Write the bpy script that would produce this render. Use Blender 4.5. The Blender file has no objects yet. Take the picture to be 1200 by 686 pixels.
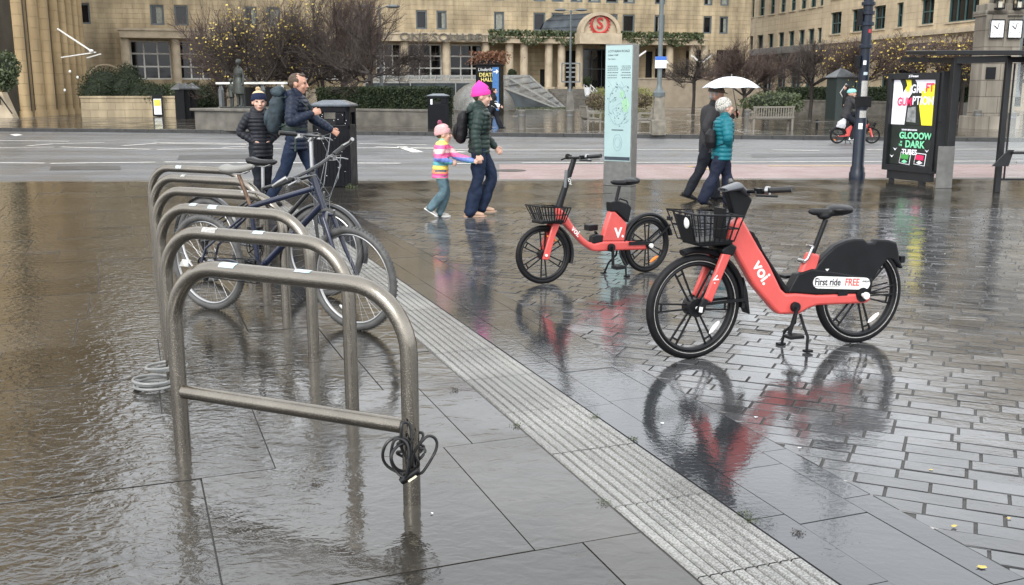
import bpy, bmesh, math, random
from mathutils import Vector, Matrix, Euler, noise
R = math.radians; PI = math.pi
random.seed(7)
sc = bpy.context.scene
COL = sc.collection
# ---------------------------------------------------------------- camera
F_ = 1180.0; CX_ = 600.0; CY_ = 343.0; CAMH = 1.55; TH = math.atan(239/1180.0)
cd = bpy.data.cameras.new('camera'); cam = bpy.data.objects.new('camera', cd); COL.objects.link(cam)
cam.location = (0, 0, CAMH); cam.rotation_euler = (PI/2 - TH, 0, 0)
cd.sensor_width = 36; cd.lens = 36*F_/1200.0; cd.clip_end = 2000; cd.clip_start = 0.05
sc.camera = cam
# ---------------------------------------------------------------- sky, sun, exposure
SUN_EL, SUN_AZ = 38, 200
w = bpy.data.worlds.new('World'); sc.world = w; w.use_nodes = True
nt = w.node_tree; bg = nt.nodes['Background']
sky = nt.nodes.new('ShaderNodeTexSky'); sky.sky_type = 'NISHITA'; sky.sun_disc = False
sky.sun_elevation = R(SUN_EL); sky.sun_rotation = R(SUN_AZ); sky.dust_density = 4; sky.air_density = 1.0; sky.ozone_density = 1
hs = nt.nodes.new('ShaderNodeHueSaturation'); hs.inputs['Saturation'].default_value = 0.16
# overcast: even the clear-sky gradient out with a pale cloud layer of uneven density
cl = nt.nodes.new('ShaderNodeTexNoise'); cl.inputs['Scale'].default_value = 2.2; cl.inputs['Detail'].default_value = 5
cr = nt.nodes.new('ShaderNodeMapRange'); cr.inputs[1].default_value = .3; cr.inputs[2].default_value = .7; cr.inputs[3].default_value = .8; cr.inputs[4].default_value = 1.12
tcw = nt.nodes.new('ShaderNodeTexCoord')
mixw = nt.nodes.new('ShaderNodeMix'); mixw.data_type = 'RGBA'; mixw.inputs[0].default_value = .55
mixw.inputs[7].default_value = (12.6, 13.0, 13.5, 1)
mulw = nt.nodes.new('ShaderNodeVectorMath'); mulw.operation = 'SCALE'
nt.links.new(tcw.outputs['Generated'], cl.inputs['Vector']); nt.links.new(cl.outputs['Fac'], cr.inputs[0])
nt.links.new(sky.outputs[0], hs.inputs['Color']); nt.links.new(hs.outputs[0], mixw.inputs[6])
nt.links.new(mixw.outputs[2], mulw.inputs[0]); nt.links.new(cr.outputs[0], mulw.inputs['Scale'])
nt.links.new(mulw.outputs[0], bg.inputs['Color'])
bg.inputs['Strength'].default_value = 0.15
sd = bpy.data.lights.new('sun', 'SUN'); so = bpy.data.objects.new('sun', sd); COL.objects.link(so)
sd.energy = 0.8; sd.angle = R(25); sd.color = (1, .97, .93)
so.rotation_euler = Euler((R(90-SUN_EL), 0, R(180-SUN_AZ)), 'XYZ')
sc.view_settings.view_transform = 'Standard'; sc.view_settings.look = 'None'
sc.view_settings.exposure = 0.62; sc.view_settings.gamma = 1
# ---------------------------------------------------------------- photograph pixel -> place helpers
_c, _s = math.cos(TH), math.sin(TH)
def ray(px, py):
    x = (px-CX_)/F_; y = (CY_-py)/F_
    return Vector((x, _c+y*_s, -_s+y*_c))
def G(px, py, z=0.0):
    d = ray(px, py); t = (z-CAMH)/d.z; return Vector((d.x*t, d.y*t, z))
def V(A, B, px, py):
    d = ray(px, py); ux, uy = B[0]-A[0], B[1]-A[1]; L = math.hypot(ux, uy); ux /= L; uy /= L
    det = -d.x*uy + d.y*ux; t = (-A[0]*uy + A[1]*ux)/det
    return ((t*d.x-A[0])*ux + (t*d.y-A[1])*uy, CAMH+t*d.z)
def XD(px, Y): return (px-CX_)/F_*Y*1.0/ (_c + 0.2*_s)      # x at depth Y for features near the horizon
def P(px, py, Y):
    d = ray(px, py); t = Y/d.y; return Vector((d.x*t, Y, CAMH+t*d.z))
# ---------------------------------------------------------------- mesh builder
class MB:
    def __init__(self, M=None):
        self.bm = bmesh.new(); self.M = M or Matrix(); self.mi = 0
    def v(self, p): return self.bm.verts.new(self.M @ Vector(p))
    def f(self, vs):
        try:
            f = self.bm.faces.new(vs); f.material_index = self.mi; return f
        except ValueError: return None
    def poly(self, pts): return self.f([self.v(p) for p in pts])
    def box(self, c, s, rz=0, rx=0, ry=0):
        m = Matrix.Translation(c) @ Euler((rx, ry, rz)).to_matrix().to_4x4()
        hx, hy, hz = s[0]/2, s[1]/2, s[2]/2
        vs = [self.v(m @ Vector((x, y, z))) for x in (-hx, hx) for y in (-hy, hy) for z in (-hz, hz)]
        for q in ((0,1,3,2),(4,6,7,5),(0,4,5,1),(2,3,7,6),(0,2,6,4),(1,5,7,3)): self.f([vs[i] for i in q])
    def bx(self, x0, x1, y0, y1, z0, z1): self.box(((x0+x1)/2,(y0+y1)/2,(z0+z1)/2), (x1-x0,y1-y0,z1-z0))
    def bar(self, a, b, wd, ht, up=(0,0,1)):
        a, b = Vector(a), Vector(b); d = (b-a); L = d.length
        if L < 1e-6: return
        d.normalize(); s = d.cross(Vector(up))
        if s.length < 1e-4: s = d.cross(Vector((1,0,0)))
        s.normalize(); u = s.cross(d)
        vs = [self.v(p + s*wd/2*i + u*ht/2*j) for p in (a, b) for i in (-1, 1) for j in (-1, 1)]
        for q in ((0,1,3,2),(4,6,7,5),(0,4,5,1),(2,3,7,6),(0,2,6,4),(1,5,7,3)): self.f([vs[i] for i in q])
    def tube(self, pts, r, seg=8, closed=False, cap=True, ref=None):
        pts = [Vector(p) for p in pts]; n = len(pts)
        rs = r if isinstance(r, (list, tuple)) and len(r) == n and not (n == 2 and isinstance(r, tuple)) else [r]*n
        rings = []; prev = None
        for i, p in enumerate(pts):
            if closed: t = pts[(i+1) % n]-pts[i-1]
            else: t = pts[min(i+1, n-1)]-pts[max(i-1, 0)]
            if t.length < 1e-9: t = Vector((0,0,1))
            t.normalize()
            if ref is not None: s = Vector(ref) - t*Vector(ref).dot(t)
            elif prev is None:
                s = t.orthogonal() if abs(t.z) > .99 else t.cross(Vector((0,0,1)))
            else: s = prev - t*prev.dot(t)
            if s.length < 1e-6: s = t.orthogonal()
            s.normalize(); prev = s; q = t.cross(s)
            rr = rs[i]; ra, rb = rr if isinstance(rr, (tuple, list)) else (rr, rr)
            rings.append([self.v(p + s*ra*math.cos(2*PI*k/seg) + q*rb*math.sin(2*PI*k/seg)) for k in range(seg)])
        m = n if closed else n-1
        for i in range(m):
            a, b = rings[i], rings[(i+1) % n]
            for k in range(seg): self.f([a[k], a[(k+1)%seg], b[(k+1)%seg], b[k]])
        if cap and not closed:
            self.f(rings[0][::-1]); self.f(rings[-1])
    def cyl(self, a, b, r0, r1=None, seg=12): self.tube([a, b], [r0, r0 if r1 is None else r1], seg)
    def lathe(self, prof, seg=24, c=(0,0,0), sx=1, sy=1):
        c = Vector(c); rings = []
        for r, z in prof:
            if r < 1e-5: rings.append([self.v(c+Vector((0,0,z)))])
            else: rings.append([self.v(c+Vector((r*sx*math.cos(2*PI*k/seg), r*sy*math.sin(2*PI*k/seg), z))) for k in range(seg)])
        for a, b in zip(rings, rings[1:]):
            for k in range(seg):
                k2 = (k+1) % seg
                if len(a) == 1 and len(b) == 1: continue
                if len(a) == 1: self.f([a[0], b[k2], b[k]])
                elif len(b) == 1: self.f([a[k], a[k2], b[0]])
                else: self.f([a[k], a[k2], b[k2], b[k]])
        if len(rings[0]) > 1: self.f(rings[0][::-1])
        if len(rings[-1]) > 1: self.f(rings[-1])
    def ell(self, c, r, seg=16, rings=10, rot=None):
        m = Matrix.Translation(c) @ ((rot or Matrix()).to_4x4()); old = self.M; self.M = old @ m @ Matrix.Diagonal((*r, 1))
        self.lathe([(math.sin(PI*i/rings) if 0 < i < rings else 0, -math.cos(PI*i/rings)) for i in range(rings+1)], seg); self.M = old
    def prism(self, pts, y0, y1):           # outline in local XZ, thickness along Y
        a = [self.v((p[0], y0, p[1])) for p in pts]; b = [self.v((p[0], y1, p[1])) for p in pts]; n = len(pts)
        self.f(a); self.f(b[::-1])
        for i in range(n): self.f([a[(i+1)%n], a[i], b[i], b[(i+1)%n]])
    def torus(self, c, Rr, r, seg=48, rs=10, a0=0, a1=2*PI, axis='y', sq=1.0):
        full = abs(a1-a0-2*PI) < 1e-4; n = seg if full else seg+1
        pts = []
        for i in range(n):
            a = a0 + (a1-a0)*i/seg; x, z = Rr*math.cos(a), Rr*math.sin(a)
            pts.append(Vector(c)+(Vector((x, 0, z)) if axis == 'y' else Vector((x, z, 0))))
        self.tube(pts, [(r*sq, r)]*n if True else r, rs, closed=full, ref=((0,1,0) if axis == 'y' else (0,0,1)))
    def build(self, name, mats, parent=None, smooth=False, bevel=0, angle=40, loc=None, bseg=2):
        bmesh.ops.recalc_face_normals(self.bm, faces=self.bm.faces)
        me = bpy.data.meshes.new(name); self.bm.to_mesh(me); self.bm.free()
        return link_mesh(name, me, mats, parent, smooth, bevel, angle, loc, bseg)
def link_mesh(name, me, mats, parent=None, smooth=False, bevel=0, angle=40, loc=None, bseg=2):
    o = bpy.data.objects.new(name, me); COL.objects.link(o)
    for m in (mats if isinstance(mats, (list, tuple)) else [mats]): me.materials.append(m)
    if smooth:
        me.polygons.foreach_set('use_smooth', [True]*len(me.polygons))
        if angle < 180: me.set_sharp_from_angle(angle=R(angle))
    if bevel:
        b = o.modifiers.new('bevel', 'BEVEL'); b.width = bevel; b.segments = bseg; b.limit_method = 'ANGLE'; b.angle_limit = R(35)
        b.harden_normals = False
    if parent: o.parent = parent
    if loc is not None: o.location = loc
    return o
def fused(mb, name, mats, parent, voxel=.01, smooth_it=2, disp=None):
    """voxel-fuse overlapping closed forms into one continuous surface"""
    bmesh.ops.recalc_face_normals(mb.bm, faces=mb.bm.faces)
    me = bpy.data.meshes.new('tmp'); mb.bm.to_mesh(me); mb.bm.free()
    o = bpy.data.objects.new('tmp', me); COL.objects.link(o)
    m = o.modifiers.new('r', 'REMESH'); m.mode = 'VOXEL'; m.voxel_size = voxel
    if smooth_it:
        s = o.modifiers.new('s', 'SMOOTH'); s.iterations = smooth_it; s.factor = .5
    dg = bpy.context.evaluated_depsgraph_get(); dg.update()
    nm = bpy.data.meshes.new_from_object(o.evaluated_get(dg)); nm.name = name
    bpy.data.objects.remove(o); bpy.data.meshes.remove(me)
    if disp:
        for vtx, nrm in [(v_, v_.normal.copy()) for v_ in nm.vertices]: vtx.co += nrm*disp(vtx.co)
    nm.materials.clear()
    return link_mesh(name, nm, mats, parent, smooth=True, angle=180)
def tag(o, label=None, cat=None, group=None, kind=None):
    if label: o['label'] = label
    if cat: o['category'] = cat
    if group: o['group'] = group
    if kind: o['kind'] = kind
    return o
def thing(name, label, cat, loc=(0,0,0), rz=0, group=None):
    o = bpy.data.objects.new(name, None); COL.objects.link(o); o.location = loc; o.rotation_euler = (0,0,rz)
    o.empty_display_size = .2
    return tag(o, label, cat, group)
def copy_tree(o, parent=None):
    c = o.copy(); COL.objects.link(c)
    if parent: c.parent = parent
    for ch in [x for x in KIDS.get(o.name, []) or list(o.children)]: copy_tree(ch, c)
    return c
KIDS = {}
def dup(o, loc, rz, label, group=None, scale=None):
    c = copy_tree(o); c.location = loc; c.rotation_euler = (0,0,rz); c['label'] = label
    if group: c['group'] = group
    if scale: c.scale = (scale,)*3
    return c
def clip(poly, inside):   # convex clip of 2D polygon by list of (nx, ny, d): keep nx*x+ny*y<=d
    for nx, ny, d in inside:
        out = []
        for i in range(len(poly)):
            a, b = poly[i-1], poly[i]; da = nx*a[0]+ny*a[1]-d; db = nx*b[0]+ny*b[1]-d
            if (da <= 0) != (db <= 0):
                t = da/(da-db); out.append((a[0]+(b[0]-a[0])*t, a[1]+(b[1]-a[1])*t))
            if db <= 0: out.append(b)
        poly = out
        if len(poly) < 3: return []
    return poly
FONT = None
def text(s, size, m, parent, M, name='lettering', ext=.002, sx=1.0, bold=0.0, align='LEFT', shear=0):
    c = bpy.data.curves.new('t', 'FONT'); c.body = s; c.size = size; c.extrude = ext; c.offset = bold*size; c.shear = shear
    c.align_x = align; c.align_y = 'CENTER'; c.resolution_u = 3
    o = bpy.data.objects.new('t', c); COL.objects.link(o)
    dg = bpy.context.evaluated_depsgraph_get(); dg.update()
    me = bpy.data.meshes.new_from_object(o.evaluated_get(dg)); bpy.data.objects.remove(o); bpy.data.curves.remove(c)
    me.transform(M @ Matrix.Diagonal((sx,1,1,1))); me.materials.clear()
    return link_mesh(name, me, m, parent)
def frameM(o, x, y):     # text plane: origin, x direction, y direction (in parent's space)
    x = Vector(x).normalized(); y = Vector(y); y = (y-x*y.dot(x)).normalized(); z = x.cross(y)
    m = Matrix((x, y, z)).transposed().to_4x4(); m.translation = Vector(o); return m
# ---------------------------------------------------------------- materials
MATS = {}
def mat(name, col, rough=.5, metal=0, var=.12, vscale=6, bump=0, bscale=60, coat=0, spec=.5, col2=None, emis=None, detail=5, rvar=.0, alpha=1, trans=0, coords='Object', stretch=None, drops=0, dsize=.0006):
    if name in MATS: return MATS[name]
    m = bpy.data.materials.new(name); m.use_nodes = True; t = m.node_tree; b = t.nodes['Principled BSDF']
    b.inputs['Roughness'].default_value = rough; b.inputs['Metallic'].default_value = metal
    b.inputs['Coat Weight'].default_value = coat; b.inputs['Coat Roughness'].default_value = .08
    b.inputs['Specular IOR Level'].default_value = spec
    tc = t.nodes.new('ShaderNodeTexCoord'); src = tc.outputs[coords]
    if stretch:
        mp = t.nodes.new('ShaderNodeMapping'); mp.inputs['Scale'].default_value = stretch
        t.links.new(src, mp.inputs['Vector']); src = mp.outputs[0]
    n = t.nodes.new('ShaderNodeTexNoise'); n.inputs['Scale'].default_value = vscale; n.inputs['Detail'].default_value = detail
    t.links.new(src, n.inputs['Vector'])
    rmp = t.nodes.new('ShaderNodeValToRGB')
    c2 = col2 or tuple(min(1, x*(1+var)) for x in col); c1 = col if col2 else tuple(x*(1-var) for x in col)
    rmp.color_ramp.elements[0].position = .3; rmp.color_ramp.elements[1].position = .7
    rmp.color_ramp.elements[0].color = (*c1, 1); rmp.color_ramp.elements[1].color = (*c2, 1)
    t.links.new(n.outputs['Fac'], rmp.inputs[0]); t.links.new(rmp.outputs[0], b.inputs['Base Color'])
    if rvar:
        mr = t.nodes.new('ShaderNodeMapRange'); mr.inputs[1].default_value = .3; mr.inputs[2].default_value = .7
        mr.inputs[3].default_value = max(.02, rough-rvar); mr.inputs[4].default_value = rough+rvar
        t.links.new(n.outputs['Fac'], mr.inputs[0]); t.links.new(mr.outputs[0], b.inputs['Roughness'])
    if bump:
        n2 = t.nodes.new('ShaderNodeTexNoise'); n2.inputs['Scale'].default_value = bscale; n2.inputs['Detail'].default_value = 4
        t.links.new(src, n2.inputs['Vector'])
        bp = t.nodes.new('ShaderNodeBump'); bp.inputs['Strength'].default_value = 1; bp.inputs['Distance'].default_value = bump
        t.links.new(n2.outputs['Fac'], bp.inputs['Height']); t.links.new(bp.outputs[0], b.inputs['Normal'])
    if drops:
        vo = t.nodes.new('ShaderNodeTexVoronoi'); vo.inputs['Scale'].default_value = drops; t.links.new(src, vo.inputs['Vector'])
        dr = t.nodes.new('ShaderNodeMapRange'); dr.interpolation_type = 'SMOOTHSTEP'; dr.inputs[1].default_value = .12; dr.inputs[2].default_value = .34; dr.inputs[3].default_value = 1; dr.inputs[4].default_value = 0
        t.links.new(vo.outputs['Distance'], dr.inputs[0]); b3 = t.nodes.new('ShaderNodeBump'); b3.inputs['Distance'].default_value = dsize; t.links.new(dr.outputs[0], b3.inputs['Height'])
        if bump: t.links.new(bp.outputs[0], b3.inputs['Normal'])
        t.links.new(b3.outputs[0], b.inputs['Normal'])
    if emis:
        b.inputs['Emission Strength'].default_value = emis; t.links.new(rmp.outputs[0], b.inputs['Emission Color'])
    if trans: b.inputs['Transmission Weight'].default_value = trans
    if alpha < 1: b.inputs['Alpha'].default_value = alpha
    MATS[name] = m; return m
def node(t, typ, **kw):
    n = t.nodes.new(typ)
    for k, v in kw.items():
        if hasattr(n, k): setattr(n, k, v)
    return n
def stone(name, c1, c2, mortar, bw=.9, bh=.4, axis_scale=1, rough=.85, streak=.5):
    """ashlar wall: u along local X, height along Z"""
    m = bpy.data.materials.new(name); m.use_nodes = True; t = m.node_tree; b = t.nodes['Principled BSDF']; L = t.links
    tc = t.nodes.new('ShaderNodeTexCoord'); sep = t.nodes.new('ShaderNodeSeparateXYZ'); L.new(tc.outputs['Object'], sep.inputs[0])
    add = node(t, 'ShaderNodeMath', operation='ADD'); L.new(sep.outputs[0], add.inputs[0]); L.new(sep.outputs[1], add.inputs[1])
    cmb = t.nodes.new('ShaderNodeCombineXYZ'); L.new(add.outputs[0], cmb.inputs[0]); L.new(sep.outputs[2], cmb.inputs[1])
    br = t.nodes.new('ShaderNodeTexBrick'); L.new(cmb.outputs[0], br.inputs['Vector'])
    br.inputs['Scale'].default_value = 1; br.inputs['Brick Width'].default_value = bw; br.inputs['Row Height'].default_value = bh
    br.inputs['Mortar Size'].default_value = .012; br.inputs['Mortar Smooth'].default_value = .5
    br.inputs['Color1'].default_value = (*c1, 1); br.inputs['Color2'].default_value = (*c2, 1); br.inputs['Mortar'].default_value = (*mortar, 1)
    # broad weather staining and rain streaks (dirt that stays put)
    mp = t.nodes.new('ShaderNodeMapping'); mp.inputs['Scale'].default_value = (1.2, 1.2, .16); L.new(tc.outputs['Object'], mp.inputs[0])
    n1 = t.nodes.new('ShaderNodeTexNoise'); n1.inputs['Scale'].default_value = 1.3; n1.inputs['Detail'].default_value = 6; L.new(mp.outputs[0], n1.inputs['Vector'])
    n2 = t.nodes.new('ShaderNodeTexNoise'); n2.inputs['Scale'].default_value = .35; n2.inputs['Detail'].default_value = 6; L.new(tc.outputs['Object'], n2.inputs['Vector'])
    ml = node(t, 'ShaderNodeMath', operation='MULTIPLY'); L.new(n1.outputs[0], ml.inputs[0]); L.new(n2.outputs[0], ml.inputs[1])
    mr = t.nodes.new('ShaderNodeMapRange'); mr.inputs[1].default_value = .12; mr.inputs[2].default_value = .38; mr.inputs[3].default_value = 1-streak; mr.inputs[4].default_value = 1.12
    L.new(ml.outputs[0], mr.inputs[0])
    vm = node(t, 'ShaderNodeVectorMath', operation='SCALE'); L.new(br.outputs['Color'], vm.inputs[0]); L.new(mr.outputs[0], vm.inputs['Scale'])
    L.new(vm.outputs[0], b.inputs['Base Color']); b.inputs['Roughness'].default_value = rough
    bp = t.nodes.new('ShaderNodeBump'); bp.inputs['Distance'].default_value = .02; L.new(br.outputs['Fac'], bp.inputs['Height']); bp.invert = True
    L.new(bp.outputs[0], b.inputs['Normal'])
    return m
def wet(name, c1, c2, rlo, rhi, cleft=.004, ripple=.0015, rscale=22, film=1.0, speck=0, angle=0, pud=(.42, .6), island=.25, zone=None, rdet=3, lanes=None):
    """rain-wet paving: dark stone under a thin uneven water film; smooth and glossy where water pools"""
    m = bpy.data.materials.new(name); m.use_nodes = True; t = m.node_tree; b = t.nodes['Principled BSDF']; L = t.links
    geo = t.nodes.new('ShaderNodeNewGeometry'); tc = t.nodes.new('ShaderNodeTexCoord'); pos = tc.outputs['Object']
    n1 = t.nodes.new('ShaderNodeTexNoise'); n1.inputs['Scale'].default_value = 1.7; n1.inputs['Detail'].default_value = 7; L.new(pos, n1.inputs['Vector'])
    if lanes:      # long wear bands along the carriageway
        ml_ = t.nodes.new('ShaderNodeMapping'); ml_.inputs['Rotation'].default_value = (0, 0, lanes); ml_.inputs['Scale'].default_value = (.05, .8, 1); L.new(pos, ml_.inputs[0]); L.new(ml_.outputs[0], n1.inputs['Vector'])
    mixc = node(t, 'ShaderNodeMix', data_type='RGBA'); mixc.inputs[6].default_value = (*c1, 1); mixc.inputs[7].default_value = (*c2, 1)
    mrn = t.nodes.new('ShaderNodeMapRange'); mrn.inputs[1].default_value = .3; mrn.inputs[2].default_value = .7; L.new(n1.outputs[0], mrn.inputs[0]); L.new(mrn.outputs[0], mixc.inputs[0])
    isl = t.nodes.new('ShaderNodeMapRange'); isl.inputs[3].default_value = 1-island; isl.inputs[4].default_value = 1+island; L.new(geo.outputs['Random Per Island'], isl.inputs[0])
    vm = node(t, 'ShaderNodeVectorMath', operation='SCALE'); L.new(mixc.outputs[2], vm.inputs[0]); L.new(isl.outputs[0], vm.inputs['Scale'])
    colout = vm.outputs[0]
    if speck:
        vo = t.nodes.new('ShaderNodeTexNoise'); vo.inputs['Scale'].default_value = 130; vo.inputs['Detail'].default_value = 3; L.new(pos, vo.inputs['Vector'])
        r2 = t.nodes.new('ShaderNodeMapRange'); r2.inputs[1].default_value = .42; r2.inputs[2].default_value = .6; r2.inputs[3].default_value = 1-speck; r2.inputs[4].default_value = 1+speck; L.new(vo.outputs[0], r2.inputs[0])
        v2 = node(t, 'ShaderNodeVectorMath', operation='SCALE'); L.new(colout, v2.inputs[0]); L.new(r2.outputs[0], v2.inputs['Scale']); colout = v2.outputs[0]
    L.new(colout, b.inputs['Base Color'])
    n3 = t.nodes.new('ShaderNodeTexNoise'); n3.inputs['Scale'].default_value = .9; n3.inputs['Detail'].default_value = 4; L.new(pos, n3.inputs['Vector'])
    pd = t.nodes.new('ShaderNodeMapRange'); pd.inputs[1].default_value = pud[0]; pd.inputs[2].default_value = pud[1]; pd.inputs[3].default_value = rlo; pd.inputs[4].default_value = rhi
    L.new(n3.outputs[0], pd.inputs[0]); L.new(pd.outputs[0], b.inputs['Roughness'])
    b.inputs['IOR'].default_value = 1.5; b.inputs['Specular IOR Level'].default_value = .5*film
    # cleft stone relief
    mp = t.nodes.new('ShaderNodeMapping'); mp.inputs['Rotation'].default_value = (0, 0, R(angle)); mp.inputs['Scale'].default_value = (1, 1.35, 1); L.new(pos, mp.inputs[0])
    n4 = t.nodes.new('ShaderNodeTexNoise'); n4.inputs['Scale'].default_value = 8; n4.inputs['Detail'].default_value = 8; n4.inputs['Distortion'].default_value = .6; L.new(mp.outputs[0], n4.inputs['Vector'])
    n5 = t.nodes.new('ShaderNodeTexNoise'); n5.inputs['Scale'].default_value = rscale; n5.inputs['Detail'].default_value = rdet; n5.inputs['Distortion'].default_value = .7; L.new(mp.outputs[0], n5.inputs['Vector'])
    b1 = t.nodes.new('ShaderNodeBump'); b1.inputs['Distance'].default_value = cleft; L.new(n4.outputs[0], b1.inputs['Height'])
    cm = t.nodes.new('ShaderNodeMapRange'); cm.inputs[1].default_value = pud[0]; cm.inputs[2].default_value = pud[1]; cm.inputs[3].default_value = .3; cm.inputs[4].default_value = 1; L.new(n3.outputs[0], cm.inputs[0]); L.new(cm.outputs[0], b1.inputs['Strength'])
    b2 = t.nodes.new('ShaderNodeBump'); b2.inputs['Distance'].default_value = ripple; L.new(n5.outputs[0], b2.inputs['Height']); L.new(b1.outputs[0], b2.inputs['Normal'])
    if zone:      # standing water ruffled by the rain lies in the dip left of the stands; it thins out towards the strip
        dt = node(t, 'ShaderNodeVectorMath', operation='DOT_PRODUCT'); dt.inputs[1].default_value = (*zone[0], 0); L.new(pos, dt.inputs[0])
        ad = node(t, 'ShaderNodeMath', operation='MULTIPLY_ADD'); ad.inputs[1].default_value = 2.2; L.new(n1.outputs[0], ad.inputs[0]); L.new(dt.outputs['Value'], ad.inputs[2])
        zr = t.nodes.new('ShaderNodeMapRange'); zr.inputs[1].default_value = zone[1]; zr.inputs[2].default_value = zone[2]; zr.inputs[3].default_value = 1; zr.inputs[4].default_value = .16; L.new(ad.outputs[0], zr.inputs[0]); L.new(zr.outputs[0], b2.inputs['Strength'])
        r4 = t.nodes.new('ShaderNodeMapRange'); r4.inputs[1].default_value = .16; r4.inputs[2].default_value = 1; r4.inputs[3].default_value = 1.6; r4.inputs[4].default_value = .45; L.new(zr.outputs[0], r4.inputs[0])
        m4 = node(t, 'ShaderNodeMath', operation='MULTIPLY'); L.new(r4.outputs[0], m4.inputs[0]); L.new(pd.outputs[0], m4.inputs[1]); L.new(m4.outputs[0], b.inputs['Roughness'])
    L.new(b2.outputs[0], b.inputs['Normal'])
    return m
M = {}
M['slab'] = wet('wet_slab', (.016,.0145,.012), (.040,.036,.030), .03, .13, cleft=.006, ripple=.0036, rscale=18, island=.35, film=1.6, rdet=2.2, zone=((math.cos(R(20.7)), math.sin(R(20.7))), 1.0, 2.3))
M['course'] = wet('wet_granite_course', (.026,.028,.031), (.046,.049,.053), .03, .10, cleft=.0015, ripple=.0006, rscale=30, island=.12, film=1.6)
M['block'] = wet('wet_block', (.034,.035,.037), (.090,.092,.095), .03, .12, cleft=.0020, ripple=.0007, rscale=34, island=.35, angle=-66, film=1.6)
M['strip'] = wet('wet_tactile', (.15,.15,.142), (.25,.25,.235), .2, .4, cleft=.002, ripple=.002, rscale=60, speck=.35, island=.1)
M['joint'] = mat('wet_joint_grit', (.022,.021,.018), .45, var=.4, vscale=20, bump=.003)
M['asphalt'] = wet('wet_asphalt', (.075,.078,.083), (.16,.163,.168), .28, .48, cleft=.001, ripple=.004, rscale=90, speck=.45, island=0, lanes=R(-2))
M['redlane'] = wet('red_asphalt', (.24,.15,.14), (.31,.23,.22), .3, .5, cleft=.001, ripple=.004, rscale=90, speck=.35, island=0)
M['paint'] = mat('road_paint', (.75,.73,.68), .4, var=.25, vscale=9, bump=.002)
M['ypaint'] = mat('yellow_paint', (.5,.36,.12), .5, var=.3, vscale=9)
M['far_pave'] = wet('wet_far_slab', (.035,.030,.024), (.065,.056,.044), .05, .16, cleft=.004, ripple=.002, rscale=14, island=.2, film=1.5)
M['kerb'] = wet('wet_kerb', (.07,.068,.062), (.12,.115,.105), .2, .4, island=.15)
M['kerbface'] = mat('kerb_face', (.03,.03,.03), .6, var=.3)
M['sand'] = stone('sandstone', (.44,.36,.235), (.41,.33,.21), (.34,.275,.175), streak=.55)
M['sandL'] = stone('sandstone_left', (.42,.31,.17), (.40,.29,.155), (.33,.24,.13), 1.2, .6, streak=.3)
M['sandR'] = stone('sandstone_right', (.50,.41,.28), (.47,.38,.255), (.36,.285,.185), 1.1, .55, streak=.25)
M['trim'] = mat('stone_trim', (.42,.35,.25), .8, var=.2, vscale=1.5, bump=.004)
M['concrete'] = mat('wet_concrete', (.12,.112,.096), .5, var=.35, vscale=2.2, bump=.004, detail=8)
M['beigewall'] = mat('beige_wall', (.27,.225,.165), .75, var=.15, vscale=1.5)
M['winframe'] = mat('blue_grey_frame', (.085,.105,.115), .5)
M['whiteframe'] = mat('white_frame', (.68,.68,.65), .5)
M['greenframe'] = mat('green_frame', (.04,.085,.085), .45)
M['glass'] = mat('dark_glass', (.006,.007,.009), .05, var=.6, vscale=.7, spec=.4)
M['dark'] = mat('dark_recess', (.010,.010,.011), .8)
M['blackmetal'] = mat('black_metal', (.006,.0065,.008), .4, var=.3, spec=.22, rvar=.1)
M['navy'] = mat('navy_pole_paint', (.007,.013,.026), .35, var=.3, spec=.35)
M['greymetal'] = mat('grey_metal', (.16,.17,.175), .4, metal=.6, var=.15)
M['steel'] = mat('brushed_steel', (.235,.215,.185), .2, metal=1, var=.12, vscale=5, bump=.0002, bscale=300, rvar=.05, drops=170, dsize=.0006)
M['foil'] = mat('hedge_leaf', (.010,.018,.008), .6, var=.5, vscale=3, col2=(.032,.046,.018), spec=.3)
M['foil2'] = mat('shrub_leaf', (.03,.045,.018), .55, col2=(.09,.11,.045), vscale=3)
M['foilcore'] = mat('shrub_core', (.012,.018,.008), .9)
M['bark'] = mat('bark', (.035,.028,.024), .85, var=.35, vscale=9, bump=.006, bscale=30)
M['twig'] = mat('twig', (.070,.046,.037), .8, var=.3)
M['yleaf'] = mat('yellow_leaf', (.55,.42,.10), .6, var=.3, vscale=15)
M['rustleaf'] = mat('rust_leaf', (.16,.07,.035), .7, var=.4, vscale=6)
# ================================================================ GROUND
AN = R(20.7)
U = Vector((-math.sin(AN), math.cos(AN))); VV = Vector((math.cos(AN), math.sin(AN)))          # paving axes: along the tactile strip / across it
W45 = Vector((-math.sin(AN+PI/4), math.cos(AN+PI/4))); N45 = Vector((W45.y, -W45.x))
kA, kB = G(-400, 213.4), G(1600, 206.7)         # near kerb line
fA, fB = G(-300, 148), G(1700, 168)         # far kerb line
def sheet(name, pts, z, m, mat_name=None):
    mb = MB(); mb.poly([(p[0], p[1], z) for p in pts]); o = mb.build(name, m); tag(o, kind='structure'); return o
sheet('ground', [(-400,-200),(400,-200),(400,500),(-400,500)], -.16, M['joint'])
def lerp(a, b, t): return a + (b-a)*t
rd = (kB-kA).normalized()
k0 = kA - rd*60; k1 = kB + rd*60; fd = (fB-fA).normalized(); f0 = fA-fd*80; f1 = fB+fd*80
def off(p, q, d):   # shift line away from camera
    n = Vector((-(q-p).y, (q-p).x, 0)).normalized(); return p+n*d, q+n*d
sheet('road', [k0.xy, k1.xy, f1.xy, f0.xy], -.10, M['asphalt'])
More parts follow.
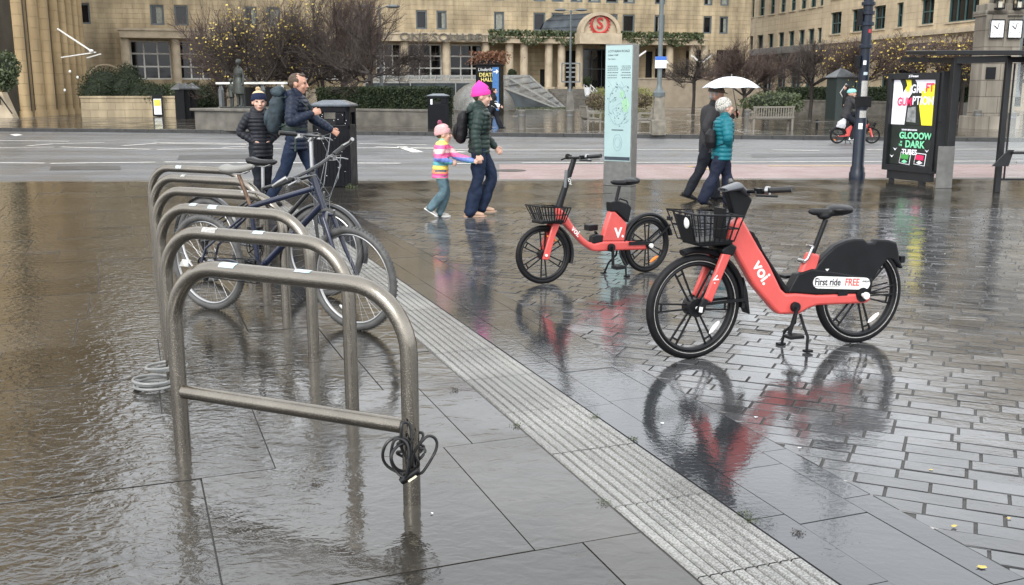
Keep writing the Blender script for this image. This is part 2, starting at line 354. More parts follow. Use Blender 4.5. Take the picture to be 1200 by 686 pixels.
# joint bed under the near plaza
sheet('paving_bed', [(-80,-12),(80,-12),k1.xy,k0.xy], -.006, M['joint'])
def tiles(name, m, e1, e2, rows, seg, bounds, z=0, gap=.004, tilt=0.0, bev=.004, dz=.001, zfun=None):
    """individual stones: rows along e2 (start, end), seg() gives stone lengths along e1; bounds = half planes in xy"""
    mb = MB(); bm = mb.bm
    for (r0, r1) in rows:
        a = seg('start')
        while a < seg('end'):
            b = a + seg('len')
            poly = [(a+gap, r0+gap), (b-gap, r0+gap), (b-gap, r1-gap), (a+gap, r1-gap)]
            pw = [tuple(e1*p[0]+e2*p[1]) for p in poly]
            a = b
            c = clip(pw, bounds)
            if len(c) < 3: continue
            ar = abs(sum(c[i-1][0]*c[i][1]-c[i][0]*c[i-1][1] for i in range(len(c))))/2
            if ar < .0012: continue
            cx = sum(p[0] for p in c)/len(c); cy = sum(p[1] for p in c)/len(c)
            tx, ty, hz = random.gauss(0, tilt), random.gauss(0, tilt), random.gauss(0, dz)
            top = [mb.v((p[0]+(cx-p[0])*min(.3, bev/ max(.02, math.hypot(cx-p[0], cy-p[1]))), p[1]+(cy-p[1])*min(.3, bev/max(.02, math.hypot(cx-p[0], cy-p[1]))), z+hz+(p[0]-cx)*tx+(p[1]-cy)*ty)) for p in c]
            low = [mb.v((p[0], p[1], z-.007)) for p in c]
            mb.f(top); n = len(c)
            for i in range(n): mb.f([low[i], low[(i+1)%n], top[(i+1)%n], top[i]])
    o = mb.build(name, m); tag(o, kind='structure'); return o
kn = Vector((-(kB-kA).y, (kB-kA).x)).normalized(); kd = kn.dot(kA.xy)
KB = .30                                  # kerb width
b_kerb = (kn.x, kn.y, kd-KB)
def seg_fn(start, end, lo, hi):
    return lambda k: {'start': start+random.uniform(-hi, 0), 'end': end, 'len': random.uniform(lo, hi)}[k]
# slabs on the left of the tactile strip
ujoints = [-1.2,.1,1.1,2.0,2.97,4.05,4.98,5.67,6.55,7.35,8.3,9.0,9.9,10.6,11.5,12.3,13.2,14,15,15.8,16.7,17.5,18.4,19.3,20.2,21.2,22.2,23.2]
random.seed(11)
tiles('slab_paving', M['slab'], VV, U, list(zip(ujoints, ujoints[1:])), seg_fn(-16, 1.7, .62, 1.15),
      [(VV.x, VV.y, 1.61), b_kerb], dz=.0008, tilt=.0012, gap=.0022, bev=.0015)
# tactile strip: corduroy bars along the strip
mb = MB(); s0, s1 = 1.618, 2.022; n = 9; pitch = (s1-s0)/n
a = -1.0
while a < 18.2:
    b = a + .6
    def pt(u_, v_, z): q = U*u_ + VV*v_; return (q.x, q.y, z)
    hz = random.gauss(0, .001)
    for i in range(n):
        v0 = s0 + i*pitch; gz = -.005; prof = [(v0+.006, gz), (v0+.011, 0.0015), (v0+pitch-.004, 0.0015), (v0+pitch-.001, gz-.002)]
        for (x0, z0), (x1, z1) in zip(prof, prof[1:]):
            mb.poly([pt(a+.003, x0, z0+hz), pt(b-.003, x0, z0+hz), pt(b-.003, x1, z1+hz), pt(a+.003, x1, z1+hz)])
    a = b
o = mb.build('tactile_paving', M['strip']); tag(o, kind='structure')
b_far = (kn.x, kn.y, kd-KB)
BLK = (kn.x, kn.y, kd-4.6)
tiles('granite_course', M['course'], U, VV, [(2.028, 2.185), (2.185, 2.485), (2.485, 2.61)], seg_fn(-3, 19, .45, .9), [b_kerb], dz=.0006, tilt=.0006, gap=.0012, bev=.0015)
# far band of slabs between the blocks and the kerb
tiles('slab_band', M['slab'], VV, U, [(-8+i*.62, -8+(i+1)*.62) for i in range(52)], seg_fn(-4, 26, .55, 1.0),
      [(-VV.x, -VV.y, -2.612), b_kerb, (-kn.x, -kn.y, -(kd-4.6))], dz=.0008, tilt=.0012)
# setts laid at 45 degrees
rows = [(-2+i*.112, -2+(i+1)*.112) for i in range(150)]
tiles('block_paving', M['block'], W45, N45, rows, seg_fn(-5, 16, .17, .31),
      [(-VV.x, -VV.y, -2.612), BLK, (-kn.x, -kn.y, 4)], gap=.0045, tilt=.008, dz=.0014, bev=.003)
# near kerb
mb = MB(); q = k0
L = (k1-k0).length; t_ = 0
n3 = Vector((kn.x, kn.y, 0))
while t_ < L:
    a_, b_ = k0+rd*(t_+.004), k0+rd*(min(L, t_+.9)-.004); t_ += .9
    i0, i1 = a_-n3*(KB-.004), b_-n3*(KB-.004)
    mb.poly([i0, i1, b_-n3*.02, a_-n3*.02]); mb.poly([a_-n3*.02, b_-n3*.02, b_-Vector((0,0,.025)), a_-Vector((0,0,.025))])
    mb.poly([a_-Vector((0,0,.025)), b_-Vector((0,0,.025)), b_-Vector((0,0,.12)), a_-Vector((0,0,.12))])
tag(mb.build('kerb', M['kerb']), kind='structure')
# far kerb and pavement
fn = Vector((-(fB-fA).y, (fB-fA).x, 0)).normalized()
mb = MB(); L = (f1-f0).length; t_ = 0
while t_ < L:
    a_, b_ = f0+fd*(t_+.006), f0+fd*(min(L, t_+1.0)-.006); t_ += 1.0
    mb.mi = 1; mb.poly([a_-Vector((0,0,.11)), b_-Vector((0,0,.11)), b_+Vector((0,0,.03)), a_+Vector((0,0,.03))])
    mb.mi = 0; mb.poly([a_+Vector((0,0,.03)), b_+Vector((0,0,.03)), b_+fn*.35+Vector((0,0,.03)), a_+fn*.35+Vector((0,0,.03))])
tag(mb.build('kerb', [M['kerb'], M['kerbface']]), kind='structure')
sheet('pavement_bed', [f0.xy, f1.xy, (260, 320), (-260, 320)], .012, M['joint'])
fdd = fn.dot(f0)
random.seed(5)
e1 = Vector((fd.x, fd.y)); e2 = Vector((fn.x, fn.y))
tiles('pavement', M['far_pave'], e1, e2, [(fdd+.36+i*1.25, fdd+.36+(i+1)*1.25) for i in range(70)], seg_fn(-90, 90, 1.6, 3.2), [(0,1,150)], z=.025, gap=.015, bev=.01, tilt=.0015)
# red bus lane and painted lines, on the carriageway
def roadpt(px, py, z): return G(px, py, z)
def band(name, p0, p1, h0, h1, z, m):    # band between lines through pixels
    a, b = G(*p0, z), G(*p1, z); mb = MB()
    mb.poly([a, b, G(p1[0], p1[1]-h1, z), G(p0[0], p0[1]-h0, z)]); tag(mb.build(name, m), kind='structure')
band('bus_lane', (585, 214.3), (1700, 210), 21.5, 17, -.096, M['redlane'])
mb = MB()
def line(p0, p1, wd=.15, z=-.091):
    a, b = G(*p0, z), G(*p1, z); d = (b-a); nn = Vector((-d.y, d.x, 0)).normalized()*wd/2
    k = max(1, int(d.length/2))
    mb.poly([a-nn, b-nn, b+nn, a+nn])
for p0, p1 in [((-60,190.6),(52,191.3)),((59,191.6),(182,190.2)),((192,190),(300,191)),((330,191),(470,191.5)),
               ((-80,173.5),(64,172.6)),((71,172.3),(176,175.2)),((184,175.4),(290,174)),((300,174),(330,174.4)),((-80,164),(81,165.8)),
               ((32,171),(62,168.8)),((62,168.8),(122,167.2)),((144,171),(185,168)),((185,168),(289,169.6)),((180,167),(330,169)),((260,173),(300,171)),
               ((405,173.6),(520,173.2)),((420,168.6),(500,170)),((440,172.2),(560,176.2)),((560,176),(690,176))]:
    line(p0, p1)
for p0, p1 in [((612,191),(1700,187)),((640,175.8),(822,175.6)),((905,175.8),(960,176.8)),((1015,175.4),(1300,174.6))]: line(p0, p1, .12)
line((470, 172), (490, 178.6), .3); line((517,176.8),(545,178.5),.25); line((530,191.8),(575,192.2),.14); line((812,195.6),(826,198),.12)
mb.poly([G(11,157.9,-.091), G(18,159.6,-.091), G(27,158.4,-.091), G(20,157,-.091)])
mb.poly([G(28,152.4,-.091), G(38,154,-.091), G(42,152.6,-.091), G(33,151.6,-.091)])
tag(mb.build('road_marking', M['paint']), kind='structure')
mb = MB()
line((806,194.8),(840,199.2),.14); line((900,194.5),(1010,194.2),.12)
tag(mb.build('road_marking', M['ypaint']), kind='structure')
# worn patches and covers in the carriageway
for q, m_ in (([(560,186),(700,184.5),(704,187.5),(562,189)],'patch_asphalt'),([(210,182),(300,181),(302,186),(208,187)],'patch_asphalt'),([(880,181),(1010,180),(1014,183),(882,184.5)],'patch_asphalt'),([(60,195),(140,194.6),(142,199),(58,199.5)],'patch_asphalt')):
    mb = MB(); mb.poly([G(x, y, -.094) for x, y in q]); tag(mb.build('road_patch', mat(m_, (.045,.047,.05), .35, var=.3, vscale=5, bump=.003, bscale=80)), kind='structure')
for px, py, lab in ((598, 200, 'round iron cover in the carriageway near the red lane'), (236, 196, 'round iron cover in the carriageway left of the parked bikes')):
    c = G(px, py, -.093); t = MB(); t.lathe([(.32,0),(.32,.003),(.28,.004),(.0,.004)], 28); o = t.build('manhole_cover', mat('cast_iron', (.03,.028,.026), .4, metal=.6, var=.3, bump=.004, bscale=22)); o.location = c; tag(o, lab, 'manhole cover')
# ================================================================ BUILDINGS
def wall_grid(mb, W, z0, z1, holes, th=.35, y=0, u0=0):
    """front face at local y, with real openings (u0,u1,za,zb) and reveals going back by th"""
    xs = sorted(set([u0, W]+[h[0] for h in holes]+[h[1] for h in holes])); zs = sorted(set([z0, z1]+[h[2] for h in holes]+[h[3] for h in holes]))
    xs = [x for x in xs if u0 <= x <= W]; zs = [z for z in zs if z0 <= z <= z1]
    def inh(x, z): return any(h[0] < x < h[1] and h[2] < z < h[3] for h in holes)
    for za, zb in zip(zs, zs[1:]):
        run = None
        for xa, xb in zip(xs, xs[1:]):
            if inh((xa+xb)/2, (za+zb)/2):
                if run is not None: mb.poly([(run, y, za), (xa, y, za), (xa, y, zb), (run, y, zb)]); run = None
            elif run is None: run = xa
        if run is not None: mb.poly([(run, y, za), (xs[-1], y, za), (xs[-1], y, zb), (run, y, zb)])
    for a, b, c, d in holes:
        mb.poly([(a,y,c),(b,y,c),(b,y+th,c),(a,y+th,c)]); mb.poly([(a,y,d),(b,y,d),(b,y+th,d),(a,y+th,d)])
        mb.poly([(a,y,c),(a,y,d),(a,y+th,d),(a,y+th,c)]); mb.poly([(b,y,c),(b,y,d),(b,y+th,d),(b,y+th,c)])
def window(root, a, b, c, d, y, mframe, nx=1, nz=1, fw=.09, ledge=None, mglass=None, curtain=0, bar=.05):
    mb = MB()
    mb.bx(a, a+fw, y-.06, y+.06, c, d); mb.bx(b-fw, b, y-.06, y+.06, c, d); mb.bx(a+fw, b-fw, y-.06, y+.06, c, c+fw); mb.bx(a+fw, b-fw, y-.06, y+.06, d-fw, d)
    for i in range(1, nx): x = a+(b-a)*i/nx; mb.bx(x-bar/2, x+bar/2, y-.04, y+.04, c+fw, d-fw)
    for i in range(1, nz):
        z = c+(d-c)*i/nz
        for j in range(nx):
            xa = a+(b-a)*j/nx + (bar/2 if j else fw); xb = a+(b-a)*(j+1)/nx - (bar/2 if j < nx-1 else fw)
            mb.bx(xa, xb, y-.04, y+.04, z-bar/2, z+bar/2)
    f = mb.build('window', mframe, root)
    g = MB(); g.bx(a+fw*.5, b-fw*.5, y+.062, y+.075, c+fw*.5, d-fw*.5)
    g.build('pane', mglass or M['glass'], f)
    if curtain:
        g = MB(); w_ = (b-a)*curtain; n = 8
        pts = [(b-fw-w_*i/n, y+.052-.012*(i % 2)) for i in range(n+1)]
        for p, q in zip(pts, pts[1:]): g.poly([(p[0], p[1], c+fw), (q[0], q[1], c+fw), (q[0], q[1], d-fw), (p[0], p[1], d-fw)])
        g.build('curtain', M['curtain'], f)
    if ledge:
        g = MB(); g.bx(a-.1, b+.1, y-.40, y-.07, c-.12, c-.005); g.build('sill', ledge, f)
    return f
M['curtain'] = mat('curtain_cloth', (.22,.23,.2), .8, var=.3, vscale=4)
M['lead'] = mat('lead_roof', (.07,.085,.10), .4, var=.4, vscale=1.2, metal=.3)
M['warm'] = mat('dim_interior', (.06,.035,.02), .7, var=.6, vscale=1)
# ---- hotel
hA = Vector((XD(60, 84), 84, 0)); hB = Vector((XD(876, 101), 101, 0))
hang = math.atan2(hB.y-hA.y, hB.x-hA.x); HW = (hB-hA).length
hotel = thing('hotel', 'long pale sandstone hotel with small blue framed windows and an arched red-crest entrance', 'hotel', hA, hang)
_hn = Vector((math.sin(hang), -math.cos(hang), 0))
def hu(px, off=0.0): return V(hA+_hn*off, hB+_hn*off, px, 60)[0]
cols = [(94,109),(179,195),(207,223),(289,303),(315,330),(393,405),(417,429),(488,501),(512,524),(579,591),(625,639),(646,660),(668,682),(688,703),(709,723),(729,743),(766,778),(823,833),(842,852)]
holes = []; wins = []
z1w, z0w = 8.35, 6.72
for r in range(3):
    for i, (p0, p1) in enumerate(cols):
        a, b = hu(p0), hu(p1); c, d = z0w+2.62*r, z1w+2.62*r
        if 668 <= p0 <= 703 and r == 0: continue
        holes.append((a, b, c, d)); wins.append((a, b, c, d, (i+r) % 5))
gl = []     # ground-floor grid windows, by pixel
for p0, p1 in [(152,200),(209,250),(262,300),(337,362),(372,402),(440,470),(478,518),(527,566)]: gl.append((hu(p0), hu(p1), 2.3, 5.45))
ent = [(hu(683), hu(718), 1.5, 5.2), (hu(633), hu(642), 1.5, 3.3), (hu(663), hu(675), 1.5, 5.0), (hu(757), hu(765), 1.7, 5), (hu(768), hu(790), 2.4, 5.3), (hu(804), hu(832), 2.5, 5.2), (hu(840), hu(868), 2.5, 5.2)]
mb = MB(); wall_grid(mb, HW, 0, 24, holes+gl+ent, .4, u0=-16); mb.bx(-16, HW, .42, 14, 0, 23.99)
mb.bx(HW, HW+.001, 0, .42, 0, 24)
wall = mb.build('wall', M['sand'], hotel)
mb = MB()
for p in (148, 205, 403, 531, 607, 617, 785, 862): u_ = hu(p); mb.bx(u_-.05, u_+.05, -.06, -.002, 6.4, 24)   # drain joints
for z in (11.6, 16.8, 22): mb.bx(-16, HW, -.09, -.003, z, z+.16)
mb.build('string_course', M['sand'], hotel)
for a, b, c, d, k in wins: window(hotel, a, b, c, d, .14, M['winframe'], 1, 1, .14, curtain=(0,.45,0,.3,.6)[k])
for a, b, c, d in gl: window(hotel, a, b, c, d, .2, M['whiteframe'], 3, 3, .12, bar=.12)
a, b, c, d = ent[0]; window(hotel, a, b, c, d, .25, M['winframe'], 3, 2, .12, mglass=M['glass'])
for e in ent[1:4]: window(hotel, *e, .25, M['blackmetal'], 1, 1, .06, mglass=M['dark'])
for e in ent[4:]: window(hotel, *e, .25, M['winframe'], 3, 2, .08, mglass=M['glass'])
mb = MB()      # flat roofed colonnade in front
def cyl_(px, z0=1.5, z1=5.52, r=.36, y=-2.2): x = hu(px, -y); return (x, y, z0), (x, y, z1), r
mb.bx(hu(141,2.9), hu(572,2.9), -2.9, -.005, 5.55, 6.12); mb.bx(hu(139,2.9), hu(573,2.9), -3.0, .0-.006, 6.12, 6.3)
mb.build('colonnade_roof', M['trim'], hotel)
mb = MB(); mb.bx(hu(573,2.9)+.02, hu(826,2.9), -2.9, -.005, 5.5, 5.95); mb.bx(hu(573,2.9)+.03, hu(830,2.9), -3.0, -.006, 5.95, 6.08); mb.build('balcony', M['trim'], hotel)
for px in (147, 206, 303, 407, 474, 523, 569, 597, 614, 643, 658, 679, 727, 742, 785, 812, 826):
    mb = MB(); a, b, r = cyl_(px); mb.cyl(a, b, r, r, 14); mb.bx(a[0]-.45, a[0]+.45, -2.65, -1.75, 1.35, 1.7); mb.build('column', M['trim'], hotel, smooth=True)
# entrance vault with crest
xc = (hu(680,4.3)+hu(727,4.3))/2; rw = (hu(727,4.3)-hu(680,4.3))/2; zb = 6.05
mb = MB()
for r0, r1, y0, y1 in ((rw*.84, rw, -4.3, -3.2),):
    n = 20
    for i in range(n):
        a0, a1 = PI*i/n, PI*(i+1)/n
        pts = [(xc+r*math.cos(a), z) for r, a, z in ((r0,a0,zb+.35+r0*.95*math.sin(a0)),(r1,a0,zb+.35+r1*.95*math.sin(a0)),(r1,a1,zb+.35+r1*.95*math.sin(a1)),(r0,a1,zb+.35+r0*.95*math.sin(a1)))]
        mb.prism(pts, y0, y1)
mb.bx(xc-rw-.1, xc+rw+.1, -4.4, -3.1, zb-.6, zb+.33)
mb.build('entrance_arch', M['trim'], hotel)
mb = MB(); mb.prism([(xc+rw*.83*math.cos(PI*i/20), zb+.34+rw*.8*math.sin(PI*i/20)) for i in range(21)], -4.0, -3.5); mb.build('tympanum', M['trim'], hotel)
mb = MB(); n = 20
pts0 = [(xc+rw*.98*math.cos(PI*i/n), zb+.34+rw*.93*math.sin(PI*i/n)) for i in range(n+1)]
dxr = -2.4
for p, q in zip(pts0, pts0[1:]): mb.poly([(p[0], -3.2, p[1]), (q[0], -3.2, q[1]), (q[0]+dxr, -.01, q[1]), (p[0]+dxr, -.01, p[1])])
for i in range(3, n, 3):
    p = pts0[i]; mb.bar((p[0], -3.2, p[1]+.03), (p[0]+dxr, -.02, p[1]+.03), .08, .08)
mb.build('vault_roof', M['lead'], hotel)
M['crest'] = mat('red_crest', (.45,.03,.03), .5, var=.1)
mb = MB(); cz = zb+.34+rw*.42; mb.torus((xc, -4.05, cz), .78, .1, 32, 6); mb.build('crest_ring', M['crest'], hotel)
mb = MB()
for i in range(22):
    a = 2*PI*i/22+.1
    if abs(a-PI/2) < .3: continue
    mb.bar((xc+.8*math.cos(a), -4.05, cz+.8*math.sin(a)), (xc+1.0*math.cos(a+.2), -4.05, cz+1.0*math.sin(a+.2)), .1, .08)
mb.build('crest_leaves', M['crest'], hotel)
text('S', 1.35, M['crest'], hotel, frameM((xc, -4.06, cz), (1,0,0), (0,0,1)), 'crest_letter', .05, align='CENTER', bold=.02)
text('ONE SQUARE', .95, mat('sign_letters', (.12,.11,.09), .5), hotel, frameM((hu(468,3), -3.03, 5.88), (1,0,0), (0,0,1)), 'lettering', .04, sx=1.25)
text('RESTAURANT & BAR', .62, MATS['sign_letters'], hotel, frameM((hu(523,3), -3.03, 5.85), (1,0,0), (0,0,1)), 'lettering', .03, sx=.95)
# entrance steps
mb = MB()
for i in range(9): mb.bx(hu(655,6), hu(742,6), -7.6+i*.5, -2.95, .03+i*.165, .03+(i+1)*.165)
mb.build('steps', M['concrete'], hotel)
mb = MB(); mb.bx(-16, hu(655,6)-.01, -3.1, -.01, 0, 1.49); mb.bx(hu(742,6)+.01, HW, -3.1, -.01, 0, 1.49); mb.build('podium', M['beigewall'], hotel)
mb = MB()
for px in (693, 741):
    x = hu(px, 5)
    for dz in (.95, .5): mb.bar((x, -7.4, .1+dz), (x, -3.2, 1.5+dz), .06, .06)
    for i in range(6): y = -7.4+i*.84; mb.bx(x-.03, x+.03, y-.03, y+.03, .1+i*.28, 1.05+i*.28)
mb.build('handrail', M['whiteframe'], hotel)
# arched recess at the far left
mb = MB(); xa = (hu(100)+hu(144))/2; ra = (hu(144)-hu(100))/2
mb.torus((xa, -.03, 2.0), ra, .12, 20, 6, 0, PI); mb.build('blind_arch', M['trim'], hotel)
mb = MB(); mb.prism([(xa+ra*.97*math.cos(PI*i/16), 2.0+ra*.97*1.05*math.sin(PI*i/16)) for i in range(17)], -.12, -.02); mb.build('blind_arch_panel', M['sand'], hotel)
# white hanging struts and signs by the right-hand bar
for p, q in (((747,67),(757,60)),((775,66),(783,74)),((810,65),(820,73)),((822,73),(836,64))):
    a = P(p[0], p[1], 92); b = P(q[0], q[1], 92)
    ia = hotel.matrix_basis.inverted(); mb = MB(); mb.bar(ia@a, ia@b, .14, .14); mb.build('neon_strut', M['whiteframe'], hotel)
# square sign frame in front of the entrance
sg = thing('entrance_sign', 'open square grey metal sign beside the hotel entrance', 'sign', P(669, 80, 86)-Vector((0,0,P(669,80,86).z)))
mb = MB(); mb.torus((0,0,2.9), .1, .05)
mb.bm.free(); mb = MB()
for a, b in (((-.75,0,2.1),(.75,0,2.1)),((-.75,0,3.6),(.75,0,3.6)),((-.75,0,2.1),(-.75,0,3.6)),((.75,0,2.1),(.75,0,3.6)),((-.4,0,2.5),(.4,0,2.5)),((-.4,0,2.9),(.4,0,2.9)),((-.4,0,3.25),(.4,0,3.25)),((0,0,0),(0,0,2.1))): mb.bar(a, b, .12, .12)
mb.build('sign_frame', M['greymetal'], sg)
# foliage along the balcony
def leaf_cloud(mb, pts_fn, n, size, flat=.6):
    for _ in range(n):
        p = Vector(pts_fn()); s = size*random.uniform(.6, 1.4)
        a = Vector((random.gauss(0,1), random.gauss(0,1), random.gauss(0,flat))).normalized(); b = a.orthogonal().normalized()
        b = (Matrix.Rotation(random.uniform(0, 2*PI), 3, a) @ b)
        c = a.cross(b)*.5*s; b = b*s
        mb.poly([p-b*.5, p+c*.6, p+b*.5, p-c*.6])
mb = MB(); u0_, u1_ = hu(573,3), hu(824,3)
leaf_cloud(mb, lambda: (lambda x: (x, random.uniform(-3.15,-2.4), 6.1+random.uniform(-.75*abs(math.sin(x*.9)), .5)))(random.uniform(u0_, u1_)), 5200, .28)
ivy = mb.build('ivy', M['foil2']); ivy.location = hotel.location; ivy.rotation_euler = hotel.rotation_euler
tag(ivy, 'green creeper spilling over the whole hotel balcony edge', 'creeper')
# ---- exchange building (right)
eA = Vector((22.9, 141, 0)); eM = Vector((30.5, 100, 0)); eB = Vector((39.5, 51.5, 0))
exch = thing('office_building', 'cream stone office block with green framed windows on the right', 'building', eA, math.atan2(eM.y-eA.y, eM.x-eA.x))
EW = (eM-eA).length; EW2 = (eB-eA).length
def eu(px, py): return V(eA, eM, px, py)
holes = []; wn = []
up = [(879.5,883,13,31),(888.5,895,11,31),(901,907,9,29.5),(913,919.5,8,28.5),(925,931.5,6,27.5),(937,943.5,4,26.5),(948,955,2,25),(959,963.5,0,24)]
for p0, p1, y0, y1 in up:
    a, zt = eu(p0, y0); b, zb_ = eu(p1, y1); pm = (p0+p1)/2
    zt = eu(pm, y0)[1]; zb_ = eu(pm, y1)[1]; a, b = a+.1, b
    for k, (za, zz) in enumerate(((9.45, 12.1), (5.9, 7.4), (13.6, 16.0))):
        h = (a, b, za, zz); holes.append(h); wn.append(h+(2, 1 if k == 1 else 3))
lo = [(968,972.5),(972.5,985.4)]
for p0, p1 in [(972.5,985.4),(997,1012),(1022.5,1036.5),(1049,1057),(1077,1093)]:
    a = eu(p0, 30)[0]; b = eu(p1, 30)[0]
    for za, zz in ((6.65, 8.65), (9.9, 12.6), (14, 16)):
        h = (a, b, za, zz); holes.append(h); wn.append(h+(2, 2))
a, b = eu(1109, 20)[0], eu(1146, 20)[0]; h = (a, b, 6.6, 11.8); holes.append(h); wn.append(h+(4, 3))
for p0, p1 in [(1187,1198),(1205,1218),(1230,1245)]:
    a = eu(p0, 20)[0]; b = eu(p1, 20)[0]; h = (a, b, 6.6, 9.5); holes.append(h); wn.append(h+(2, 2))
for p0, p1 in [(893,905),(910,921),(926,938),(943,955)]: a, b = eu(p0, 80)[0], eu(p1, 80)[0]; h = (a, b, .6, 5.0); holes.append(h); wn.append(h+(2, 2))
for p0, p1 in [(972,1018),(1032,1086),(1098,1140),(1155,1200)]: a, b = eu(p0, 80)[0], eu(p1, 80)[0]; h = (a, b, .3, 5.0); holes.append(h); wn.append(h+(3, 2))
mb = MB(); wall_grid(mb, EW2, 0, 22, holes, .5, u0=-10); mb.bx(-10, EW2, .52, 16, 0, 21.99); mb.build('wall', M['sandR'], exch)
for a, b, c, d, nx, nz in wn: window(exch, a, b, c, d, .3, M['greenframe'], nx, nz, .10, ledge=M['trim'] if c > 5.5 else None, bar=.1)
mb = MB(); ua = eu(966, 50)[0]
mb.bx(ua, EW2, -.35, -.003, 5.75, 6.0); mb.bx(ua, EW2, -.25, -.003, 6.0, 6.15); mb.bx(-10, EW2, -.3, -.003, 12.9, 13.2)
mb.build('cornice', M['trim'], exch)
mb = MB(); mb.bx(-10, ua-.01, -1.6, -.003, 5.1, 5.75); mb.build('canopy', M['concrete'], exch)
for p0, p1 in [(969,1010),(1032,1057),(1065,1100)]:
    a, b = eu(p0, 62)[0], eu(p1, 62)[0]; mb = MB()
    mb.poly([(a,-.01,5.2),(b,-.01,5.2),(b,-1.3,4.3),(a,-1.3,4.3)]); mb.poly([(a,-1.3,4.3),(b,-1.3,4.3),(b,-1.3,4.0),(a,-1.3,4.0)]); mb.poly([(a,-.01,5.2),(a,-1.3,4.3),(a,-1.3,4.0),(a,-.01,4.0)])
    mb.build('awning', mat('dark_awning', (.045,.03,.035), .7), exch)
text('EXCHANGE CR', 1.1, mat('carved_letters', (.16,.12,.08), .8), exch, frameM((eu(1108,50)[0], -.02, 5.2), (1,0,0), (0,0,1)), 'lettering', .03)
# ---- columned building, far left
lp = [(31,137),(49,136),(61,135),(73,134),(81.5,133.3),(89,132.5),(95.5,132),(101,131.5)]
lc = [G(x, y+1.2) for x, y in lp]
colb = thing('columned_building', 'tall sandstone building with a row of round full-height columns at far left', 'building', lc[0])
o0 = lc[0]
for i, p in enumerate(lc):
    q = p-o0; mb = MB(); r = .27 if i < 3 else .24
    mb.cyl((q.x, q.y, .35), (q.x, q.y, 27), r, r, 16); mb.cyl((q.x, q.y, 0), (q.x, q.y, .35), r*1.35, r*1.2, 16)
    for z in (1.6, 6.3, 11, 16): mb.cyl((q.x, q.y, z), (q.x, q.y, z+.04), r*1.03, r*1.03, 16)
    mb.build('column', M['sandL'], colb, smooth=True)
mb = MB(); pts = [(p-o0)+Vector((-1.6 if i else -1.0, 1.2, 0)) for i, p in enumerate(lc)]
nl = Vector((-28, -16, 0)); pts2 = [nl]+[Vector((-1.4,.3,0))]+pts[1:]
for i, (p, q) in enumerate(zip(pts2, pts2[1:])):
    mb.poly([(p.x,p.y,0),(q.x,q.y,0),(q.x,q.y,27),(p.x,p.y,27)])
e = pts2[-1]; mb.poly([(e.x,e.y,0),(e.x-24,e.y+6,0),(e.x-24,e.y+6,27),(e.x,e.y,27)])
mb.poly([(p.x,p.y,27) for p in pts2]+[(e.x-24,e.y+6,27)])
mb.build('wall', M['sandL'], colb)
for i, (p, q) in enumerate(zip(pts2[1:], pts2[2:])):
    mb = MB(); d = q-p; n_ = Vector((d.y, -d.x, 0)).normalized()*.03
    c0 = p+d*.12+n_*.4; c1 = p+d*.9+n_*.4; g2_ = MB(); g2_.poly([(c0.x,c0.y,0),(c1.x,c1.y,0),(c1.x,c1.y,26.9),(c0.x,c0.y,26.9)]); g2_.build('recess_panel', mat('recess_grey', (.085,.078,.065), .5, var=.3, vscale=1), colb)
    for (a, b) in ((7.2, 11), (12, 16), (17, 21)):
        c0 = p+d*.28+n_; c1 = p+d*.8+n_; mb.poly([(c0.x,c0.y,a),(c1.x,c1.y,a),(c1.x,c1.y,b),(c0.x,c0.y,b)])
    mb.build('window', M['glass'], colb)
mb = MB()
for z in (0,): pass
p0 = P(67.5, 34, 57)-o0; p1 = P(107, 60, 55)-o0; p2 = P(72, 67.5, 57)-o0; p3 = P(112, 61.5, 55)-o0; p4 = P(118, 63.5, 57)-o0
mb.bar(p0, p1, .06, .06); mb.bar(p2, p3, .07, .06); mb.bar(p2+Vector((1,1,0)), p4, .06, .06); mb.ell(p1, (.12,.12,.09))
mb.build('entrance_canopy', M['whiteframe'], colb)
mb = MB()
for x, y in ((82,84),(91,91),(76,106)): mb.ell(P(x, y, 55)-o0, (.06,.06,.08))
mb.build('wall_lamp', M['whiteframe'], colb)
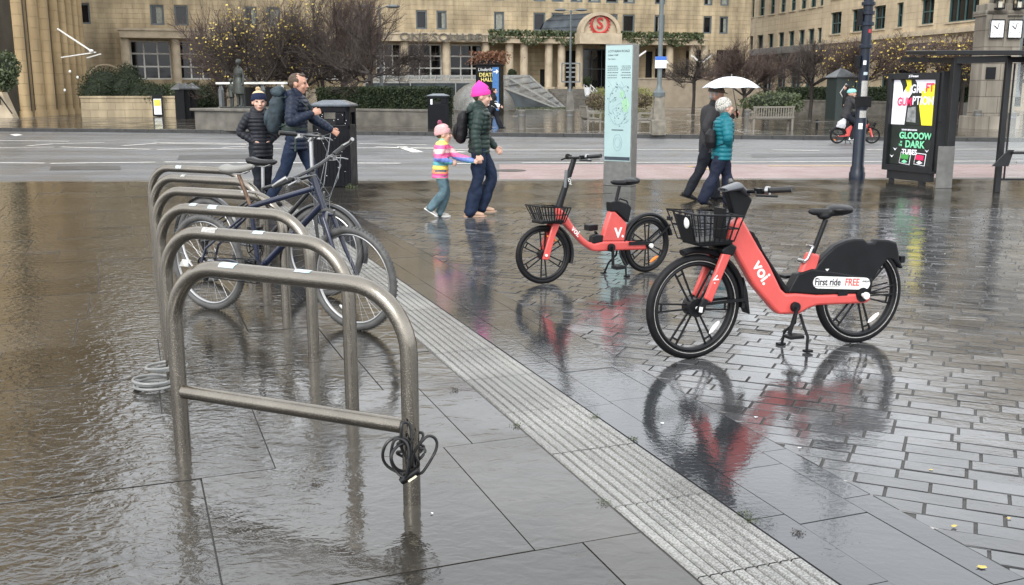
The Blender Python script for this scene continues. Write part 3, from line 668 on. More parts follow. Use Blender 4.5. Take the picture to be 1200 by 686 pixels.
# ---- clock tower
ct = G(1166, 152); tower = thing('clock_tower', 'square stone clock tower with white clock faces behind the bus shelter', 'clock tower', ct, R(2))
M['towerstone'] = stone('tower_stone', (.30,.27,.22), (.24,.21,.17), (.12,.10,.08), 1.3, .62, streak=.6)
mb = MB(); mb.bx(-1.15, 1.15, -.2, 1.6, 0, .5)
mb.bx(-.95, .12, 0, 1.2, .5, 4.7); mb.bx(.16, .95, .12, 1.3, .5, 4.7)
mb.bx(-.55, -.15, .3, .7, 4.7, 8); mb.bx(.22, .5, .3, .7, 4.7, 8); mb.bx(-1.0, 1.0, .0, 1.4, 4.25, 4.45)
mb.build('shaft', M['towerstone'], tower, bevel=.02)
M['clockw'] = mat('clock_white', (.75,.77,.78), .3, var=.05)
for cx, yy in ((-.42, -.06), (.55, .06)):
    cz = 3.76; mb = MB(); mb.bx(cx-.33, cx+.33, yy-.06, yy+.055, cz-.31, cz+.31)
    f = mb.build('clock_face', M['clockw'], tower)
    mb = MB()
    for a, b in (((-.35,-.33),(.35,-.33)),((-.35,.33),(.35,.33))): mb.bx(cx-.36, cx+.36, yy-.08, yy-.05, cz+a[1]-.02, cz+a[1]+.02)
    for s_ in (-.35,.35): mb.bx(cx+s_-.02, cx+s_+.02, yy-.08, yy-.05, cz-.31, cz+.31)
    mb.build('clock_frame', M['blackmetal'], f)
    mb = MB(); mb.bar((cx, yy-.075, cz), (cx-.17, yy-.075, cz+.12), .035, .01, (0,1,0)); mb.bar((cx, yy-.09, cz), (cx+.06, yy-.09, cz+.22), .025, .01, (0,1,0))
    for i in range(12):
        a = PI*i/6; mb.bar((cx+.25*math.sin(a), yy-.068, cz+.23*math.cos(a)), (cx+.28*math.sin(a), yy-.068, cz+.26*math.cos(a)), .022, .01, (0,1,0))
    mb.build('clock_hands', M['blackmetal'], f)
    mb = MB(); lx = cx*1.0
    mb.lathe([(.0,5.35),(.1,5.33),(.14,5.15),(.22,5.0),(.27,4.9),(.27,4.87)], 16, (lx, -.05, .25-.3)); mb.bx(lx-.02, lx+.02, -.07, -.03, 5.2, 5.9)
    mb.build('bell', M['greymetal'], tower, smooth=True)
    mb = MB(); mb.bx(lx-.2, lx+.2, -.3, .05, 4.47, 4.53); 
    for a in (-.18, .18):
        for b in (-.28, .03): mb.bx(lx+a-.02, lx+a+.02, b-.02, b+.02, 4.53, 4.85)
    mb.build('lantern', M['blackmetal'], tower)
    mb = MB(); mb.bx(lx-.1, lx+.1, -.2, -.05, 4.53, 4.75); mb.build('lantern_glass', mat('lantern_glass', (.5,.48,.4), .3), tower)
mb = MB(); mb.bx(-.75, -.25, -.03, -.002, 1.9, 2.35); mb.build('plaque', M['blackmetal'], tower)
tower.scale = (.76, .76, 1)
# ================================================================ FAR PLAZA
def bush_at(name, label, cat, c, r, n, size, m, core=True, group=None, flat=.6):
    t = thing(name, label, cat, (c[0], c[1], 0), 0, group); cz = c[2]
    mb = MB()
    def pt():
        while True:
            p = Vector((random.uniform(-1,1), random.uniform(-1,1), random.uniform(-1,1)))
            if .35 < p.length < 1: break
        k = .8+.25*noise.noise(p*2.3+Vector((c[0],0,0)))
        return (p.x*r[0]*k, p.y*r[1]*k, cz+p.z*r[2]*k)
    leaf_cloud(mb, pt, n, size, flat); mb.build('foliage', m, t)
    if core:
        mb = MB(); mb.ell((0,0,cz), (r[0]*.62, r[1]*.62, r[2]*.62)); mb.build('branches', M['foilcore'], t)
    return t
# hedge on its wall
a0, a1 = G(395, 147), G(514, 150); d = (a1-a0).normalized(); ang = math.atan2(d.y, d.x)
hL = a0 + (a0-a1).normalized()*1.0; W = (a1-hL).length
t = thing('hedge_wall', 'low grey stone wall under the clipped dark hedge', 'wall', hL, ang)
mb = MB(); mb.bx(0, W, 0, .4, 0, .62); mb.bx(-.02, W+.02, -.04, .44, .62, .72); mb.build('wall', M['concrete'], t, bevel=.02)
tag(t, kind=None)
hg = thing('hedge', 'clipped dark green hedge on top of the low grey wall', 'hedge', hL, ang)
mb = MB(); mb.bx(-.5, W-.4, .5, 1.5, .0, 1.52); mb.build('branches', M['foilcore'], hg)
mb = MB()
def hp():
    k = random.random(); x = random.uniform(-.55, W-.3)
    if k < .55: return (x, .44+random.gauss(0,.035), random.uniform(.66,1.58))
    if k < .9: return (x, random.uniform(.45,1.5), 1.56+random.gauss(0,.035))
    return (random.choice((-.55, W-.32)), random.uniform(.5,1.5), random.uniform(.5,1.55))
leaf_cloud(mb, hp, 14000, .085, .8); mb.build('foliage', M['foil'], hg)
# statue terrace
ta, tb = G(229, 152.5), G(318, 155.5); d = (tb-ta).normalized(); ang = math.atan2(d.y, d.x)
t = thing('terrace', 'low stone terrace carrying the bronze statue', 'terrace', ta, ang); W = (tb-ta).length
mb = MB(); mb.bx(0, W, 0, 3, 0, .72); mb.bx(-.15, W+.05, -.1, 3.1, .72, .82); mb.build('platform', M['concrete'], t, bevel=.02)
M['bronze'] = mat('dark_bronze', (.045,.05,.045), .42, metal=.5, var=.35, vscale=5, bump=.004, bscale=25)
st = thing('statue', 'dark bronze statue of a standing woman with a child at her side', 'statue', ta+d*1.32+Vector((-d.y, d.x, 0))*1.1+Vector((0,0,.82)), ang+R(0))
mb = MB(); mb.bx(-.75, .55, -.35, .35, 0, .05)
for s_ in (-.09, .09): mb.tube([(s_,0,.03),(s_,.02,.35),(s_*1.1,0,.62)], [.055,.065,.09], 10); mb.tube([(s_,-.12,.07),(s_,.02,.08)], [.045,.05], 8)
mb.tube([(0,0,.52),(0,0,.75),(0,0,1.0),(0,0,1.14),(0,0,1.3),(0,0,1.46),(0,0,1.53)], [(.20,.26),(.19,.25),(.155,.20),(.12,.15),(.14,.2),(.12,.19),(.07,.09)], 16, ref=(0,1,0))
mb.tube([(0,0,1.5),(0,-.01,1.62)], [.055,.05], 10); mb.ell((0,-.01,1.72), (.085,.1,.115)); mb.ell((0,.06,1.74), (.09,.09,.09))
for s_ in (-1, 1): mb.tube([(s_*.19,0,1.43),(s_*.25,.02,1.2),(s_*.27,-.03,.95),(s_*.27,-.05,.85)], [.055,.045,.035,.03], 8)
fused(mb, 'woman_figure', M['bronze'], st, .018, 2)
mb = MB(); x0 = -.45
for s_ in (-.05,.05): mb.tube([(x0+s_,0,.03),(x0+s_,.0,.45)], [.04,.055], 8)
mb.tube([(x0,0,.4),(x0,0,.65),(x0,0,.85),(x0,0,.92)], [(.11,.13),(.09,.1),(.09,.12),(.05,.06)], 12, ref=(0,1,0)); mb.ell((x0,0,1.03), (.07,.08,.09))
for s_ in (-1,1): mb.tube([(x0+s_*.12,0,.86),(x0+s_*.15,0,.6)], [.035,.025], 8)
mb.tube([(x0+.12,0,.86),(x0+.22,-.02,.85)], [.03,.025], 8)
fused(mb, 'child_figure', M['bronze'], st, .018, 2)
# white topped railing beside it
ra = thing('railing', 'grey metal railing with broad white handrail behind the statue', 'railing', ta+d*(-.9)+Vector((-d.y, d.x, 0))*2.2, ang)
mb = MB(); mb.bx(-.3, 3.6, -.08, .08, 1.72, 1.80); mb.bar((3.4,0,1.78),(3.4,0,.9),.07,.07); mb.build('handrail', M['whiteframe'], ra)
for x in (-.1, 1.15, 2.3):
    mb = MB(); mb.bx(x-.09, x+.09, -.06, .06, 0, 1.5); mb.prism([(x-.09,1.5),(x+.09,1.5),(x,1.68)], -.06, .06); mb.build('post', M['greymetal'], ra)
mb = MB(); mb.bx(.5, 3.2, .3, .34, .85, 1.6); mb.build('panel', M['blackmetal'], ra)
# dark pillars with pyramid caps
for i, (px, py, hh) in enumerate(((206,131,2.3),(213,130.5,2.15),(221,130,2.25))):
    c = G(px+6, py+9); t = thing('gate_pillar', ['left dark pillar with pyramid cap near the statue', 'middle dark pillar with pyramid cap near the statue', 'right dark pillar with pyramid cap near the statue'][i], 'pillar', c, .3, 'dark capped pillars')
    h_ = 1.5; mb = MB(); mb.bx(-.22,.22,-.22,.22,0,h_); mb.build('shaft', M['blackmetal'], t)
    mb = MB(); mb.lathe([(.42,h_),(.40,h_+.06),(0,h_+.36)], 4); mb.build('cap', M['greymetal'], t)
# beige wall left, with a small poster
wa, wb = G(96, 138), G(206, 137.5); d = (wb-wa).normalized(); ang = math.atan2(d.y, d.x); W = (wb-wa).length
t = thing('planter_wall', 'long beige stone planter wall in front of dark green shrubs at left', 'wall', wa, ang)
mb = MB(); mb.bx(0, W, 0, .5, 0, 1.05); mb.bx(-.05, W+.05, -.05, .55, 1.05, 1.15)
mb.build('wall', M['sand'], t)
nb = thing('notice_sign', 'narrow notice board with yellow and white poster against the beige wall', 'sign', wa+d*(W*.82)-Vector((-d.y,d.x,0))*.2, ang)
mb = MB(); mb.bx(-.27,.27,-.04,.04,.05,1.2); mb.build('board', M['blackmetal'], nb)
mb = MB(); mb.bx(-.2,.2,-.055,-.042,.15,1.0); mb.build('sheet', M['clockw'], nb)
mb = MB(); mb.bx(-.17,.17,-.062,-.057,.62,.95); mb.build('yellow_panel', mat('poster_yellow', (.7,.6,.08), .4), nb)
for i, (px, Y, hh, rx) in enumerate(((122,50,2.0,1.7),(112,49,1.5,1.2),(142,50,1.7,1.3),(162,50,1.5,1.2),(182,49,1.35,1.2),(203,49.5,1.35,1.1),(150,52,2.2,1.1),(226,52,1.4,1.3),(245,53,1.3,1.2))):
    Y += 8; c = P(px, 104, Y); bush_at('shrub', ['tallest rounded dark shrub behind the beige wall','leftmost dark shrub next to the columns','broad dark shrub under the big hotel window','low shrub near the middle of the beige wall','low shrub above the yellow poster','spreading shrub beside the dark pillars','upright shrub touching the grid window','shrub behind the capped pillars','shrub directly behind the statue railing'][i], 'shrub', (c.x, c.y, hh*.75), (rx, 1.0, hh*.8), 5200, .09, M['foil'] if i != 5 else M['foil2'], group='shrubs along the hotel front')
# far left corner: planter and bush
c = P(2, 104, 40); bush_at('bush', 'round bright green bush at the left edge above a sloping wall', 'bush', (c.x, c.y, 2.25), (.95,.8,1.0), 3500, .11, M['foil2'])
t = thing('ramp_wall', 'pale sloping wall with a handrail at the left edge', 'wall', G(-14, 139))
mb = MB(); mb.prism([(-.6,0),(1.35,0),(.85,1.35),(-.6,1.4)], 0, .6); mb.build('wall', M['trim'], t)
mb = MB(); mb.bar((1.35,-.1,.25),(.75,-.1,1.2),.05,.05); mb.bar((.75,-.1,1.2),(.45,-.1,1.2),.05,.05); mb.bar((.78,-.1,1.15),(.8,-.1,.7),.04,.04); mb.build('handrail', M['blackmetal'], t)
# stair glasshouse
ga = Vector((XD(428, 78), 78, 0)); t = thing('glass_canopy', 'long low glass canopy with white ribs sloping down over a stair', 'canopy', ga)
W1 = XD(640, 78)-ga.x; W2 = XD(668, 78)-ga.x
for nm, m_ in (('frame', mat('canopy_frame', (.22,.22,.21), .5, var=.2)),):
    mb = MB()
    mb.bx(0, W1-4.6, -.05, .05, 1.95, 2.1); mb.bx(0, W1-1.2, 1.95, 2.05, 2.45, 2.58)
    for i in range(int((W1-2)/1.05)): x = i*1.05; mb.bar((x, 0, 2.03), (x, 2, 2.52), .07, .07)
    for s_, yy in ((-4.4, -.02), (-2.7, .9), (-1.2, 2)): mb.bar((W1+s_, yy, 2.1+.2*yy), (W2+s_*.25, yy, .12), .12, .12)
    for i in range(7): k = i/6.0; mb.bar((W1-4.4+(W2-1.1-W1+4.4)*k, -.02, 2.1-1.98*k), (W1-1.2+(W2-.3-W1+1.2)*k, 2, 2.5-2.38*k), .1, .08)
    for x in (0, W1*.25, W1*.5, W1-4.5): mb.bx(x-.04, x+.04, -.04, .04, .1, 1.95)
    mb.build(nm, m_, t)
mb = MB(); mb.poly([(0,0,2.02),(W1-4.5,0,2.02),(W1-1.3,2,2.47),(0,2,2.47)]); mb.poly([(W1-4.4,-.02,2.07),(W1-1.2,2,2.47),(W2-.3,2,.15),(W2-1.1,-.02,.12)])
mb.build('roof_glass', mat('roof_glass', (.16,.17,.17), .15, var=.3, vscale=2, alpha=.75), t)
mb = MB(); mb.poly([(0,.02,.1),(W1-4.4,.02,.1),(W1-4.4,.02,1.95),(0,.02,1.95)]); mb.poly([(W1-4.3,0,.1),(W2-1.2,0,.1),(W1-4.3,0,1.95)]); mb.build('side_glass', mat('side_glass', (.04,.05,.055), .12, var=.6, vscale=.8), t)
mb = MB(); mb.bx(-.2, W2, -.3, .0-.01, 0, .1); mb.build('kerb', M['concrete'], t)
g = MB(); leaf_cloud(g, lambda: (random.uniform(W1*.4, W2), random.uniform(-1.3,-.35), random.uniform(.05,.16)), 1500, .09)
o = g.build('grass_edging', M['foil2']); o.location = ga; tag(o, kind='stuff', label='grass strip along the glass canopy', cat='grass')
# mosaic dome
c = P(565, 104, 70); c.z = 0
M['dome'] = mat('mosaic_dome', (.17,.17,.16), .3, var=.5, vscale=14, bump=.01, bscale=9, metal=.2)
t = thing('dome', 'large grey half dome behind the woman in the pink hat', 'dome', c)
mb = MB(); mb.lathe([(2.25*math.cos(a), 2.05*math.sin(a)) for a in [PI/2*i/14 for i in range(14)]]+[(0,2.05)], 40); mb.build('shell', M['dome'], t, smooth=True)
mb = MB(); mb.lathe([(2.32,0),(2.32,.14),(2.2,.16)], 40); mb.build('rim', M['concrete'], t)
# poster column with flower box
c = P(574, 104, 60); c.z = 0
t = thing('poster_stand', 'square black poster stand topped with a flower box', 'advertising stand', c, R(-12))
mb = MB(); mb.bx(-.72,.72,-.5,.5,0,2.85); mb.bx(-.77,.77,-.55,.55,2.85,2.95); mb.build('body', M['blackmetal'], t, bevel=.02)
mb = MB(); mb.bx(.28,.66,-.535,-.502,.3,2.75); mb.build('blue_panel', mat('blue_panel', (.05,.16,.38), .4), t)
text('→', .4, M['clockw'], t, frameM((.32,-.54,2.5), (1,0,0), (0,0,1)), 'arrow', .004)
mb = MB(); mb.bar((.34,-.545,2.5),(.58,-.545,2.5),.02,.06); mb.bar((.5,-.545,2.6),(.6,-.545,2.5),.02,.05); mb.bar((.5,-.545,2.4),(.6,-.545,2.5),.02,.05); mb.build('arrow', M['clockw'], t)
text('Underhill', .26, M['clockw'], t, frameM((-.6,-.51,2.62), (1,.0,0), (0,0,1)), 'lettering', .004, shear=.3)
text('DEATH', .3, mat('poster_lemon', (.7,.6,.2), .4), t, frameM((-.52,-.51,2.32), (1,0,0), (0,0,1)), 'lettering', .004, bold=.02)
text('HALL', .3, MATS['poster_lemon'], t, frameM((-.42,-.51,2.05), (1,0,0), (0,0,1)), 'lettering', .004, bold=.02)
for i, (cc, z) in enumerate((((.7,.45,.1),1.3),((.7,.2,.15),1.0),((.6,.5,.5),.7))):
    mb = MB(); mb.bx(-.45,.1,-.52,-.503,z-.12,z+.12); mb.build('poster_patch', mat('poster_patch%d' % i, cc, .5), t)
mb = MB(); mb.bx(-.6,.6,-.45,.45,2.96,3.15); fb = mb.build('planter_box', M['blackmetal'], t)
bush = MB(); leaf_cloud(bush, lambda: (random.gauss(0,.5), random.gauss(0,.3), 3.15+random.uniform(-.25,.55)*(1-.2*random.random())), 1600, .13)
o = bush.build('flower_bush', M['rustleaf']); o.location = t.location; tag(o, 'rust red foliage spilling from the box on the poster stand', 'plant')
# potted topiary by the entrance
for px, Y, lab in ((690.5, 90, 'clipped ball tree in a tapered white pot by the hotel steps'), (600, 90, 'clipped ball tree on a thin stem under the hotel colonnade')):
    c = P(px, 104, Y-3.2); t = thing('potted_tree', lab, 'potted plant', (c.x, c.y+2, 1.5 if px < 650 else .9), 0, 'potted ball trees')
    mb = MB(); mb.lathe([(.22,0),(.33,.75),(.3,.75),(.0,.7)], 14); mb.build('pot', M['clockw'] if px > 650 else M['concrete'], t, smooth=True)
    mb = MB(); mb.cyl((0,0,.7),(0,0,1.0),.03); mb.build('stem', M['bark'], t)
    mb = MB(); leaf_cloud(mb, lambda: tuple(Vector((random.gauss(0,1),random.gauss(0,1),random.gauss(0,1))).normalized()*.42*random.uniform(.75,1)+Vector((0,0,1.3))), 900, .1); mb.ell((0,0,1.3),(.33,.33,.33)); mb.build('foliage', M['foil'], t)
# flower beds by the steps
for i, (px, Y) in enumerate(((703, 76), (711,74), (748,76), (756,78), (700, 62), (752, 66))):
    c = P(px, 104, Y); bush_at('flower_bush', ['yellow green planting left of the map totem','tall yellow green planting just behind the map totem','yellow green planting right of the map totem','bushy planting by the right handrail of the steps','low dry brownish shrub in front of the hotel steps','low dry brownish shrub behind the wooden seat right of the totem'][i], 'plant', (c.x, c.y, .8), (.95,.7,1.05 if i < 4 else .62), 1000, .12, mat('lime_leaf', (.10,.12,.03), .6, col2=(.26,.26,.07), vscale=2) if i < 4 else mat('dry_leaf', (.07,.055,.035), .7, col2=(.15,.12,.07), vscale=5), core=False, group='planting by the hotel steps')
# retaining wall right
wa = Vector((XD(745, 84), 84, 0)); wb = Vector((XD(884, 88), 88, 0)); d = (wb-wa).normalized(); W = (wb-wa).length
t = thing('retaining_wall', 'long plain beige retaining wall behind the couple with the umbrella', 'wall', wa, math.atan2(d.y, d.x))
mb = MB(); mb.bx(0, W, 0, .5, 0, 2.3); mb.bx(-.05, W+.05, -.06, .56, 2.3, 2.42); mb.build('wall', M['beigewall'], t)
# exchange hedge and wall
wa = Vector((XD(903, 74), 74, 0)); wb = Vector((XD(1130, 56), 56, 0)); d = (wb-wa).normalized(); W = (wb-wa).length; ang = math.atan2(d.y, d.x)
t = thing('stone_wall', 'low grey stone wall under the long hedge on the right', 'wall', wa, ang); mb = MB(); mb.bx(0, W, 0, .4, 0, .7); mb.bx(0, W, -.04, .44, .7, .8); mb.build('wall', M['concrete'], t)
t = thing('hedge', 'long dark hedge in front of the cream office building', 'hedge', wa, ang)
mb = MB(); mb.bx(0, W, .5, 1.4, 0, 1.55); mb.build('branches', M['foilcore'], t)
mb = MB(); leaf_cloud(mb, lambda: (random.uniform(0, W), .46+random.gauss(0,.04), random.uniform(.8,1.6)), 9000, .12, .8); leaf_cloud(mb, lambda: (random.uniform(0, W), random.uniform(.4,1.4), 1.58+random.gauss(0,.04)), 4000, .12, .8); mb.build('foliage', M['foil'], t)
# stone/iron kiosk hut with pyramid roof
c = P(985, 104, 52); c.z = 0; t = thing('kiosk_hut', 'small dark green hut with pointed roof left of the black pole', 'hut', c, .2)
mb = MB(); mb.bx(-.5,.5,-.5,.5,0,2.1); mb.build('body', mat('hut_green', (.02,.03,.028), .5), t); mb = MB(); mb.lathe([(.85,2.1),(.8,2.16),(.1,2.55),(0,2.75)], 4); old = mb.build('roof', M['greymetal'], t); old.rotation_euler = (0,0,PI/4)
mb = MB(); mb.bar((0,-.52,.9),(.3,-.52,1.35),.02,.05,(0,1,0)); mb.bar((.3,-.52,1.35),(0,-.52,1.8),.02,.05,(0,1,0)); mb.bar((0,-.52,1.8),(-.3,-.52,1.35),.02,.05,(0,1,0)); mb.bar((-.3,-.52,1.35),(0,-.52,.9),.02,.05,(0,1,0)); mb.build('door_panel', M['whiteframe'], t)
# bollards
def bollard(loc, label, r=.14, h=.75, m=None, g='stone bollards across the square'):
    t = thing('bollard', label, 'bollard', loc, 0, g); mb = MB(); mb.lathe([(r,0),(r,h-.03),(r-.03,h),(0,h)], 14); mb.build('shaft', m or M['concrete'], t, smooth=True)
    mb = MB(); mb.lathe([(r+.015,h*.72),(r+.015,h*.8)], 14); mb.build('band', M['greymetal'], t); return t
for px, py, lab in ((611.5,153,'grey stone bollard to the right of the walking woman in black'),(667.5,153,'grey stone bollard below the hotel steps'),(875.5,151,'grey stone bollard at the left end of the wooden bench'),(1144,152,'grey stone bollard at the left foot of the clock tower'),(1184,157,'grey stone bollard at the right foot of the clock tower')): bollard(G(px, py), lab)
bollard(G(957, 153), 'thin black bollard between the bench and the black pole', .05, .42, M['blackmetal'], None)
# benches
M['wood'] = mat('weathered_wood', (.17,.155,.13), .7, var=.35, vscale=12, stretch=(1,8,8))
def bench(loc, rz, W, label):
    t = thing('wooden_bench', label, 'bench', loc, rz, 'wooden benches on the square')
    for x in (-W/2+.06, W/2-.06):
        mb = MB(); mb.bx(x-.035,x+.035,-.27,-.2,0,.62); mb.bx(x-.035,x+.035,.2,.27,0,.42); mb.bar((x,.22,.4),(x,.30,.9),.07,.06); mb.bx(x-.04,x+.04,-.3,.27,.62,.66); mb.bx(x-.03,x+.03,-.2,.2,.34,.4); mb.build('leg', M['wood'], t)
    mb = MB()
    for i in range(5): mb.bx(-W/2,W/2,-.24+i*.09,-.17+i*.09,.41,.44)
    mb.build('seat', M['wood'], t)
    mb = MB(); mb.bx(-W/2,W/2,.26,.30,.84,.9); mb.bx(-W/2,W/2,.24,.28,.47,.52)
    n = int(W/.09)
    for i in range(n): x = -W/2+.05+i*(W-.1)/(n-1); mb.bar((x,.25,.5),(x,.28,.85),.045,.02,(0,1,0))
    mb.build('backrest', M['wood'], t); return t
bench(G(903, 153), PI+R(4), 1.6, 'weathered slatted bench in front of the green planter')
bench(G(692, 152), R(95), 1.7, 'weathered bench seen end on left of the map totem')
bench(G(756, 153), R(-100), 1.7, 'weathered bench seen end on between the totem and the lamp post')
# planter with bush behind the bench
c = G(905, 147); t = bush_at('planter_bush', 'low spreading green bush behind the slatted bench', 'bush', (c.x, c.y, .95), (1.75,.9,.62), 3000, .12, M['foil2'])
# lamp posts
c = G(771, 158.5); M['lampgrey'] = mat('grey_green_paint', (.10,.12,.125), .4, var=.15)
t = thing('lamp_post', 'tall grey lamp post on a tapering stone plinth with a small blue sign', 'lamp post', c)
mb = MB(); mb.lathe([(.34,0),(.34,.5),(.27,.52),(.22,1.28)], 4); pl = mb.build('plinth', mat('lamp_plinth_stone', (.17,.155,.125), .8, var=.4, vscale=5, bump=.006), t, bevel=.01); pl.rotation_euler = (0,0,PI/4)
mb = MB(); mb.lathe([(.20,1.28),(.21,1.42),(.14,1.5),(.09,1.62),(.08,1.7),(.075,4),(.06,9.2)], 12); mb.build('pole', M['lampgrey'], t, smooth=True)
mb = MB(); mb.bar((-.7,0,9.1),(.7,0,9.1),.06,.06); mb.bx(-1.0,-.6,-.1,.1,9.05,9.2); mb.bx(.6,1.0,-.1,.1,9.05,9.2); mb.build('lamp_head', M['lampgrey'], t)
mb = MB(); mb.bx(-.18,.2,-.13,-.10,2.22,2.6); s_ = mb.build('sign_plate', M['clockw'], t)
mb = MB(); mb.bx(-.18,.2,-.137,-.132,2.48,2.6); mb.build('blue_header', mat('sign_blue', (.03,.12,.45), .4), s_)
def twin_lamp(loc, h, label, plinth=True):
    t = thing('street_lamp', label, 'street lamp', loc, 0)
    if plinth: mb = MB(); mb.lathe([(.42,0),(.30,1.3),(.2,1.35)], 4); p_ = mb.build('plinth', M['concrete'], t); p_.rotation_euler = (0,0,PI/4)
    mb = MB(); mb.lathe([(.2,1.2),(.1,1.6),(.085,3),(.06,h)], 10); mb.build('pole', M['lampgrey'], t, smooth=True)
    for s_ in (-1,1):
        mb = MB(); mb.bar((0,0,h-.1),(s_*.45,0,h+.02),.05,.05); mb.ell((s_*.75,0,h+.02),(.42,.2,.1)); mb.build('lamp_head', M['lampgrey'], t, smooth=True)
c = P(668, 104, 74); twin_lamp((c.x, c.y, 0), 7.0, 'slim twin-armed street lamp in front of the hotel entrance')
c = P(447, 104, 58); twin_lamp((c.x, c.y, 0), 6.0, 'slim twin-armed street lamp rising out of the bare trees', False)
c = P(1191, 104, 45); twin_lamp((c.x, c.y, 0), 9.0, 'tall thin grey pole just right of the clock tower', False)
# far litter bin
def bin_thing(loc, rz, label, sc_=1, w=.62, d=.62, h=1.36, holes=True):
    t = thing('litter_bin', label, 'litter bin', loc, rz, 'black litter bins')
    mb = MB(); mb.bx(-w/2,w/2,-d/2,d/2,0,h*.72); mb.bx(w*.12,w/2-.08,-d/2+.01,d/2-.01,h*.72,h*.86)
    # upper body as corner posts leaving the opening
    for x0, x1 in ((-w/2,-w/2+.07),(w/2-.07,w/2)):
        for y0, y1 in ((-d/2,-d/2+.07),(d/2-.07,d/2)): mb.bx(x0,x1,y0,y1,h*.66,h*.93)
    mb.bx(-w/2,w/2,-d/2,d/2,h*.86,h*.93)
    mb.build('body', M['binblack'], t, bevel=.012)
    mb = MB(); mb.bx(-w/2+.09,w/2-.09,-d/2+.09,d/2-.09,h*.66,h*.78); mb.build('liner', M['dark'], t)
    mb = MB(); a, b = w/2+.03, d/2+.03
    z0, z1, z2 = h*.93, h*.95, h*1.0
    A_ = [(-a,-b,z0),(a,-b,z0),(a,b,z0),(-a,b,z0)]; B_ = [(x,y,z1) for x,y,_ in A_]; C_ = [(x*.45,y*.45,z2) for x,y,_ in A_]
    mb.poly(C_)
    for i in range(4): j = (i+1)%4; mb.poly([A_[i],A_[j],B_[j],B_[i]]); mb.poly([B_[i],B_[j],C_[j],C_[i]])
    mb.poly(A_); mb.build('lid', M['binlid'], t)
    for x in (-w/2-.004, w/2+.004):
        pass
    mb = MB()
    for i in range(9):
        x = -w/2+.06+i*(w-.12)/8; mb.bx(x-.012,x+.012,-d/2-.008,-d/2-.001,.05,h*.6)
    mb.build('panel_ribs', M['binblack'], t)
    return t
M['binblack'] = mat('bin_black', (.004,.0045,.007), .4, var=.3, spec=.18, rvar=.1)
M['binlid'] = mat('bin_lid', (.075,.09,.11), .25, var=.3, vscale=9, rvar=.1)
t = bin_thing(G(514, 151.5), R(4), 'small black litter bin across the road beside the hedge wall', w=.82, d=.8, h=1.36)
mb = MB(); mb.bx(-.3,-.22,-.405,-.402,.95,1.15); mb.build('sticker', M['clockw'], t)
# ================================================================ STREET FURNITURE NEAR
# ---- cycle hoops
M['sticker'] = mat('worn_sticker', (.26,.40,.48), .5, vscale=85, col2=(.60,.62,.62))
M['sticker2'] = mat('worn_sticker_grey', (.5,.5,.48), .5, vscale=60, col2=(.25,.24,.22))
HB = Vector((-.381, 3.604, 0)); HS = Vector((-.3905, 1.057, 0)); HV = Vector((-1.042, .531, 0)); hang2 = math.atan2(HV.y, HV.x); HWd = HV.length
def hoop_path(W, Hh, r, n=9):
    pts = [(0,0,-.02),(0,0,Hh*.35)]
    for i in range(n+1): a = PI/2*i/n; pts.append((r-r*math.cos(a), 0, Hh-r+r*math.sin(a)))
    for i in range(n+1): a = PI/2*i/n; pts.append((W-r+r*math.sin(a), 0, Hh-r+r*math.cos(a)))
    pts += [(W,0,Hh*.35),(W,0,-.02)]
    return pts
stk = [[(.84,.055,.55,0),(.47,.05,.15,0),(1.06,.03,.9,1)], [(.83,.06,.75,1),(.52,.045,.35,0)], [(.70,.045,.7,0),(.86,.035,.35,0)], [(.3,.04,.5,1)], [(.8,.03,.5,1)], [(.78,.045,.9,0)]]
hlab = ['nearest steel hoop of the cycle stands, with a low crossbar','second steel hoop from the front, with a long torn grey sticker','third steel hoop, the blue bicycle resting just behind it','fourth steel hoop, standing between the two parked bicycles','fifth steel hoop, behind the black bicycle','farthest steel hoop of the row, next to the road']
for i in range(6):
    p = HB + HS*i; t = thing('bike_stand', hlab[i], 'bike stand', p, hang2, 'steel cycle hoops in a slanted row')
    mb = MB(); mb.tube(hoop_path(HWd, .832, .25), .0335, 18); mb.build('hoop', M['steel'], t, smooth=True, angle=60)
    if i == 0:
        mb = MB(); mb.tube([(.03,0,.305),(HWd-.03,0,.285)], .0305, 18); mb.build('crossbar', M['steel'], t, smooth=True, angle=60)
    for (x, L, a, k) in stk[i]:
        mb = MB(); n = 7; na = 8; rows_ = []
        for j in range(na+1):
            ang = a-.45+.95*j/na; rows_.append([mb.v((x+L*1.5*(q/n-.5)+random.uniform(-.004,.004), -.0345*math.sin(ang)*-1*-1, .8315+.0345*math.cos(ang)) if False else (x+L*1.5*(q/n-.5)+random.uniform(-.004,.004), .0345*math.sin(ang)*1.0, .832+.0345*math.cos(ang))) for q in range(n+1)])
        for j in range(na):
            for q in range(n): mb.f([rows_[j][q], rows_[j][q+1], rows_[j+1][q+1], rows_[j+1][q]])
        mb.build('sticker', M['sticker2'] if k else M['sticker'], t, smooth=True)
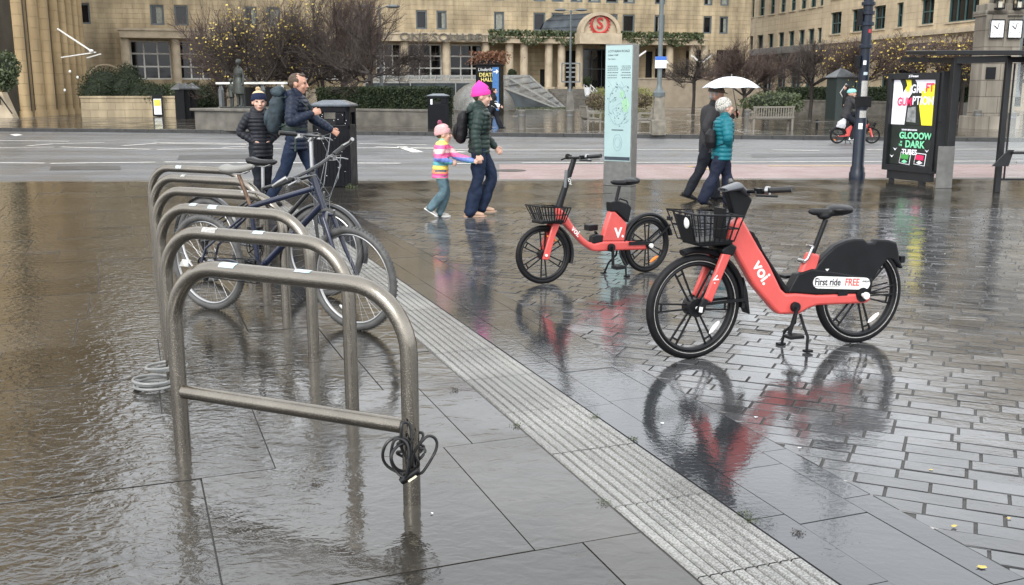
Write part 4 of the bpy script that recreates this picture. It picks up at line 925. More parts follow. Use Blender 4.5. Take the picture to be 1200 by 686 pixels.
# ---- black cable lock on the front hoop, grey cable coil at the second
M['rubber'] = mat('black_rubber', (.012,.012,.013), .38, var=.2, rvar=.08)
lk = thing('bicycle_lock', 'black cable lock wound round the right leg of the nearest hoop', 'bike lock', HB+Vector((0,0,.0)))
mb = MB(); random.seed(3)
def ring(c, rx, rz, yaw, tilt, n=28, r=.0058, ph=0):
    pts = []
    for i in range(n):
        a = 2*PI*i/n+ph; x = rx*math.cos(a)+.004*math.sin(3*a); z = rz*math.sin(a)+.006*math.sin(2*a+1)
        x, z = x*math.cos(tilt)-z*math.sin(tilt), x*math.sin(tilt)+z*math.cos(tilt)
        pts.append((c[0]+x*math.cos(yaw), c[1]+x*math.sin(yaw)+.008*math.sin(2*a), c[2]+z))
    mb.tube(pts, r, 8, closed=True)
for c, rx, rz, yw, tl in [((-.045,-.052,.215),.055,.07,.1,.2),((-.035,-.062,.21),.035,.075,-.2,.1),((.055,-.05,.22),.035,.075,.1,-.35),((0,-.0,.25),.05,.022,.1,.3),((-.02,-.055,.2),.045,.062,.5,.8),((-.012,-.048,.27),.02,.075,.2,.1),((0,0,.2),.052,.02,0,.0),((0,0,.225),.05,.018,.4,-.4)]: ring(c, rx, rz, yw, tl)
mb.build('cable', M['rubber'], lk, smooth=True)
mb = MB(); mb.cyl((-.03,-.06,.115),(.032,-.055,.155),.016,.016,14); mb.cyl((-.034,-.0605,.112),(-.03,-.06,.115),.013,.013,12); mb.build('lock_body', M['blackmetal'], lk, smooth=True)
mb = MB(); mb.bar((-.004,-.0745,.118),(.026,-.0715,.139),.004,.007,(0,0,1)); mb.build('lock_label', mat('cream_label', (.8,.75,.55), .5), lk)
mb = MB(); mb.cyl((-.036,-.061,.111),(-.0345,-.0605,.112),.004,.004,10); mb.build('keyhole', M['crest'], lk)
gl_ = HB+HS+HV
lk2 = thing('bicycle_lock', 'loose grey coiled cable lying at the left foot of the second hoop', 'bike lock', gl_+Vector((-.02,-.07,0)))
mb = MB()
for c, rx, ry, z, tl in [((-.06,0),.1,.09,.012,0),((-.055,.01),.095,.085,.028,.05),((-.065,-.005),.098,.088,.043,-.04),((.02,.03),.09,.07,.1,.12),((.0,.02),.1,.08,.115,.1)]:
    mb.tube([(c[0]+rx*math.cos(a), c[1]+ry*math.sin(a), z+tl*math.cos(a)*rx+.002) for a in [2*PI*i/30 for i in range(30)]], .0075, 8, closed=True)
mb.tube([(.03,.0,.115),(.06,.04,.2),(.04,.1,.25)], .0075, 8)
mb.build('cable', mat('grey_cable', (.22,.225,.22), .35, var=.2), lk2, smooth=True)
# ---- litter bin near
bn = bin_thing(Vector((-2.86, 16.45, 0)), R(-4), 'large black litter bin standing behind the walking man', w=.6, d=.5, h=1.37)
mb = MB()
for i in range(26): x, z = random.uniform(-.25,.27), random.uniform(.15,1.15); mb.ell((x,-.2575,z),(.006,.002,.006*random.uniform(.7,1.4)),6,4)
mb.build('glint_specks', M['clockw'], bn)  # white specks painted on as reflections glinting off the wet bin
# ---- map totem
M['totemsteel'] = mat('totem_steel', (.20,.20,.19), .38, metal=.7, var=.15, vscale=12, bump=.0008, bscale=90)
kc = G(726, 217.5); kt = thing('map_totem', 'tall grey wayfinding totem with a pale blue map panel', 'map sign', kc, R(-33))
kw, kdp, kh = .50, .20, 2.24
mb = MB(); mb.bx(-kw/2,kw/2,-kdp/2,kdp/2,0,kh); mb.build('body', M['totemsteel'], kt, bevel=.006)
M['mapblue'] = mat('map_panel', (.34,.47,.47), .18, var=.05, vscale=3, coat=.6)
mb = MB(); mb.bx(-kw/2+.012,kw/2-.018,-kdp/2-.006,-kdp/2-.001,.40,kh-.02); pn = mb.build('map_panel', M['mapblue'], kt)
fy = -kdp/2-.008
M['ink'] = mat('dark_ink', (.03,.045,.06), .5)
text('LOTHIAN ROAD', .052, M['ink'], pn, frameM((-.2,fy,2.13),(1,0,0),(0,0,1)), ext=.0008); text('Usher Hall', .042, M['ink'], pn, frameM((-.2,fy,2.07),(1,0,0),(0,0,1)), ext=.0008); text('City Centre', .028, M['ink'], pn, frameM((-.2,fy,2.01),(1,0,0),(0,0,1)), ext=.0008)
mb = MB()
for z in (1.9,1.87,1.84,1.80,1.76,1.72):
    x = -.2
    while x < .2:
        L_ = random.uniform(.012,.035); 
        if abs(x) > .03: mb.bx(x,min(.21,x+L_),fy-.001,fy+.001,z-.006,z+.004)
        x += L_+.008
for _ in range(46): x, z = random.uniform(-.19,.19), random.uniform(.95,1.65); s_ = random.uniform(.003,.008); mb.bx(x-s_,x+s_,fy-.001,fy+.001,z-s_,z+s_)
mb.bx(-.11,.1,fy-.001,fy+.001,.89,.905); mb.bx(-kw/2+.02,kw/2-.025,fy-.001,fy+.001,.415,.47)
mb.build('map_marks', M['ink'], pn)
mb = MB()
for rx, rz, cx, cz in ((.16,.3,-.01,1.28),(.075,.13,.0,.7),(.05,.08,.0,.7)): mb.tube([(cx+rx*math.cos(a), fy, cz+rz*math.sin(a)) for a in [2*PI*i/40 for i in range(40)]], .0022, 4, closed=True)
for _ in range(34):
    x, z = random.uniform(-.17,.15), random.uniform(.98,1.6); a = random.choice((.5,.6,2.1,2.2)); L_ = random.uniform(.04,.12); mb.bar((x,fy,z),(min(.21,max(-.21,x+L_*math.cos(a))),fy,z+L_*math.sin(a)),.0012,.004,(0,1,0))
mb.build('map_streets', mat('map_grey', (.19,.30,.33), .4), pn)
mb = MB(); mb.prism([(.08,1.2),(.16,1.18),(.2,1.3),(.15,1.42),(.06,1.36)], fy-.0005, fy+.001); mb.prism([(.02,1.42),(.08,1.4),(.11,1.5),(.04,1.52)], fy-.0005, fy+.001); mb.build('map_park', mat('map_green', (.30,.52,.33), .4), pn)
# ---- navy pole
c = G(1004, 210.5); t = thing('traffic_pole', 'dark navy pole with equipment boxes and stickers beside the bus shelter', 'pole', c)
mb = MB(); mb.lathe([(.135,0),(.135,.12),(.12,.14),(.118,.2),(.1,.24),(.098,1.2),(.085,1.26),(.083,1.6),(.078,6.5),(0,6.5)], 20); mb.build('shaft', M['navy'], t, smooth=True)
mb = MB()
for z in (1.24,1.32,2.25,2.62,2.8,2.95): mb.lathe([(.105,z-.03),(.112,z-.025),(.112,z+.025),(.105,z+.03)], 18)
mb.build('clamp', M['navy'], t)
for b_ in ((-.13,.12,-.12,-.02,1.24,1.42),(-.16,-.09,-.06,.06,1.9,2.1),(-.17,-.1,-.05,.04,2.6,2.85)): mb = MB(); mb.bx(*b_); mb.build('junction_box', M['blackmetal'], t, bevel=.006)
for x, z, w_, h_, m_ in ((.0,1.55,.11,.26,'sticker2'),(-.03,1.98,.05,.07,'clockw'),(.0,1.12,.12,.12,'sticker2'),(-.03,.92,.07,.1,'clockw'),(.03,2.5,.05,.06,'crest'),(.0,1.8,.07,.05,'sticker')):
    rr = .101 if z < 1.2 else .0865
    mb = MB(); n = 6; a0 = -PI/2+x/.1
    for i in range(n):
        a, b = a0-w_/rr/2+w_/rr*i/n, a0-w_/rr/2+w_/rr*(i+1)/n
        mb.poly([(rr*math.cos(a),rr*math.sin(a),z-h_/2),(rr*math.cos(b),rr*math.sin(b),z-h_/2),(rr*math.cos(b),rr*math.sin(b),z+h_/2),(rr*math.cos(a),rr*math.sin(a),z+h_/2)])
    mb.build('sticker', M[m_], t)
# ---- bus shelter
bs = thing('bus_shelter', 'grey steel bus shelter with a lit poster panel at its end', 'bus shelter', (6.93, 16.1, 0))
O = Vector((6.93,16.1,0)); M['shel'] = mat('shelter_grey', (.022,.023,.025), .35, var=.15, metal=.2, spec=.3, rvar=.08)
M['shel2'] = mat('shelter_light', (.30,.31,.32), .35, metal=.4, var=.1)
mb = MB(); mb.bx(-.06,.06,-.07,.07,0,2.02); mb.build('post', M['shel'], bs, bevel=.008)
mb = MB(); mb.bx(-.22,.04,-.13,-.102,.0,.66); mb.build('cabinet', M['shel2'] if False else M['totemsteel'], bs, bevel=.005)
p2 = Vector((7.36,15.3,0))-O; mb = MB(); mb.bx(p2.x-.04,p2.x+.04,p2.y-.04,p2.y+.04,0,2.0); mb.build('post', M['shel'], bs, bevel=.006)
mb = MB(); mb.bx(p2.x+3.6,p2.x+3.7,p2.y-.05,p2.y+.05,0,2.0); mb.build('post', M['shel'], bs)
mb = MB()
rc = [(-.25,1.45,2.11),(5.6,1.45,2.11),(5.6,-1.25,2.02),(.42,-1.25,2.02),(-.25,.2,2.07)]
top = [mb.v((x,y,z+.07)) for x,y,z in rc]; bot = [mb.v((x,y,z)) for x,y,z in rc]; mb.f(top); mb.f(bot[::-1])
for i in range(5): j = (i+1)%5; mb.f([bot[i],bot[j],top[j],top[i]])
mb.build('roof', M['shel'], bs, bevel=.01)
mb = MB(); mb.bar((.45,-1.28,2.0),(5.6,-1.28,2.0),.05,.09); mb.build('gutter', M['shel2'], bs)
mb = MB(); mb.bar((0,-.05,1.98),(p2.x,p2.y,1.98),.08,.1); mb.bar((p2.x,p2.y,1.97),(p2.x+3.7,p2.y,1.97),.06,.08); mb.bar((0,0,1.98),(-.35,1.3,2.03),.08,.08); mb.build('beam', M['shel'], bs)
M['clear'] = mat('clear_glass', (.8,.85,.85), .03, var=.02, alpha=.12)
mb = MB(); mb.bx(p2.x+.08,p2.x+3.5,p2.y-.006,p2.y+.006,.22,1.9); mb.build('glass_panel', M['clear'], bs)
mb = MB(); mb.bar((p2.x,p2.y,.2),(p2.x+3.6,p2.y,.2),.03,.03); mb.bar((p2.x+.09,p2.y-.01,.2),(p2.x+.09,p2.y-.01,1.92),.02,.02); mb.build('glass_frame', M['shel'], bs)
mb = MB(); mb.bar((p2.x+.02,p2.y-.28,.62),(p2.x+3.4,p2.y-.28,.62),.2,.035); mb.build('perch_seat', M['shel'], bs, bevel=.008)
mb = MB(); mb.bar((p2.x+.1,p2.y-.32,.48),(p2.x+3.4,p2.y-.32,.48),.03,.03); mb.build('perch_rail', M['shel2'], bs)
mb = MB(); mb.M = Matrix.Translation((p2.x, p2.y, 0)); mb.prism([(-.24,.42),(.0,.42),(.06,.66),(-.02,.66)], -.3, -.27); mb.build('perch_bracket', M['shel'], bs)
# poster panel
pA, pB = Vector((6.40,17.40,0)), Vector((6.86,16.42,0)); an = math.atan2(pB.y-pA.y, pB.x-pA.x); PW = (pB-pA).length
PM = Matrix.Translation(pA-O) @ Matrix.Rotation(an, 4, 'Z')
mb = MB(PM); z0, z1 = .19, 1.80; fr = .075
mb.bx(0,fr,-.06,.1,z0,z1); mb.bx(PW-fr,PW,-.06,.1,z0,z1); mb.bx(fr,PW-fr,-.06,.1,z0,z0+.1); mb.bx(fr,PW-fr,-.06,.1,z1-.1,z1); mb.bx(fr,PW-fr,.0,.09,z0+.1,z1-.1)
mb.bx(PW-.0,PW+.06,-.03,.2,z0+.05,z1+.02)
pc = mb.build('poster_case', M['shel'], bs, bevel=.004)
mb = MB(PM); mb.bx(.1,PW-.06,-.03,.07,.05,z0-.002); mb.bx(.14,.2,-.02,.05,0,.05); mb.bx(PW-.3,PW-.2,-.02,.05,0,.05); mb.build('plinth', M['shel'], bs)
def panel(name, pts, m, y=-.012, th=.003, par=None):
    mb = MB(PM); mb.prism(pts, y-th, y); return mb.build(name, m, par or pc)
x0, x1 = fr+.012, PW-fr-.012; zm = .96; zt, zb_ = z1-.11, z0+.11
M['pwhite'] = mat('poster_white', (.72,.72,.78), .35, var=.05, emis=.25); M['pyel'] = mat('poster_yellow2', (.75,.66,.03), .35, var=.06, emis=.25); M['pblk'] = mat('poster_black', (.012,.018,.014), .3, var=.4, vscale=4)
M['pred'] = mat('poster_red', (.62,.02,.10), .4, var=.05, emis=.2); M['pgreen'] = mat('poster_mint', (.20,.62,.36), .4, var=.1, emis=.2); M['pgrn2'] = mat('poster_green', (.06,.33,.07), .4, emis=.1); M['pdk'] = mat('poster_grey', (.25,.26,.26), .4, var=.6, vscale=9)
panel('white_sheet', [(x0,zm),(x1,zm),(x1,zt),(x0,zt)], M['pwhite'], -.001)
panel('yellow_shape', [(x0+.60,zm),(x1,zm),(x1,zt-.05),(x0+.55,zt-.18)], M['pyel'], -.006)
panel('yellow_shape', [(x0+.18,zt-.06),(x0+.33,zt-.22),(x0+.42,zt),(x0+.2,zt)], M['pyel'], -.006)
panel('dark_shape', [(x0+.30,zm),(x0+.66,zm),(x0+.58,zm+.32),(x0+.62,zm+.5),(x0+.46,zt),(x0+.38,zt),(x0+.42,zm+.52),(x0+.33,zm+.4)], M['pblk'], -.010)
panel('dark_shape', [(x0+.14,zt),(x0+.26,zt),(x0+.3,zt-.09),(x0+.22,zt-.2),(x0+.2,zt-.1)], M['pblk'], -.010)
panel('grey_shape', [(x0+.34,zm+.05),(x0+.54,zm+.04),(x0+.52,zm+.3),(x0+.36,zm+.28)], M['pdk'], -.014)
def ptext(s, size, m, x, z, nm='lettering', sx=.8, y=-.022, bold=.02): return text(s, size, m, pc, PM @ frameM((x,y,z),(1,0,0),(0,0,1)), nm, .0015, sx=sx, bold=bold)
ptext('GRA', .19, M['pwhite'], x0+.40, zt-.15, sx=.78); ptext('FT', .19, M['pred'], x0+.70, zt-.13, sx=.82)
ptext('GUM', .19, M['pred'], x0+.12, zt-.36, sx=.74); ptext('PTION', .19, M['pwhite'], x0+.44, zt-.34, sx=.8)
panel('black_sheet', [(x0,zb_),(x1,zb_),(x1,zm-.012),(x0,zm-.012)], M['pblk'], -.002)
ptext('THE NEW LIMITED EDITION', .035, M['pwhite'], x0+.26, zm-.085, sx=.75)
ptext('GLOOOW', .15, M['pgreen'], x0+.22, zm-.18, sx=.95, bold=.03); ptext('IN', .05, M['pgreen'], x0+.25, zm-.29); ptext('THE', .05, M['pgreen'], x0+.22, zm-.34); ptext('DARK', .16, M['pgreen'], x0+.36, zm-.32, sx=.95, bold=.03)
ptext('TUBES', .12, M['pwhite'], x0+.30, zm-.45, sx=.95, bold=.03)
for x, z in ((x0+.14,zm-.42),(x0+.82,zm-.42),(x0+.08,zb_+.12)): panel('bat_shape', [(x-.05,z+.03),(x,z-.015),(x+.04,z+.035),(x,z+.01)], M['pwhite'], -.01)
for xx, mm in ((x0+.24, 'pgrn2'), (x0+.56, 'pred')):
    panel('pack_shape', [(xx,zb_+.02),(xx+.23,zb_),(xx+.25,zb_+.2),(xx+.03,zb_+.21)], M['pwhite'], -.006); panel('pack_shape', [(xx+.012,zb_+.03),(xx+.22,zb_+.012),(xx+.238,zb_+.19),(xx+.04,zb_+.198)], M['pblk'], -.010)
    panel('pack_shape', [(xx+.03,zb_+.1),(xx+.2,zb_+.09),(xx+.21,zb_+.17),(xx+.05,zb_+.18)], M[mm], -.014); panel('pack_shape', [(xx+.06,zb_+.05),(xx+.12,zb_+.025),(xx+.19,zb_+.05),(xx+.12,zb_+.085)], M['pwhite'] if mm == 'pred' else M['pgreen'], -.014)
text('JCDecaux', .05, M['pwhite'], pc, PM @ frameM((PW*.42,-.062,z1-.05),(1,0,0),(0,0,1)), ext=.001, bold=.02)
# ================================================================ BICYCLES
M['tyre'] = mat('tyre_rubber', (.007,.007,.008), .5, spec=.22, var=.3, vscale=30, bump=.001, bscale=120)
M['tyregrey'] = mat('muddy_tyre', (.05,.05,.048), .6, var=.4, vscale=14, col2=(.10,.10,.097))
M['alu'] = mat('aluminium', (.42,.42,.42), .28, metal=1, var=.1)
M['plastic'] = mat('black_plastic', (.007,.0075,.009), .42, var=.25, rvar=.07, vscale=9, spec=.25, drops=150, dsize=.0004)
M['coral'] = mat('coral_paint', (.60,.085,.075), .36, var=.10, coat=.25, vscale=6, drops=140, dsize=.0005, rvar=.08, detail=8)
M['white'] = mat('white_plastic', (.78,.78,.76), .35, var=.05)
M['orange'] = mat('orange_reflector', (.85,.22,.02), .25, var=.1)
M['bluep'] = mat('dark_blue_paint', (.006,.011,.034), .25, var=.2, coat=.4)
M['blackp'] = mat('black_paint', (.010,.011,.013), .25, var=.2, coat=.5)
M['saddleg'] = mat('grey_saddle', (.20,.195,.18), .5, var=.2)
M['saddleb'] = mat('black_saddle', (.010,.010,.011), .42, spec=.35, drops=120, dsize=.001, var=.3, rvar=.1)
M['rust'] = mat('rusty_steel', (.13,.085,.06), .45, metal=.7, var=.6, vscale=25)
def steer(px, pz, ang, head=70):
    ax = Vector((-math.cos(R(head)), 0, math.sin(R(head)))); return Matrix.Translation((px,0,pz)) @ Matrix.Rotation(ang, 4, ax) @ Matrix.Translation((-px,0,-pz))
def mtb_wheel(root, x, r, Mx=Matrix(), knobs=True, rim='alu', tyre='tyregrey'):
    mb = MB(Mx); c = (x,0,r); rt = .024
    mb.torus(c, r-.052, .008, 56, 8, sq=1.2)
    mb.cyl((x,-.045,r),(x,.045,r),.018,.018,12); mb.cyl((x,-.07,r),(x,.07,r),.007,.007,8)
    for i in range(32):
        a = 2*PI*i/32; b = a+(.35 if (i//2) % 2 else -.35); s_ = .03 if i % 2 else -.03
        mb.tube([(x+.018*math.cos(b), s_, r+.018*math.sin(b)), (x+(r-.055)*math.cos(a), 0, r+(r-.055)*math.sin(a))], .0009, 4, cap=False)
    w_ = mb.build('wheel', M[rim], root, smooth=True)
    mb = MB(Mx); mb.torus(c, r-rt, rt, 64, 12)
    if knobs:
        for i in range(72):
            a = 2*PI*i/72
            for q, s_ in ((-.55,0),(.55,.5),(0,.25)):
                aa = a+s_*2*PI/72; rr = r-rt+rt*math.cos(q)*1.05; y = rt*math.sin(q)*1.05
                p = Vector((x+rr*math.cos(aa), y, r+rr*math.sin(aa))); d = Vector((math.cos(aa),0,math.sin(aa)))
                mb.bar(p, p+d*.005, .008, .007, (0,1,0))
    mb.build('tyre', M[tyre], w_, smooth=True)
    return w_
def saddle(mb, x, z, L=.27, W=.15, tilt=0):
    n = 10; pts = []; rad = []
    for i in range(n+1):
        k = i/n; xx = x+L*(.5-k); wv = .022+(W/2-.022)*max(0, (k-.35)/.65)**1.1 if k > .35 else .022+.004*k
        if k > .92: wv *= .8
        pts.append((xx, 0, z+.012*math.sin(PI*k)*-1+.02*max(0,k-.75)*2+tilt*(.5-k))); rad.append((wv, .020+.012*k))
    rad[0] = (.012,.01); rad[-1] = (rad[-1][0]*.7,.018)
    mb.tube(pts, rad, 16, ref=(0,1,0))
def city_bike(label, loc, rz, spec, roll=0):
    s = spec; t = thing('bicycle', label, 'bicycle', loc, rz, s.get('group')); t.rotation_euler = (roll, 0, rz)
    r, wb = s['r'], s['wb']; bb = s['bb']; cl = s['cl']; ht = s['ht']; hb = s['hb']; fm = M[s['paint']]
    ha = math.degrees(math.atan2(ht[1]-hb[1], hb[0]-ht[0])); S = steer(hb[0], hb[1], s['steer'], ha)
    P3 = lambda p, y=0: (p[0], y, p[1])
    tr = s.get('tr', .018)
    mb = MB(); mb.tube([P3(bb), P3(cl)], .0165, 12); mb.tube([P3(cl), P3((ht[0]+.015, ht[1]-.06))], tr, 12); mb.tube([P3(bb), P3((hb[0]-.01, hb[1]+.03))], tr*1.25, 12); mb.tube([P3(hb), P3(ht)], .021, 12)
    for y in (-1,1):
        mb.tube([P3(bb, .03*y), P3((.12,r+.02), .055*y), P3((0,r), .065*y)], .010, 8); mb.tube([P3((cl[0],cl[1]-.03), .02*y), P3((.06,r+.12), .06*y), P3((0,r), .065*y)], .009, 8)
    mb.cyl(P3(bb,-.04), P3(bb,.04), .022, .022, 14)
    mb.build('frame', fm, t, smooth=True)
    mb = MB(S); cr = (hb[0]+.01, hb[1]-.03)
    for y in (-1,1): mb.tube([P3(cr,.0), P3((cr[0]+.02,cr[1]-.02), .045*y), P3((cr[0]+(wb-cr[0])*.5, r+(cr[1]-r)*.45), .055*y), P3((wb,r), .052*y)], [.02,.016,.014,.010], 10)
    mb.build('fork', fm, t, smooth=True)
    mtb_wheel(t, 0, r, knobs=s.get('knobs', True)); fw = mtb_wheel(t, wb, r, S, knobs=s.get('knobs', True))
    mb = MB(S); a = 4.35; mb.M = S @ Matrix.Translation((wb+(r-.12)*math.cos(a), 0, r+(r-.12)*math.sin(a))) @ Matrix.Rotation(-a+PI/2, 4, 'Y'); mb.ell((0,0,0), (.055,.006,.015), 14, 8); mb.build('reflector', M['white'], fw, smooth=True)
    # crankset
    cx, cz = bb; mb = MB()
    for rr, y in ((.085,-.055),(.065,-.048)):
        mb.torus((cx,y,cz), rr, .004, 36, 6)
    for i in range(5): a = 2*PI*i/5; mb.bar((cx,-.052,cz),(cx+.085*math.cos(a),-.052,cz+.085*math.sin(a)),.006,.014,(0,1,0))
    for a, y in ((s.get('crank', -.5),-.07),(s.get('crank', -.5)+PI,.07)): mb.bar((cx,y,cz),(cx+.17*math.cos(a),y,cz+.17*math.sin(a)),.014,.022,(0,1,0))
    ck = mb.build('crankset', M['blackmetal'], t)
    for a, y in ((s.get('crank', -.5),-.12),(s.get('crank', -.5)+PI,.12)): mb = MB(); mb.box((cx+.17*math.cos(a),y,cz+.17*math.sin(a)),(.09,.08,.022)); mb.build('pedal', M['plastic'], ck, bevel=.004)
    mb = MB(); mb.torus((0,-.045,r), .045, .006, 24, 6); mb.torus((0,-.04,r), .032, .006, 20, 6)
    mb.bar((0,-.05,r+.045),(cx,-.052,cz+.085),.006,.009,(0,1,0)); mb.bar((.02,-.05,r-.09),(cx,-.052,cz-.085),.006,.009,(0,1,0)); mb.bar((.0,-.05,r),(.03,-.06,r-.12),.015,.03,(0,1,0)); mb.torus((.02,-.05,r-.09),.022,.006,16,6); mb.build('chain', M['blackmetal'], t)
    # seat
    sx_, sz_ = s['seat']; mb = MB(); mb.tube([P3(cl), (sx_+.0,0,sz_-.045)], .0135, 12); mb.build('seat_post', M[s.get('post','alu')], t, smooth=True)
    mb = MB(); saddle(mb, sx_, sz_, .28, .15, s.get('tilt', 0)); 
    sd_ = mb.build('saddle', M[s['saddle']], t, smooth=True, angle=60)
    mb = MB()
    for y in (-.025,.025): mb.tube([(sx_+.1,y*.4,sz_-.02),(sx_+.04,y,sz_-.04),(sx_-.06,y,sz_-.04),(sx_-.11,y*1.4,sz_-.015)], .0035, 6)
    mb.build('saddle_rail', M['alu'], sd_)
    # stem, bar, grips, levers, cables
    st_, zt = s['stem'], ht[1]
    mb = MB(S); mb.tube([P3((ht[0],ht[1]-.03)), P3(st_)], .014, 12); bc = s['bar']; mb.tube([P3((st_[0]-.01,st_[1]-.02)), P3(bc)], .016, 10); mb.build('stem', M[s.get('stemm','blackp')], t, smooth=True)
    hw = s.get('hw', .30); up = s.get('bartilt', 0); back = s.get('back', .04)
    bar = lambda y: (bc[0]-back*(abs(y)/hw)**2, y, bc[1]+up*y/hw+.015*abs(y)/hw)
    mb = MB(S); mb.tube([bar(y*hw) for y in (-1,-.6,-.2,.2,.6,1)], .0115, 10); hb_ = mb.build('handlebar', M['blackp'], t, smooth=True)
    for sg in (-1,1):
        mb = MB(S); mb.tube([bar(sg*hw*.62), bar(sg*hw*1.0)], .0165, 12); mb.build('grip', M['rubber'], hb_, smooth=True)
        if s.get('barend') and (sg == s['barend'] or s['barend'] == 2): mb = MB(S); e_ = Vector(bar(sg*hw*1.0)); mb.tube([e_-Vector((.01,0,0)), e_+Vector((.05,sg*.01,.03)), e_+Vector((.09,-sg*.01,.055))], .013, 12); mb.build('bar_end', M['alu'], hb_, smooth=True)
        mb = MB(S); e_ = Vector(bar(sg*hw*.55)); mb.box(e_+Vector((.01,0,-.01)), (.035,.04,.03)); mb.tube([e_+Vector((.03,0,-.01)), e_+Vector((.05,sg*.05,-.015)), e_+Vector((.045,sg*.11,-.03))], .005, 6); mb.build('brake_lever', M['alu'], hb_, smooth=True)
        mb = MB(S); e0 = e_+Vector((.03,0,0)); q = Vector(P3(cr)); mb.tube([e0, e0+Vector((.10,-sg*.06,.02)), e0+Vector((.13,-sg*.14,-.12)), Vector((ht[0]+.09,sg*.03,ht[1]-.12)), q+Vector((.03,sg*.01,.03))], .0026, 5)
        mb.tube([e0, e0+Vector((.07,-sg*.03,-.05)), Vector((ht[0]+.07,sg*.05,ht[1]-.15)), Vector((ht[0]-.03,sg*.02,ht[1]-.09))], .0026, 5); mb.build('cable', M['greymetal'], hb_)
    for y in (-1,1): mb = MB(S); mb.bar((cr[0]+.03,y*.045,cr[1]-.06),(cr[0]+.045,y*.035,cr[1]+.02),.012,.014); mb.build('brake', M['alu'], t)
    if s.get('fender'):
        mb = MB(); mb.torus((0,0,r), r+.018, .018, 40, 6, R(20), R(200), sq=1.4); mb.build('mudguard', M[s['fender']], t, smooth=True)
        mb = MB(S); mb.torus((wb,0,r), r+.018, .018, 40, 6, R(-10), R(165), sq=1.4); mb.build('mudguard', M[s['fender']], t, smooth=True)
    return t
bA, bB = G(249,363), G(418,387); bang = math.atan2(bB.y-bA.y, bB.x-bA.x)
blue = dict(r=.345, wb=1.285, bb=(.48,.335), cl=(.455,.77), ht=(1.02,.985), hb=(1.085,.79), paint='bluep', steer=R(-1), seat=(.37,1.03), saddle='saddleg', post='rust', stem=(1.0,1.05), bar=(1.03,1.05), bartilt=.085, hw=.34, back=.03, barend=2, crank=-.15, tr=.019, tilt=.03)
city_bike('dark blue mountain bike with a pale grey saddle, locked nearest the camera', bA, bang, blue, R(3))
b2 = dict(r=.34, wb=1.2, bb=(.56,.33), cl=(.60,.79), ht=(1.09,.97), hb=(1.12,.80), paint='blackp', steer=R(8), seat=(.60,1.0), saddle='saddleb', post='alu', stem=(1.075,1.18), bar=(1.10,1.20), stemm='alu', hw=.27, back=.12, fender='blackp', knobs=False, tr=.015, crank=1.2)
city_bike('black city bicycle with mudguards and silver stem, parked behind the blue one', bA+Vector((-.34,1.06,0)), bang, b2, R(-3))
# ---- red hire bikes
def mag_wheel(root, x, r, Mx=Matrix(), line=True, pairs=6, ph=.1, hubr=.05, refl='white', ra=4.2):
    mb = MB(Mx); c = (x,0,r); rt = r*.085
    mb.torus(c, r-rt*2.15, rt*.55, 56, 8, sq=1.5)
    mb.cyl((x,-.04,r),(x,.04,r),hubr,hubr,20)
    for i in range(pairs):
        a = 2*PI*i/pairs+ph; d = Vector((math.cos(a),0,math.sin(a))); n_ = Vector((-d.z,0,d.x)); o_ = Vector(c)
        for s_ in (-1,1): mb.bar(o_+d*hubr*.8+n_*.014*s_, o_+d*(r-rt*2.4)+n_*.024*s_, .010, .009, (0,1,0))
        mb.bar(o_+d*(r-rt*3.6)-n_*.026, o_+d*(r-rt*3.6)+n_*.026, .01, .008, (0,1,0))
    w_ = mb.build('wheel', M['plastic'], root, smooth=True, angle=30)
    mb = MB(Mx); mb.torus(c, r-rt, rt, 72, 14); mb.build('tyre', M['tyre'], w_, smooth=True)
    if line:
        for s_ in (-1,1): mb = MB(Mx); mb.torus((x,s_*rt*.86,r), r-rt*1.45, .0022, 72, 6); mb.build('reflective_line', M['sticker2'], w_)
    mb = MB(); mb.M = Mx @ Matrix.Translation((x+(r*.62)*math.cos(ra), .012, r+(r*.62)*math.sin(ra))) @ Matrix.Rotation(-ra+PI/2, 4, 'Y'); mb.ell((0,0,0), (.05,.012,.014), 14, 8); mb.build('reflector', M[refl], w_, smooth=True)
    mb = MB(Mx); mb.cyl((x,-.075,r),(x,.075,r),.011,.011,10); mb.build('axle', M['white'], w_)
    return w_
def plate(root, name, pts, hw, m, bevel=.012, parent=None, Mx=None): mb = MB(Mx); mb.prism(pts, -hw, hw); return mb.build(name, m, parent or root, smooth=True, bevel=bevel, bseg=3, angle=50)
def basket(root, Mx, x0, x1, z0, z1, w0, w1, nb=7, headlight=True, m='plastic'):
    mb = MB(Mx)
    B = [(x0+.0,-w0,z0),(x1-.05,-w0,z0),(x1-.05,w0,z0),(x0+.0,w0,z0)]; T = [(x0-.03,-w1,z1-.02),(x1,-w1,z1),(x1,w1,z1),(x0-.03,w1,z1-.02)]
    for k in (0,.5,1):
        q = [Vector(b).lerp(Vector(t_), k) for b, t_ in zip(B,T)]
        mb.tube(q, .0065 if k == 1 else .0045, 6, closed=True)
    for i in range(4):
        b0, b1, t0, t1 = Vector(B[i]), Vector(B[(i+1)%4]), Vector(T[i]), Vector(T[(i+1)%4])
        for j in range(nb if i % 2 == 0 else nb-2):
            k = j/(nb if i % 2 == 0 else nb-2); mb.tube([b0.lerp(b1,k), t0.lerp(t1,k)], .0042, 6)
    for j in range(1,7): k = j/7; mb.tube([Vector(B[0]).lerp(Vector(B[3]),k), Vector(B[1]).lerp(Vector(B[2]),k)], .0035, 5)
    for j in range(1,6): k = j/6; mb.tube([Vector(B[0]).lerp(Vector(B[1]),k), Vector(B[3]).lerp(Vector(B[2]),k)], .0035, 5)
    return mb.build('basket', M[m], root, smooth=True)
